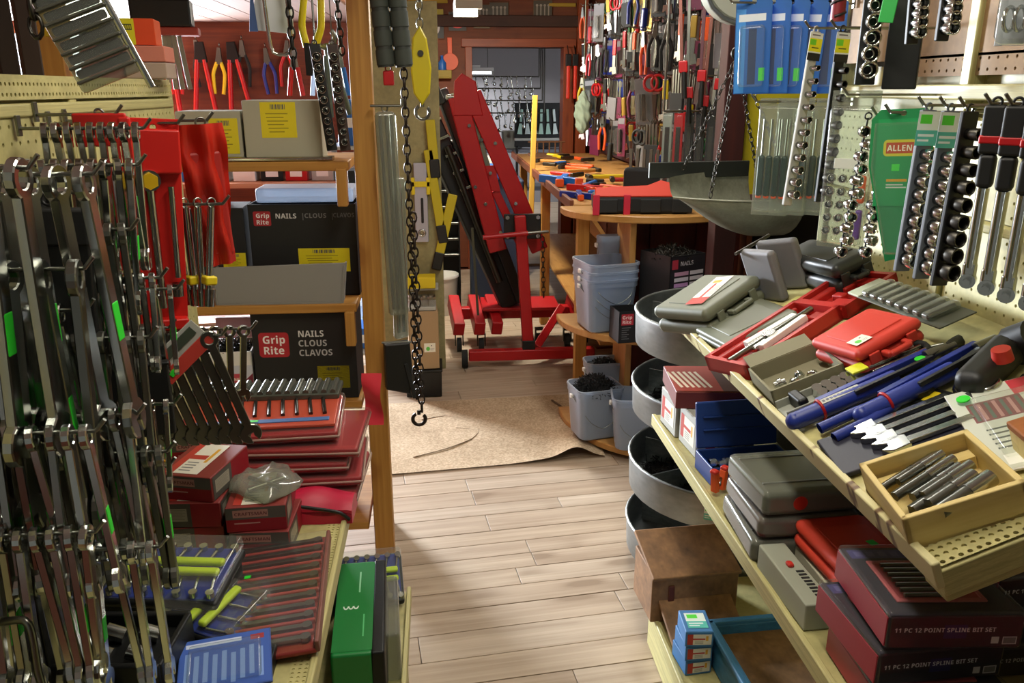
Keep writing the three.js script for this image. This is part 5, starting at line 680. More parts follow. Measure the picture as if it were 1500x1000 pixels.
for (let i = 0; i < 6; i++) { const z = -1.165 + i * 0.045; hook(HX, 1.58, z, 0.2, -1, `hook of the ${ORD[i]} breaker bar right of impact sockets`); const t = thing('flex_head_ratchet', `chrome flex-head ratchet with black red-banded top, ${ORD[i]} from the socket rails`, 'ratchet', [0.805, 1.58, z], [0, -40, 0], 'flex-head ratchets'); P('hang_cap', [rb(0.03, 0.07, 0.022, 0, -0.036, 0, 0.005), tor(0.006, 0.002, 0, 0.003, 0)], MT.black, t); P('red_band', rb(0.032, 0.014, 0.024, 0, -0.05, 0, 0.004), MT.redh, t); P('grip', rb(0.024, 0.05, 0.02, 0, -0.095, 0, 0.007), MT.black, t); P('shaft', rod([0, -0.12, 0], [0, -0.24, 0], 0.0088, 0.0088, 16), MT.chrome, t); P('head', [rb(0.02, 0.03, 0.016, 0, -0.245, 0, 0.006), cyl(0.0115, 0.0115, 0.022, 0, -0.26, 0, 90), cyl(0.006, 0.006, 0.034, 0, -0.26, 0.008, 90, 0, 0, 6)], MT.chrome, t); }
// red and black grips over the second rail
{ hook(HX, 1.84, -1.69, 0.2, -1, 'hook holding the red spiral grip'); const t = thing('spiral_driver', 'red and black spiral-grip driver hanging above socket rails', 'driver', [0.8, 1.84, -1.69], [0, -35, 0]); P('grip', [rod([0, -0.005, 0], [0, -0.11, 0], 0.014)], mt('#7c1c24', 0.5), t); P('spiral', tube([...Array(24).keys()].map(i => [0.014 * Math.cos(i * 0.9), -0.01 - i * 0.004, 0.014 * Math.sin(i * 0.9)]), 0.003, 60, 5), MT.black, t); P('eyelet', tor(0.008, 0.002, 0, 0.004, 0), MT.steel, t); }
// ================= LEFT PEGBOARD: WRENCHES =================
const PX = -0.616;
function wrenchHook(y, z, len, size, n, x1, label, grp, stick, m = MT.chrome) { // wrenches threaded along one hook
  hook(PX, y, z, len, 1, 'hook carrying the ' + grp); const w0 = x1 - (len - 0.05);
  for (let i = 0; i < n; i++) {
    const x = PX + len - 0.012 - (len - 0.05) * i / Math.max(1, n - 1), dr = { big: 0.011, mid: 0.0066, small: 0.0045 }[size];
    const t = thing('combination_wrench', `${label}, ${ORD[i]} from the aisle`, 'wrench', [x, y - dr, z], [0, 90 + rnd(-24, 8), 0], grp);
    t.rotation.copy(E(rnd(-4, 4), (size === 'big' ? 92 : 104) + rnd(-12, 10), rnd(-3, 3)));
    P('wrench_body', WG[size], m, t); if (stick && (i * 7 + n) % stick === 0) P('price_sticker', stickerGeo[size], MT.green, t, 'green price sticker');
  }
}
wrenchHook(1.505, -1.02, 0.21, 'big', 6, 0, 'large chrome wrench hanging at the upper left edge', 'large wrenches, upper left hook', 2);
wrenchHook(1.52, -0.93, 0.18, 'big', 5, 0, 'large chrome wrench on the nearest upper hook', 'large wrenches, nearest upper hook', 3);
wrenchHook(1.5, -1.2, 0.2, 'mid', 10, 0, 'medium chrome wrench under the pegboard top', 'medium wrenches, top row', 2);
wrenchHook(1.545, -1.3, 0.18, 'mid', 9, 0, 'medium chrome wrench on the rear top hook', 'medium wrenches, rear top hook', 4);
wrenchHook(1.34, -1.2, 0.21, 'small', 12, 0, 'small chrome wrench in the second row', 'small wrenches, second row', 5);
wrenchHook(1.3, -1.3, 0.2, 'small', 8, 0, 'small chrome wrench behind the second row', 'small wrenches, behind second row', 4);
wrenchHook(1.22, -0.92, 0.21, 'mid', 9, 0, 'medium chrome wrench on the nearest low hook', 'medium wrenches, nearest low hook', 3);
wrenchHook(1.2, -1.02, 0.22, 'mid', 11, 0, 'medium chrome wrench on the long low hook', 'medium wrenches, long low hook', 6);
wrenchHook(1.33, -1.06, 0.16, 'mid', 6, 0, 'chrome wrench between the upper and lower rows', 'wrenches between the rows', 3);
wrenchHook(1.16, -1.16, 0.22, 'small', 9, 0, 'small chrome wrench low on the pegboard', 'small wrenches, low hook', 3);
wrenchHook(1.03, -0.98, 0.24, 'mid', 9, 0, 'medium chrome wrench in the lowest row', 'medium wrenches, lowest row', 5);
wrenchHook(1.06, -1.16, 0.2, 'small', 9, 0, 'small chrome wrench in the lowest row', 'small wrenches, lowest row', 4);
wrenchHook(1.47, -1.42, 0.17, 'mid', 7, 0, 'medium chrome wrench left of the red holder', 'medium wrenches left of red holder', 3, MT.steel);
wrenchHook(1.42, -1.14, 0.2, 'mid', 10, 0, 'chrome wrench on the second hook below the rail', 'wrenches on the second hook', 4, MT.steel);
wrenchHook(1.28, -1.1, 0.22, 'mid', 11, 0, 'dull steel wrench at mid height of the pegboard', 'dull wrenches at mid height', 5, MT.steel);
wrenchHook(1.12, -1.08, 0.23, 'mid', 12, 0, 'dull steel wrench under the mid rows', 'dull wrenches under the mid rows', 6, MT.steel);
wrenchHook(1.4, -0.98, 0.2, 'big', 5, 0, 'large dull wrench in the upper left crowd', 'large dull wrenches, upper left', 2, MT.steel);
wrenchHook(1.1, -0.9, 0.2, 'mid', 9, 0, 'chrome wrench at the nearest lower left hook', 'wrenches at the nearest lower left hook', 4);
wrenchHook(1.22, -1.36, 0.16, 'small', 8, 0, 'small steel wrench behind the wide black pouch', 'small wrenches behind the wide pouch', 3, MT.steel);
for (const [i, z, y, w, h] of [[0, -0.86, 1.46, 0.2, 0.36], [1, -1.1, 1.47, 0.22, 0.34], [2, -1.34, 1.45, 0.2, 0.34], [3, -0.88, 1.06, 0.22, 0.3], [4, -1.14, 1.08, 0.24, 0.32], [5, -1.4, 1.07, 0.2, 0.28]]) { const t = thing('vinyl_wrench_roll', `dark vinyl tool roll flat on the left pegboard, ${i < 3 ? 'upper' : 'lower'} row, ${ORD[i % 3]} from camera`, 'tool roll', [-0.604, y, z], [0, 90, 0], 'vinyl rolls on the pegboard'); P('roll_sheet', rb(w, h, 0.01, 0, -h / 2, 0, 0.003), MT.blackm, t); for (let k = 0; k < 5; k++) P('pocket', rb(w * 0.17, h * 0.6, 0.006, -w * 0.38 + k * w * 0.19, -h * 0.66, 0.007, 0.002), MT.gun, t); P('hem', rb(w, 0.014, 0.016, 0, -0.008, 0, 0.003), MT.rubber, t); }
{ const t = thing('black_tool_pouch', 'long black vinyl pouch hanging between the wrenches', 'pouch', [-0.5, 1.47, -1.105], [0, 10, -3]); P('pouch', [rb(0.09, 0.3, 0.014, 0, -0.165, 0, 0.004), tor(0.008, 0.002, 0, -0.004, 0)], MT.black, t); P('flap', rb(0.092, 0.05, 0.02, 0, -0.04, 0, 0.005), MT.blackm, t); hook(PX, 1.474, -1.105, 0.16, 1, 'hook holding the black vinyl pouch'); }
{ const t = thing('black_tool_pouch', 'wide black pouch below the second row of wrenches', 'pouch', [-0.5, 1.2, -1.26], [0, 16, 0]); P('pouch', rb(0.13, 0.12, 0.014, 0, -0.075, 0, 0.004), MT.black, t); P('edge', [rb(0.134, 0.006, 0.018, 0, -0.014, 0), tor(0.008, 0.002, 0, -0.004, 0)], MT.gun, t); hook(PX, 1.204, -1.26, 0.16, 1, 'hook holding the wide black pouch'); }
{ // red hang rack with yellow-knobbed ratchet
  const t = thing('ratchet_hang_pack', 'tall red hang pack holding a yellow-capped ratchet', 'hang pack', [-0.455, 1.55, -1.4], [0, 22, -3]); const rd = mt('#c41d16', 0.4);
  P('backing', [extr([[-0.038, -0.345], [0.034, -0.345], [0.038, 0.005], [-0.038, 0.005]], 0.004, 0.001, [circ(0.006, 8, 0, -0.008)]), rb(0.076, 0.07, 0.024, 0, -0.045, 0.012, 0.004), rb(0.01, 0.34, 0.02, -0.036, -0.17, 0.01, 0.003), rb(0.07, 0.02, 0.026, 0, -0.33, 0.012, 0.004)], rd, t); P('ratchet', [rod([-0.012, -0.1, 0.02], [-0.004, -0.3, 0.02], 0.007), cyl(0.017, 0.017, 0.014, -0.012, -0.09, 0.022, 90)], MT.chrome, t); P('yellow_knob', cyl(0.0135, 0.0135, 0.012, -0.012, -0.09, 0.034, 90, 0, 0, 6), mt('#c9a312', 0.4), t); P('extension', rod([0.02, -0.1, 0.018], [0.022, -0.25, 0.018], 0.005), MT.chrome, t); for (let i = 0; i < 3; i++) P('socket', cyl(0.009, 0.009, 0.022, 0.02, -0.27 - i * 0.0, 0.02 + i * 0.001), MT.chrome, t); hook(PX, 1.548, -1.4, 0.2, 1, 'hook holding the tall red hang pack');
  const b = thing('red_plastic_bag', 'crumpled translucent red bag beside the tall red hang pack', 'bag', [-0.4, 1.55, -1.46], [0, 30, 2]); const g = new THREE.PlaneGeometry(0.07, 0.24, 16, 24), p = g.attributes.position; for (let i = 0; i < p.count; i++) { const x = p.getX(i), y = p.getY(i); p.setZ(i, 0.016 * Math.cos(x * 40) + 0.006 * Math.sin(x * 190 + y * 14) + 0.004 * Math.sin(y * 70 + x * 60)); p.setX(i, x * (1 + 0.12 * Math.sin(y * 20))); p.setY(i, y - 0.125); } g.computeVertexNormals(); P('bag_film', g, mt('#bd2416', 0.25, 0, { transmission: 0.25, thickness: 0, side: THREE.DoubleSide }), b); P('contents', [rb(0.06, 0.18, 0.016, 0, -0.14, 0, 0.006)], mt('#a3201a', 0.5), b); P('eyelet', tor(0.008, 0.002, 0, -0.003, 0.012), MT.steel, b); hook(PX, 1.55, -1.46, 0.23, 1, 'hook holding the red bag');
  const c = thing('red_hang_pack', 'short red hang pack behind the medium wrenches', 'hang pack', [-0.52, 1.565, -1.36], [0, 15, 0]); P('backing', [rb(0.075, 0.05, 0.02, 0, -0.025, 0, 0.003), rb(0.018, 0.09, 0.016, 0.034, -0.05, 0.004, 0.004)], rd, c); P('eyelet', tor(0.006, 0.002, 0, 0.0, 0), MT.steel, c); hook(PX, 1.563, -1.36, 0.12, 1, 'hook holding the short red hang pack');
}
{ // universal joints, chrome extensions right of red pack
  for (let i = 0; i < 5; i++) { const t = thing('extension_bar', `chrome extension bar hanging beside the red bag, ${ORD[i]} from the aisle`, 'extension bar', [-0.385 - i * 0.022, 1.415, -1.43], [0, 40, (i - 2) * 4], 'extension bars'); P('bar', [rod([0, -0.005, 0], [0, -0.15, 0], 0.006), tor(0.007, 0.0016, 0, 0.003, 0)], MT.chrome, t); P('socket_end', cyl(0.011, 0.01, 0.03, 0, -0.16, 0), MT.chrome, t); if (i % 2 === 0) P('yellow_clip', rb(0.022, 0.016, 0.022, 0, -0.13, 0, 0.004), MT.yellow, t); } hook(PX, 1.415, -1.43, 0.25, 1, 'hook carrying the extension bars');
  const t = thing('wrench_card', 'tilted grey and red card over a fan of wrenches', 'card', [-0.46, 1.19, -1.36], [0, 26, 40]); P('backing_card', rb(0.11, 0.055, 0.004, 0, -0.02, 0.012, 0.001), MT.lgrey, t); P('red_band', rb(0.1, 0.024, 0.002, 0.004, -0.035, 0.0155, 0.0005), mt('#b93a30', 0.5), t); P('dark_panel', rb(0.09, 0.016, 0.002, 0, -0.006, 0.0155, 0.0005), mt('#3b4438', 0.5), t); P('green_sticker', rb(0.012, 0.01, 0.002, -0.03, -0.034, 0.017, 0.0005), MT.green, t); hook(PX, 1.2, -1.375, 0.24, 1, 'hook carrying the wrench fan and card');
  for (let i = 0; i < 9; i++) { const w = thing('combination_wrench', `slim bronze-toned wrench in the fan below the tilted card, ${ORD[i]} from left`, 'wrench', [-0.55 + i * 0.019, 1.193, -1.375], [0, 20, 16], 'wrench fan below the tilted card'); P('wrench_body', WG.mid, MT.steel, w); }
  for (let i = 0; i < 6; i++) { const w = thing('combination_wrench', `small wrench hanging at the far pegboard end, ${ORD[i]} from the aisle`, 'wrench', [-0.37 - i * 0.026, 1.17, -1.5], [0, 30, -6 + i * 2], 'small wrenches at the far pegboard end'); P('wrench_body', WG.small, MT.chrome, w); } hook(PX, 1.175, -1.5, 0.26, 1, 'hook at the far pegboard end');
  const y = thing('yellow_tag', 'orange-yellow tag hanging below the wide black pouch', 'tag', [-0.47, 1.06, -1.2], [0, 20, 30]); P('tag', rb(0.045, 0.03, 0.002, 0, -0.016, 0), mt('#d79a1a', 0.5), y); P('eyelet', tor(0.005, 0.0015, 0, 0.0, 0), MT.steel, y); hook(PX, 1.062, -1.2, 0.16, 1, 'hook holding the orange-yellow tag');
}
solo('bent_wire_hook', tube([[-0.57, 0.99, -0.88], [-0.5, 1.0, -0.875], [-0.495, 0.93, -0.87], [-0.485, 0.86, -0.865], [-0.475, 0.835, -0.86], [-0.465, 0.84, -0.86], [-0.455, 0.865, -0.86]], 0.005, 40, 7), MT.steel, 'thick bent steel rod hanging at the lower left corner', 'hook');
hook(PX, 0.992, -0.88, 0.06, 1, 'short hook holding the thick bent rod');
// ================= LEFT GONDOLA: SHELVES =================
const YL = 0.701;
for (let i = 0; i < 5; i++) { // stack of red cases in clear sleeves
  const t = thing('red_bit_case', `red drill bit case with clear sleeve, ${ORD[i]} from the bottom of the stack`, 'case', [-0.37 + i * 0.007 * (i % 2 ? 1 : -1) - i * 0.006, YL + i * 0.033, -1.82 - i * 0.01], [0, -3 + (i * 5) % 7, 0], 'red cases in a stack'); const rd = mt('#a8242a', 0.4);
  P('case_shell', [rb(0.34, 0.022, 0.24, 0, 0.013, 0, 0.006)], rd, t); P('clear_sleeve', rb(0.35, 0.03, 0.25, 0, 0.0155, 0, 0.008), MT.clear, t); P('rim', [rb(0.35, 0.006, 0.006, 0, 0.014, 0.125), rb(0.006, 0.006, 0.25, 0.173, 0.014, 0)], mt('#9a7a70', 0.4), t);
  if (i === 4) { P('case_lid', [rb(0.33, 0.008, 0.22, 0, 0.034, -0.005, 0.003)], mt('#b84a34', 0.45), t); P('handle_slot', rb(0.11, 0.004, 0.014, 0, 0.038, -0.09, 0.002), mt('#5c1c18', 0.5), t); P('blue_strip', rb(0.3, 0.003, 0.02, 0, 0.039, 0.075, 0.001), mt('#4a6ea8', 0.4), t); for (let k = 0; k < 9; k++) P('bit', rod([-0.13 + k * 0.032, 0.041, -0.05], [-0.118 + k * 0.032, 0.041, 0.045], 0.005, 0.005, 6), MT.dsteel, t); decal(t, 'price_sticker', MT.green, 0.02, 0.012, [-0.02, 0.0412, 0.075], [-90, 0, 0]); }
}
solo('drill_bit_sheet', [rb(0.36, 0.016, 0.1, 0, 0.008, 0, 0.004), ...[...Array(16).keys()].map(i => cyl(0.007, 0.007, 0.09, -0.165 + i * 0.022, 0.018, 0, 90))], mt('#5b6058', 0.35, 0.5), 'dark strip of drill bits behind the red case stack', 'bit set', [-0.44, 0.8695, -1.97], [0, 0, 0]);
{ const o = solo('red_pouch', (() => { const g = new THREE.BoxGeometry(0.26, 0.06, 0.09, 18, 6, 8), p = g.attributes.position; for (let i = 0; i < p.count; i++) { const x = p.getX(i), y = p.getY(i), z = p.getZ(i); const k = 1 - 0.25 * (x / 0.13) ** 4; p.setXYZ(i, x, (y + 0.03) * k * (1 - 0.5 * (z / 0.05) ** 2 * (y > 0 ? 1 : 0)) + 0.004 * Math.sin(x * 50 + z * 30) * (y > 0 ? 1 : 0), z); } g.computeVertexNormals(); return g; })(), mt('#b8123a', 0.45), 'crimson fabric tool pouch in front of the red cases', 'pouch', [-0.335, YL, -1.655], [0, -2, 0]); P('binding', tube([[-0.12, 0.05, 0.03], [0, 0.044, 0.04], [0.1, 0.03, 0.047], [0.125, 0.01, 0.046]], 0.004, 20, 5), MT.black, o); }
solo('red_warning_flag', (() => { const g = new THREE.PlaneGeometry(0.05, 0.14, 6, 10), p = g.attributes.position; for (let i = 0; i < p.count; i++) p.setZ(i, 0.008 * Math.sin(p.getY(i) * 50 + p.getX(i) * 40)); g.computeVertexNormals(); return g; })(), mt('#e03a4a', 0.5, 0, { side: THREE.DoubleSide }), 'bright red plastic flag sticking out behind the red cases', 'flag', [-0.185, 0.84, -1.99], [0, -20, 0]);
function craftBox(label, x, y, z, ry, second) { return printedBox('wrench_carton', label, 'box', [x, y, z], [0, ry, 0], [0.118, 0.054, 0.16], mt('#7c2a26', 0.55), [[second ? TX.craftB : TX.craft, 'f', 0.116, 0.052], [TX.whiteRed, 't', 0.07, 0.14, -0.01], [TX.craftB, 'r', 0.15, 0.05]], 'small red and grey tool cartons'); }
craftBox('lowest red and grey carton of the right short stack', -0.375, YL, -1.57, -2); craftBox('upper red and grey carton under the crumpled clear bag', -0.385, YL + 0.0545, -1.575, 3);
{ const g = new THREE.SphereGeometry(0.07, 18, 10), p = g.attributes.position; for (let i = 0; i < p.count; i++) { const x = p.getX(i), y = p.getY(i), z = p.getZ(i); p.setXYZ(i, x * (1 + 0.12 * Math.sin(z * 70 + 1)), Math.max(-0.006, y * 0.3 + 0.011 * Math.sin(x * 95 + z * 60) * Math.cos(z * 80)), z * (1.1 + 0.15 * Math.sin(x * 60))); } g.computeVertexNormals(); const o = solo('clear_bag', g, MT.smoke, 'crumpled clear plastic bag on the small red carton', 'bag', [-0.375, YL + 0.117, -1.58]); P('contents', [rod([-0.04, 0, -0.03], [0.035, 0.003, 0.03], 0.005), rod([-0.03, 0, 0.03], [0.04, 0.003, -0.02], 0.005)], MT.steel, o); }
craftBox('bottom carton of the left stack of red cartons', -0.515, YL, -1.6, 2, true); craftBox('middle carton of the left stack of red cartons', -0.51, YL + 0.0545, -1.6, -3, true); craftBox('top carton of the left stack, turned askew', -0.505, YL + 0.109, -1.61, -14);
craftBox('red carton against the pegboard behind the left stack', -0.555, YL, -1.78, 0); craftBox('second red carton against the pegboard behind the left stack', -0.555, YL + 0.0545, -1.78, -4); craftBox('topmost red carton against the pegboard', -0.55, YL + 0.109, -1.79, 3);
{ // red wrench pouch
  const t = thing('wrench_roll', 'flat clear-fronted red pouch with a row of long wrenches', 'wrench set', [-0.325, YL + 0.012, -1.33], [0, 4, 5]); P('pouch_back', rb(0.19, 0.01, 0.36, 0, 0, 0, 0.004), mt('#8f2a26', 0.5), t); for (let i = 0; i < 11; i++) { P('wrench', [bar([-0.075 + i * 0.0025, 0.012, -0.155 + i * 0.031], [0.07, 0.012, -0.155 + i * 0.031], 0.007, 0.01), cyl(0.009, 0.009, 0.008, 0.075, 0.012, -0.155 + i * 0.031, 0, 0, 0, 12)], MT.steel, t); } P('divider', [...Array(10).keys()].map(i => rb(0.175, 0.012, 0.008, 0, 0.008, -0.14 + i * 0.031, 0.003)), mt('#a83a34', 0.45), t); P('clear_front', rb(0.188, 0.02, 0.358, 0, 0.012, 0, 0.006), MT.clear, t); P('edge_binding', [rb(0.008, 0.022, 0.36, 0.095, 0.008, 0, 0.003)], mt('#7a4a40', 0.5), t); decal(t, 'price_sticker', MT.green, 0.012, 0.01, [-0.045, 0.0235, -0.04], [-90, 0, 0]); }
function ratchetSet(label, pos, rot, L, n) { const t = thing('ratchet_wrench_set', label, 'wrench set', pos, rot); P('tray', [rb(L, 0.018, 0.15, 0, 0.009, 0, 0.008)], MT.black, t); P('blue_insert', rb(L * 0.92, 0.006, 0.135, 0, 0.018, 0, 0.003), MT.blue, t); for (const z of [-0.013, 0.013]) P('lime_bar', [rb(L * 0.86, 0.012, 0.016, 0, 0.034, z, 0.005)], MT.lime, t); for (let i = 0; i < n; i++) for (const s of [-1, 1]) { const x = -L * 0.4 + L * 0.8 * i / (n - 1), o = P('wrench', [rod([x, 0.026, s * 0.02], [x + 0.006, 0.026, s * 0.055], 0.003, 0.003, 6), cyl(0.0075, 0.0075, 0.01, x + 0.007, 0.027, s * 0.06, 0, 0, 0, 12)], MT.chrome, t); } P('blister_shell', rb(L * 1.0, 0.03, 0.152, 0, 0.034, 0, 0.01), MT.clear, t); return t; }
ratchetSet('blue and black wrench set with lime bars beside the cartons', [-0.495, YL + 0.055, -1.33], [8, -8, 0], 0.22, 7); solo('black_carton', rb(0.2, 0.05, 0.15, 0, 0.025, 0, 0.003), MT.blackm, 'black carton underneath the lime-barred wrench set', 'box', [-0.5, YL, -1.34], [0, -8, 0]);
ratchetSet('small blue and lime wrench set behind the blue blister', [-0.415, YL + 0.012, -1.27], [10, 70, 0], 0.13, 4);
{ const t = thing('socket_case', 'open black socket case at the lower left corner', 'case', [-0.53, YL + 0.005, -1.14], [0, -4, 0]); P('case_body', [box(0.19, 0.05, 0.12, 0, 0.025, 0), rb(0.2, 0.075, 0.012, 0, 0.037, 0.064), rb(0.2, 0.075, 0.012, 0, 0.037, -0.064), rb(0.012, 0.075, 0.13, -0.097, 0.037, 0), rb(0.012, 0.075, 0.13, 0.097, 0.037, 0)], MT.gun, t); for (let i = 0; i < 6; i++) { P('socket', [cyl(0.013, 0.013, 0.03, -0.06 + (i % 3) * 0.055, 0.064, -0.025 + 0.05 * Math.floor(i / 3), 0, 0, 70)], MT.chrome, t); } P('handle', rb(0.08, 0.014, 0.016, 0, 0.04, 0.082, 0.005), MT.black, t); }
{ const t = thing('drill_bit_blister', 'blue carded blister pack at the bottom edge of left shelf', 'blister pack', [-0.355, YL + 0.035, -1.12], [6, 12, 0]); P('backing_card', rb(0.14, 0.004, 0.12, 0, 0.002, 0, 0.001), mt('#31519c', 0.5), t); decal(t, 'print', TX.blueCard, 0.136, 0.116, [0, 0.0045, 0], [-90, 0, 0]); P('blister_shell', rb(0.11, 0.014, 0.08, 0, 0.011, 0.006, 0.005), MT.clear, t); }
solo('flat_carton', rb(0.15, 0.03, 0.14, 0, 0.015, 0, 0.003), MT.gun, 'dark flat carton under the blue carded blister', 'box', [-0.36, YL, -1.1]);
// lower shelf
{ const t = thing('green_tool_case', 'green case with pale markings standing on the lower left shelf', 'case', [-0.22, 0.302, -1.66], [0, 3, 0]); P('case_shell', rb(0.09, 0.16, 0.36, 0, 0.08, 0, 0.008), mt('#15803a', 0.4), t); P('black_edge', rb(0.03, 0.162, 0.362, 0.055, 0.08, 0, 0.006), MT.gun, t); decal(t, 'print', TX.grn, 0.086, 0.34, [0, 0.1606, 0], [-90, 0, 0]); }
ratchetSet('blue and lime wrench set leaning at the lower shelf end', [-0.21, 0.34, -1.93], [28, 6, 0], 0.17, 6);
solo('clear_clamshell', [rb(0.05, 0.13, 0.24, 0, 0.065, 0, 0.01)], MT.smoke, 'empty clear clamshell beside the green case', 'clamshell', [-0.147, 0.302, -1.7], [0, 4, 0]);
solo('black_carton', rb(0.2, 0.12, 0.3, 0, 0.06, 0, 0.004), MT.blackm, 'black carton deep on the lower left shelf', 'box', [-0.42, 0.301, -1.7]);
solo('dark_blow_case', [rb(0.3, 0.26, 0.1, 0, 0.13, 0, 0.02), rb(0.1, 0.03, 0.03, 0, 0.27, 0, 0.01)], MT.black, 'black moulded case standing at the dark lower shelf end', 'case', [-0.44, 0.3005, -1.87], [0, 2, 0]);
// top shelf of the left gondola
printedBox('dark_carton', 'dark carton with yellow print on the left gondola top', 'box', [-0.72, 1.69, -1.96], [0, 10, 0], [0.075, 0.05, 0.08], mt('#211c18', 0.6), [[TX.darkBox, 'f', 0.074, 0.048]]);
printedBox('orange_carton', 'orange and yellow carton on the left gondola top', 'box', [-0.64, 1.69, -1.96], [0, 8, 0], [0.075, 0.054, 0.08], MT.orange, [[TX.orangeBox, 'f', 0.074, 0.052]]);
for (let i = 0; i < 4; i++) printedBox('pink_carton', ['pink flat carton lowest left under the dark carton', 'pale flat carton lowest right under the orange carton', 'pink flat carton upper left under the dark carton', 'salmon flat carton upper right under the orange carton'][i], 'box', [i % 2 ? -0.625 : -0.715, 1.622 + Math.floor(i / 2) * 0.034, -1.96], [0, 6, 0], [0.085, 0.033, 0.1], [mt('#c46a66', 0.6), mt('#b09a8a', 0.6), mt('#c0625c', 0.6), mt('#d07e6a', 0.6)][i]);
{ const t = thing('clear_bit_tray', 'clear ribbed hanging tray tilted at the top left corner', 'tray', [-0.53, 1.79, -1.25], [0, 14, 22]); P('tray_shell', [rb(0.085, 0.19, 0.016, 0, -0.1, 0, 0.005)], MT.smoke, t); for (let i = 0; i < 9; i++) P('rib', rb(0.084, 0.004, 0.024, 0, -0.02 - i * 0.02, 0.002, 0.0015), mt('#5a5a50', 0.4), t); for (let i = 0; i < 9; i++) P('slot', rb(0.076, 0.012, 0.008, 0, -0.01 - i * 0.02, -0.002, 0.003), MT.gun, t); P('edge_rod', [rod([0.045, 0.14, 0.004], [0.045, -0.22, 0.004], 0.005)], MT.chrome, t); P('green_sticker', rb(0.012, 0.03, 0.012, 0.046, -0.06, 0.004, 0.002), MT.green, t); P('hang_wire', [rod([0.045, 0.14, 0.004], [0.2, 0.65, 0.01], 0.002, 0.002, 5)], MT.steel, t); }
for (let i = 0; i < 3; i++) { const x = -0.545 + i * 0.008 - (i % 2) * 0.02, z = -1.24 - i * 0.03; solo('hanging_chain', chainGeo([0, 0, 0], [0.005, -0.78 + i * 0.05, 0], 0.024, 0.004), MT.dsteel, `dark chain at the top left corner, ${ORD[i]} from left`, 'chain', [x, 2.45, z]); }
for (let i = 0; i < 5; i++) solo('leather_strap', [rb(0.03, 0.86, 0.006, 0, -0.43, 0, 0.002), tor(0.014, 0.003, 0, -0.86, 0)], mt(['#3a241a', '#4a2c1c', '#2c1e18', '#553220', '#33231c'][i], 0.7), `dark brown leather strap hanging at the top left corner, ${ORD[i]} from left`, 'strap', [-0.8 + i * 0.02, 2.45, -1.62 - (i % 2) * 0.03], [0, 10, 0], 'leather straps');
solo('yellow_tag', rb(0.04, 0.05, 0.003, 0, 0, 0), mt('#c99e16', 0.5), 'faded yellow tag among the corner chains', 'tag', [-0.552, 1.7, -1.33], [0, 10, 8]);
// ================= PINE END SHELF GOODS =================
printedBox('grey_carton', 'grey carton with a large yellow label on the top pine shelf', 'box', [-0.455, 1.4, -2.6], [0, 3, 0], [0.22, 0.17, 0.18], MT.gcard, [[TX.yellowLabel, 'f', 0.1, 0.1, -0.01, 0.03]]);
printedBox('grey_carton', 'grey carton behind the wrenches, left of its labelled twin', 'box', [-0.665, 1.4, -2.6], [0, 4, 0], [0.18, 0.14, 0.18], MT.gcard, [[TX.yellowLabel, 'f', 0.08, 0.1, 0.04, 0.0]]);
for (let i = 0; i < 4; i++) solo('steel_rod', rod([-0.19, 0, 0], [0.19, 0, 0], 0.006), MT.chrome, `bright steel rod lying along the top pine shelf edge, ${ORD[i]} from the front`, 'rod', [-0.5, 1.406, -2.486 - i * 0.0145], [0, 1, 0], 'steel rods on the top pine shelf');
for (let i = 0; i < 2; i++) { const t = socketRail('socket_rail', ['left of two upright socket rails beside the pine post', 'right of two upright socket rails beside the pine post'][i], 9, 0.29, 0.03, i ? mt('#3a2a24', 0.5) : MT.black, 0.013, 0.01, MT.chrome, null); place(t, [-0.335 + i * 0.048, 1.72, -2.45], [0, 8, 6 - i * 2]); solo('hanging_wire', rod([0, 0, 0], [0, 0.74, 0], 0.0018, 0.0018, 5), MT.steel, ['wire holding the left socket rail', 'wire holding the right socket rail'][i], 'wire', [-0.335 + i * 0.048, 1.722, -2.45]); }
{ const o = openBox('nail_box', 'long black nail box with yellow label on the middle pine shelf', [-0.425, 0.97, -2.68], [0, -2, 0], [0.33, 0.29, 0.17], MB, [[TX.nailsLong, 'f', 0.328, 0.12, 0, 0.08], [TX.yellowLabel, 'f', 0.16, 0.075, 0.06, -0.03]], false); }
printedBox('nail_box', 'black box partly hidden at the left of middle pine shelf', 'box', [-0.69, 0.97, -2.68], [0, 2, 0], [0.16, 0.28, 0.16], MB, [[TX.yellowLabel, 'f', 0.07, 0.06, 0.04, -0.03]]);
solo('clear_lid_box', rb(0.3, 0.045, 0.14, 0, 0.0225, 0, 0.008), MT.frost, 'clear plastic box on top of the long nail box', 'box', [-0.42, 1.2615, -2.69]);
{ const m = mt('#8d8c88', 0.85), t = thing('grey_cardboard_tray', 'plain grey cardboard tray in front of the long nail box', 'tray', [-0.49, 0.969, -2.52], [0, -1, 0]); P('tray_front', [extr([[-0.2, 0], [0.185, 0], [0.2, 0.125], [-0.205, 0.115]], 0.005, 0.001, [], 0, 0, 0.02)], m, t); P('tray_bottom', box(0.37, 0.004, 0.06, -0.005, 0.002, 0), m, t); P('tray_side', [box(0.004, 0.11, 0.06, -0.196, 0.055, 0, 0, 0, 2)], m, t); P('tray_side', [box(0.004, 0.12, 0.06, 0.188, 0.06, 0, 0, 0, -6)], m, t); }
printedBox('nail_box', 'black nail box with trilingual lettering on the lower pine shelf', 'box', [-0.435, 0.65, -2.6], [0, -1, 0], [0.32, 0.285, 0.18], MB, [[TX.nails, 'f', 0.318, 0.25, 0, 0.0], [TX.yellowLabel, 'f', 0.1, 0.075, 0.085, -0.07]]);
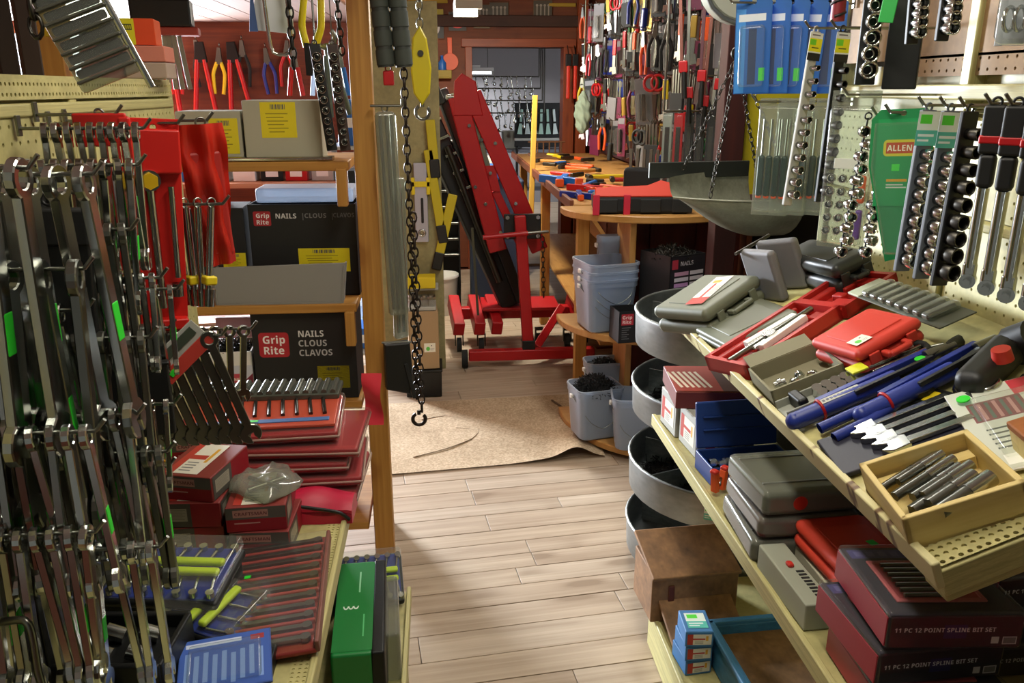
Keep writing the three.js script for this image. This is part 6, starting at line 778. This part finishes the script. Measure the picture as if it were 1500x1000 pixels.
{ const o = openBox('nail_box', 'white and red open nail box left of the trilingual box', [-0.685, 0.65, -2.6], [0, 3, 0], [0.15, 0.16, 0.16], MT.white, [[TX.plumb, 'f', 0.148, 0.11, 0, -0.02]], false); nailHeap(o, 300, 0.07, 0.145, 0.02, MT.gun, 0.04); }
solo('mauve_board', metric(rb(0.2, 0.2, 0.02, 0, 0.1, 0)), mt('#8a6668', 0.7), 'plain mauve board behind the white nail box', 'board', [-0.68, 0.65, -2.8]);
printedBox('carton', 'brown carton on the bottom pine shelf', 'box', [-0.6, 0.215, -2.66], [0, 2, 0], [0.4, 0.3, 0.26], MT.card);
// goods hung on the right side of the post
{ const t = thing('clear_tube_pack', 'long clear plastic tube pack hanging on the pine post', 'blister pack', [-0.15, 1.56, -2.44], [0, 10, 1.5]); P('tube_shell', [rb(0.06, 0.6, 0.03, 0, -0.32, 0, 0.012)], MT.smoke, t); P('rods', [rod([-0.016, -0.03, 0], [-0.014, -0.6, 0], 0.005), rod([0.002, -0.03, 0.004], [0.0, -0.6, 0.004], 0.005), rod([0.016, -0.03, 0], [0.014, -0.6, 0], 0.005)], MT.steel, t); P('eyelet', tor(0.008, 0.002, 0, -0.012, 0), MT.steel, t);
  const u = thing('clear_tube_pack', 'second clear tube pack half behind the first on post', 'blister pack', [-0.125, 1.35, -2.5], [0, 40, -1]); P('tube_shell', rb(0.05, 0.5, 0.026, 0, -0.25, 0, 0.01), MT.smoke, u); P('rods', [rod([-0.01, -0.03, 0], [-0.01, -0.48, 0], 0.005), rod([0.01, -0.03, 0], [0.01, -0.48, 0], 0.005)], MT.steel, u);
  const b = thing('black_holster', 'black nylon holster hanging low on the pine post', 'holster', [-0.145, 0.85, -2.44], [0, 12, 0]); P('holster_body', [extr([[-0.035, 0], [0.035, 0], [0.04, -0.08], [0.03, -0.16], [-0.035, -0.14]], 0.03, 0.004, [], 0, 0, -0.015)], MT.black, b); P('strap', rb(0.012, 0.12, 0.008, 0.035, -0.12, 0.02, 0.003, 0, 0, 12), MT.blackm, b);
  solo('post_nail_rail', [rod([0, 0, 0], [0.09, 0, 0], 0.004), rod([0.09, 0, 0], [0.09, 0.02, 0], 0.004)], MT.steel, 'steel nail in the post holding tube packs', 'nail', [-0.19, 1.555, -2.44]);
  solo('post_nail_rail', [rod([0, 0, 0], [0.09, 0, 0], 0.004)], MT.steel, 'steel nail in the post above the black holster', 'nail', [-0.19, 0.853, -2.44]);
  for (const [i, x, y0, y1] of [[0, -0.095, 2.44, 0.66], [1, -0.08, 1.25, 0.62]]) solo('hanging_chain', chainGeo([0, y0, 0], [0.006, y1, 0], 0.026, 0.0042), mt('#3b332e', 0.45, 0.8), ['long dark chain hanging from the ceiling beside post', 'lower loop of dark chain beside the post'][i], 'chain', [x, 0, -2.46 + i * 0.012]);
  solo('chain_hook', [tor(0.02, 0.006, 0, -0.03, 0, 0, 0, 120, 280), rod([0, 0, 0], [0, -0.014, 0], 0.006)], mt('#3b332e', 0.45, 0.8), 'dark hook at the end of the long chain', 'hook', [-0.084, 0.622, -2.45]);
  for (let i = 0; i < 2; i++) { const t = thing('rubber_grip_roll', ['left dark ribbed rubber grip hanging at the post top', 'right dark ribbed rubber grip hanging at the post top'][i], 'grip', [-0.14 + i * 0.05, 1.66, -2.44], [0, 0, 4]); P('grip_core', rod([0, 0, 0], [0, 0.36, 0], 0.023, 0.023, 16), mt('#2e332f', 0.6), t); for (let k = 0; k < 7; k++) P('rib', cyl(0.0255, 0.0255, 0.04, 0, 0.025 + k * 0.05, 0, 0, 0, 0, 14), mt('#3a403a', 0.7), t); P('hang_cord', rod([0, 0.36, 0], [0, 0.78, 0], 0.002), MT.black, t); }
  solo('red_gauge', [rb(0.03, 0.04, 0.02, 0, 0, 0, 0.004), tor(0.008, 0.002, 0, 0.026, 0)], MT.redh, 'small red block hanging under the rubber grips', 'gauge', [-0.135, 1.63, -2.445]);
}
// goods hung from the ceiling behind the boxes
{
  const zz = -2.68, wire = (x, y, l) => solo('hanging_wire', rod([0, 0, 0], [0, 2.45 - y, 0], 0.0016, 0.0016, 5), MT.steel, l, 'wire', [x, y, zz]);
  const a = thing('masonry_trowel', 'blue-edged steel trowel hanging above the labelled carton', 'trowel', [-0.5, 1.86, zz], [0, 14, 0]); P('blade', extr([[-0.05, -0.09], [0.075, -0.1], [0.07, 0.06], [-0.02, 0.05]], 0.003), mt('#b4b7ba', 0.35, 0.6), a); P('blue_edge', extr([[-0.055, -0.095], [-0.03, -0.095], [-0.04, 0.05]], 0.008), mt('#3a5c9c', 0.5), a); P('hang_ring', tor(0.008, 0.002, 0, 0.06, 0.001), MT.steel, a); wire(-0.5, 1.925, 'wire holding the steel trowel');
  const b = thing('hacksaw_frame', 'bent steel hacksaw frame hanging in front of the trowel', 'saw', [-0.455, 1.7, zz + 0.06], [0, 5, 3]); P('frame', tube([[-0.03, 0.32, 0], [-0.03, 0.03, 0], [-0.012, 0, 0], [0.03, 0.02, 0], [0.035, 0.3, 0]], 0.006, 40, 6), MT.chrome, b); P('wood_grip', rod([-0.03, 0.2, 0], [-0.03, 0.32, 0], 0.011), MT.pine, b); P('hang_wire', rod([0.0, 0.3, 0], [0.0, 0.74, 0], 0.002), MT.steel, b); P('bridge', rod([-0.03, 0.3, 0], [0.035, 0.3, 0], 0.005), MT.steel, b);
  const c = thing('yellow_tin_snips', 'yellow and black snips hanging above the socket rails', 'snips', [-0.375, 1.7, zz + 0.04], [0, 0, -6]); P('handle', [tube([[-0.012, 0.02, 0], [-0.028, 0.08, 0], [-0.024, 0.16, 0]], 0.011, 14, 7), tube([[0.012, 0.02, 0], [0.028, 0.08, 0], [0.024, 0.16, 0]], 0.011, 14, 7)], mt('#d6cb18', 0.45), c); P('blade', extr([[-0.018, 0.03], [0.018, 0.03], [0.008, -0.06], [-0.008, -0.06]], 0.01, 0.001), MT.gun, c); P('hang_wire', rod([0, 0.15, 0], [0.06, 0.74, 0], 0.002), MT.steel, c);
  solo('hanging_chain', chainGeo([0, 0.78, 0], [0.0, 0, 0], 0.028, 0.0045), MT.gun, 'dark chain hanging between the hacksaw frame and the snips', 'chain', [-0.42, 1.66, zz + 0.08]); solo('hanging_chain', chainGeo([0, 0.75, 0], [0.03, 0, 0], 0.024, 0.004), MT.gun, 'dark chain hanging just left of the pine post', 'chain', [-0.31, 1.7, zz + 0.05]);
  const d = thing('slip_joint_pliers', 'large grey adjustable pliers hanging beside the post', 'pliers', [-0.315, 1.62, zz], [0, 0, 8]); P('jaw', [tor(0.028, 0.008, 0, 0.13, 0, 0, 0, 100, 300), rb(0.022, 0.05, 0.012, 0, 0.09, 0, 0.004)], MT.steel, d); P('handle', [rod([-0.008, 0.08, 0], [-0.03, -0.1, 0], 0.009), rod([0.008, 0.08, 0], [0.03, -0.1, 0], 0.009)], mt('#5a6a68', 0.4, 0.4), d); P('hang_wire', rod([0, 0.155, 0], [0.1, 0.83, 0], 0.002), MT.steel, d);
  for (let i = 0; i < 3; i++) { const t = thing('tin_snips', `white-handled cutters behind the labelled carton, ${ORD[i]} from left`, 'snips', [-0.47 + i * 0.075, 1.62, -2.92], [0, 0, 0], 'cutters behind the carton'); P('handle', [rod([-0.01, 0.05, 0], [-0.022, -0.04, 0], 0.008), rod([0.01, 0.05, 0], [0.022, -0.04, 0], 0.008)], [MT.redh, MT.frost, MT.bluep][i], t); P('blade', extr([[-0.014, 0.05], [0.014, 0.05], [0.003, 0.13]], 0.008), MT.steel, t); P('hang_wire', rod([0, 0.12, 0.004], [0, 0.83, 0.004], 0.0016), MT.steel, t); }
}
// ================= TOOL WALL RIGHT REAR =================
solo('tool_wall_board', metric(rb(0.03, 1.4, 3.75, 1.47, 1.76, -5.6), 'z'), new THREE.MeshStandardMaterial({ map: redwoodTex, color: '#a07868', roughness: 0.75 }), 'dark wooden board wall crowded with hanging hand tools', 'board');
solo('tool_wall_base', metric(rb(0.03, 1.04, 3.7, 1.46, 0.53, -5.6), 'z'), MT.brownwall, 'brown panel below the tool wall behind the counter', 'panel');
const COL = { red: MT.redh, yellow: MT.yellow, black: MT.rubber, blue: MT.blue, orange: MT.orange, grey: MT.grey, purple: mt('#6a2040', 0.5), green: mt('#2c6a3c', 0.5), gold: mt('#a88a3a', 0.4, 0.5), pale: mt('#8d948a', 0.5) };
const kinds = {
  pliers: (t, m) => { P('jaw', [extr([[-0.012, -0.06], [0.012, -0.06], [0.006, -0.012], [-0.006, -0.012]], 0.012, 0.001), cyl(0.014, 0.014, 0.014, 0, -0.065, 0.006, 90)], MT.steel, t); P('handle', [tube([[-0.008, -0.07, 0.006], [-0.024, -0.12, 0.006], [-0.018, -0.2, 0.006]], 0.008, 10, 6)], m, t); P('handle', [tube([[0.008, -0.07, 0.006], [0.024, -0.12, 0.006], [0.018, -0.2, 0.006]], 0.008, 10, 6)], m, t); },
  screwdriver: (t, m) => { P('shaft', rod([0, -0.01, 0], [0, -0.13, 0], 0.0035, 0.0035, 6), MT.steel, t); P('handle', [rb(0.026, 0.1, 0.026, 0, -0.175, 0, 0.009)], m, t); },
  carded_tool: (t, m) => { P('backing_card', rb(0.085, 0.21, 0.002, 0, -0.105, 0, 0.0008), m, t); P('blister_shell', rb(0.06, 0.13, 0.026, 0, -0.13, 0.014, 0.008), MT.clear, t); P('tool_inside', [rb(0.02, 0.12, 0.012, 0, -0.13, 0.01, 0.005)], MT.dsteel, t); P('header_print', rb(0.07, 0.03, 0.0012, 0, -0.03, 0.0016, 0.0004), MT.grey, t); },
  adjustable_wrench: (t, m) => { P('wrench_body', [rb(0.022, 0.17, 0.008, 0, -0.1, 0, 0.003), extr([[-0.022, 0], [0.004, 0.006], [0.01, -0.012], [0.026, -0.004], [0.024, -0.03], [-0.016, -0.034]], 0.009, 0.001, [], 0, -0.19, -0.004, 0, 0, 180)], MT.chrome, t); P('grip', rb(0.025, 0.08, 0.013, 0, -0.06, 0, 0.005), m, t); },
  snips: (t, m) => { P('blade', [extr([[-0.012, -0.1], [0.012, -0.1], [0.004, -0.2], [-0.004, -0.2]], 0.008, 0.001)], MT.steel, t); P('handle', [tor(0.032, 0.007, -0.018, -0.05, 0.004, 0, 0, 0)], m, t); P('handle', [tor(0.032, 0.007, 0.018, -0.05, 0.004, 0, 0, 0)], m, t); },
  file_set: (t, m) => { P('pouch', rb(0.09, 0.12, 0.012, 0, -0.16, 0, 0.003), m, t); for (let i = 0; i < 4; i++) P('file', rb(0.012, 0.1, 0.004, -0.03 + i * 0.02, -0.06, 0.002, 0.001), MT.steel, t); },
};
const kn = Object.keys(kinds), words = { pliers: 'handled pliers', screwdriver: 'handled screwdriver', carded_tool: 'carded tool in blister', adjustable_wrench: 'gripped adjustable wrench', snips: 'handled snips', file_set: 'pouched file set' };
const proto = {}; // one of each kind and colour, copied for the rest
let ti = 0;
for (let c = 0; c < 13; c++) for (let r = 0; r < 4; r++) for (let q = 0; q < 3; q++) {
  const z = -3.78 - c * 0.2 - c * c * 0.006, y = 2.2 - r * 0.27 + ((c * 7 + q * 3) % 5) * 0.012; if (c < 2 && r > 1 && q === 2) continue;
  const k = kn[(c * 5 + r * 3 + q * 2 + ((c * r) % 3)) % kn.length], col = k === 'carded_tool' ? pick(['black', 'blue', 'purple', 'gold', 'grey', 'pale', 'black']) : k === 'file_set' ? pick(['black', 'grey', 'black', 'purple']) : pick(['red', 'yellow', 'black', 'blue', 'orange', 'gold', 'green', 'black', 'grey', 'red', 'black', 'purple']);
  const label = `${col} ${words[k]}, column ${ORD[c]} from the yellow board, row ${ORD[r]} down, ${['outermost', 'middle', 'innermost'][q]}`, pos = [1.2 + q * 0.08, y, z], rot = [0, -50 + rnd(-25, 25), rnd(-5, 5)], key = k + col;
  if (proto[key]) dup(proto[key], label, pos, rot, 'tools on the tool wall', 1.25);
  else { const t = thing(k, label, words[k].split(' ').pop() === 'blister' ? 'blister pack' : words[k].split(' ').pop(), pos, rot, 'tools on the tool wall'); kinds[k](t, COL[col]); P('hang_loop', tor(0.007, 0.0018, 0, 0.0, 0, 0, 90, 0), MT.steel, t); t.scale.setScalar(1.25); proto[key] = t; }
  if (q === 0) hook(1.455, y, z, 0.27, -1, `tool wall hook, column ${ORD[c]} from the yellow board, row ${ORD[r]} down`);
}
// bar clamps by the post
for (let i = 0; i < 6; i++) { const x = 1.02 + i * 0.055, t = thing('bar_clamp', `long bar clamp with red jaw by the dark post, ${ORD[i]} from left`, 'clamp', [x, 2.02, -3.62 - (i % 2) * 0.05], [0, -20, (i - 2) * -2.2], 'bar clamps by the dark post'); const d = (i * 3 % 5) * 0.035 - 0.07; P('bar', rb(0.014, 0.44 + d, 0.006, 0, -0.2 - d / 2, 0, 0.002), [mt('#8a5a50', 0.4, 0.6), MT.steel, mt('#5a3038', 0.5)][i % 3], t); P('jaw', [rb(0.038, 0.05, 0.02, 0.006, -0.4 - d, 0, 0.006)], MT.redh, t); P('jaw', [rb(0.045, 0.03, 0.02, 0.006, -0.02, 0, 0.006)], MT.dsteel, t); P('handle', rod([0.008, -0.42 - d, 0], [0.008, -0.53 - d, 0], 0.012), MT.black, t); P('hang_loop', tor(0.008, 0.002, 0, 0.006, 0), MT.steel, t); }
solo('clamp_rail', [rod([0, 0, 0], [0.4, 0, 0], 0.006), rod([0.4, 0, 0], [0.4, 0.42, 0], 0.006), rod([0, 0, 0], [0, 0.42, 0], 0.006)], MT.steel, 'steel rail above the long bar clamps', 'rail', [0.98, 2.03, -3.645]);
for (let i = 0; i < 6; i++) { const t = thing('carded_file', `long black carded file in clear sleeve below the bar clamps, ${ORD[i]} from left`, 'blister pack', [1.02 + i * 0.05, 1.5, -3.7], [0, -24, 0], 'long carded files'); P('backing_card', rb(0.042, 0.34, 0.002, 0, -0.17, 0), [COL.pale, COL.red, MT.blackm, MT.blackm, MT.gun, MT.blackm][i], t); P('file', rb(0.02, 0.26, 0.006, 0, -0.19, 0.005, 0.002), MT.dsteel, t); P('sleeve', rb(0.04, 0.32, 0.014, 0, -0.17, 0.006, 0.004), MT.clear, t); P('hang_loop', tor(0.008, 0.002, 0, 0.006, 0), MT.steel, t); }
solo('clamp_rail', [rod([0, 0, 0], [0.36, 0, 0], 0.005), rod([0.36, 0, 0], [0.36, 0.5, 0], 0.005), rod([0, 0, 0], [0, 0.5, 0], 0.005)], MT.steel, 'steel rail holding the long carded files', 'rail', [1.0, 1.508, -3.7]);
{ const t = thing('dark_tool_roll', 'black canvas roll of chisels standing on the counter by wall', 'tool roll', [1.06, 1.068, -4.05], [0, -30, 0]); P('roll', rb(0.3, 0.16, 0.07, 0, 0.08, 0, 0.02), MT.blackm, t); for (let i = 0; i < 8; i++) P('chisel', [rb(0.016, 0.1, 0.008, -0.12 + i * 0.034, 0.2, 0, 0.002)], MT.steel, t); }
{ const t = thing('mesh_sack', 'crumpled pale green sack hanging near the doorway end', 'sack', [1.12, 1.56, -6.5]); const g = new THREE.SphereGeometry(0.1, 28, 22), p = g.attributes.position; for (let i = 0; i < p.count; i++) { const x = p.getX(i), y = p.getY(i), z = p.getZ(i), k = 0.8 + 0.16 * Math.sin(x * 120 + y * 20) * Math.cos(z * 90) + 0.1 * Math.sin(y * 110 + x * 40); p.setXYZ(i, x * k * 0.75, y * 1.5 * (0.92 + 0.1 * k) - 0.14, z * k * 0.75); } g.computeVertexNormals(); P('sack', g, mt('#8fa08c', 0.85), t); P('neck', [cyl(0.012, 0.04, 0.06, 0, 0.0, 0), rod([0, 0.03, 0], [0, 0.9, 0], 0.003)], mt('#8fa08c', 0.85), t); }
for (let i = 0; i < 2; i++) { const t = thing('pipe_cutter', ['red-handled cutter hanging by the doorway, left one', 'red-handled cutter hanging by the doorway, right one'][i], 'cutter', [1.13 + i * 0.06, 1.86, -7.35]); P('handle', rb(0.03, 0.28, 0.03, 0, -0.2, 0, 0.01), mt('#d8321e', 0.4), t); P('head', [rb(0.05, 0.1, 0.03, 0, -0.02, 0, 0.006), rod([0, 0.02, 0], [0, 0.1, -0.08], 0.004)], MT.gun, t); }
// ================= LEFT REAR WALL =================
{ const z0 = -7.56;
  for (let i = 0; i < 3; i++) { const t = thing('bolt_cutter', `red bolt cutter on the reddish rear wall, ${ORD[i]} from left`, 'bolt cutter', [-2.25 + i * 0.26, 1.98, z0], [0, 0, (i - 1) * 4], 'bolt cutters on the rear wall'); P('jaw', [extr([[-0.05, -0.16], [0.05, -0.16], [0.03, 0], [-0.03, 0]], 0.03, 0.004)], MT.gun, t); P('handle', [rod([-0.03, -0.14, 0.02], [-0.09, -0.6, 0.02], 0.02)], MT.redh, t); P('handle', [rod([0.03, -0.14, 0.02], [0.09, -0.6, 0.02], 0.02)], MT.redh, t); }
  for (let i = 0; i < 7; i++) { const col = ['black', 'red', 'grey', 'yellow', 'black', 'blue', 'red'][i]; const t = dup(proto['pliers' + col] || proto['pliersblack'] || Object.values(proto)[0], `large ${col} pliers on the reddish rear wall, ${ORD[i]} from left`, [-2.5 + i * 0.19 + 0.1, 2.02 - (i % 2) * 0.06, z0], [0, 0, (i % 3 - 1) * 5], 'pliers on the rear wall', 2.0); }
  const sh = thing('wall_bench', 'long low bench under the reddish rear wall', 'bench', [-1.9, 0, -7.2]); P('bench_top', metric(rb(1.9, 0.04, 0.6, 0.5, 0.85, 0)), MT.ply, sh); for (const x of [-0.4, 0.5, 1.4]) P('leg', rb(0.08, 0.83, 0.5, x, 0.415, 0), MT.brown, sh);
  for (let i = 0; i < 9; i++) { const c = pick([['red', MT.redh], ['grey', MT.lgrey], ['blue', MT.bluep], ['white', MT.white], ['black', MT.gun]]); const t = thing('bench_carton', `${c[0]} carton on the rear bench, ${ORD[i]} from left`, 'box', [-2.25 + i * 0.215, 0.871, -7.15], [0, rnd(-8, 8), 0], 'cartons on the rear bench'); P('carton', rb(0.18, rnd(0.14, 0.34), 0.2, 0, 0.06, 0), c[1], t).geometry.translate(0, 0, 0); P('end_label', rb(0.1, 0.05, 0.002, 0, 0.06, 0.1015), MT.white, t); const b = t.children[0].geometry; b.computeBoundingBox(); b.translate(0, -b.boundingBox.min.y, 0); }
  for (let i = 0; i < 2; i++) { const t = thing('red_pipe_wrench', ['red-handled pipe wrench seen between the pine shelves, left', 'red-handled pipe wrench seen between the pine shelves, right'][i], 'wrench', [-0.72 + i * 0.07, 0.98, -2.82], [0, 0, 12 + i * 8]); P('handle', rod([0, 0, 0], [0, 0.28, 0], 0.014), MT.redh, t); P('jaw', [rb(0.05, 0.05, 0.02, 0.01, 0.3, 0), rb(0.05, 0.015, 0.02, 0.012, 0.34, 0)], MT.redh, t); P('grip', rod([0, 0.12, 0], [0, 0.16, 0], 0.016), MT.yellow, t); }
  const tl = thing('hanging_tool_bundle', 'black rack with a fan of bright blades under the soffit', 'rack', [-1.05, 1.8, -3.5], [0, 10, 0]); P('rack', [rb(0.22, 0.1, 0.12, 0, 0.08, 0, 0.01), rod([0, 0.12, 0], [0, 0.65, 0], 0.006)], MT.gun, tl); P('red_tray', rb(0.2, 0.03, 0.1, 0.03, 0.015, 0, 0.006), mt('#9c3a2e', 0.5), tl); for (let i = 0; i < 7; i++) P('blade', [rb(0.018, 0.2, 0.004, -0.07 + i * 0.022, -0.1, 0.01 * (i % 3), 0.001, 0, 0, (i - 3) * 2)], MT.steel, tl);
}
scene.traverse(o => { if (o.isMesh) { o.castShadow = true; o.receiveShadow = true; } });
renderer.render(scene, camera);
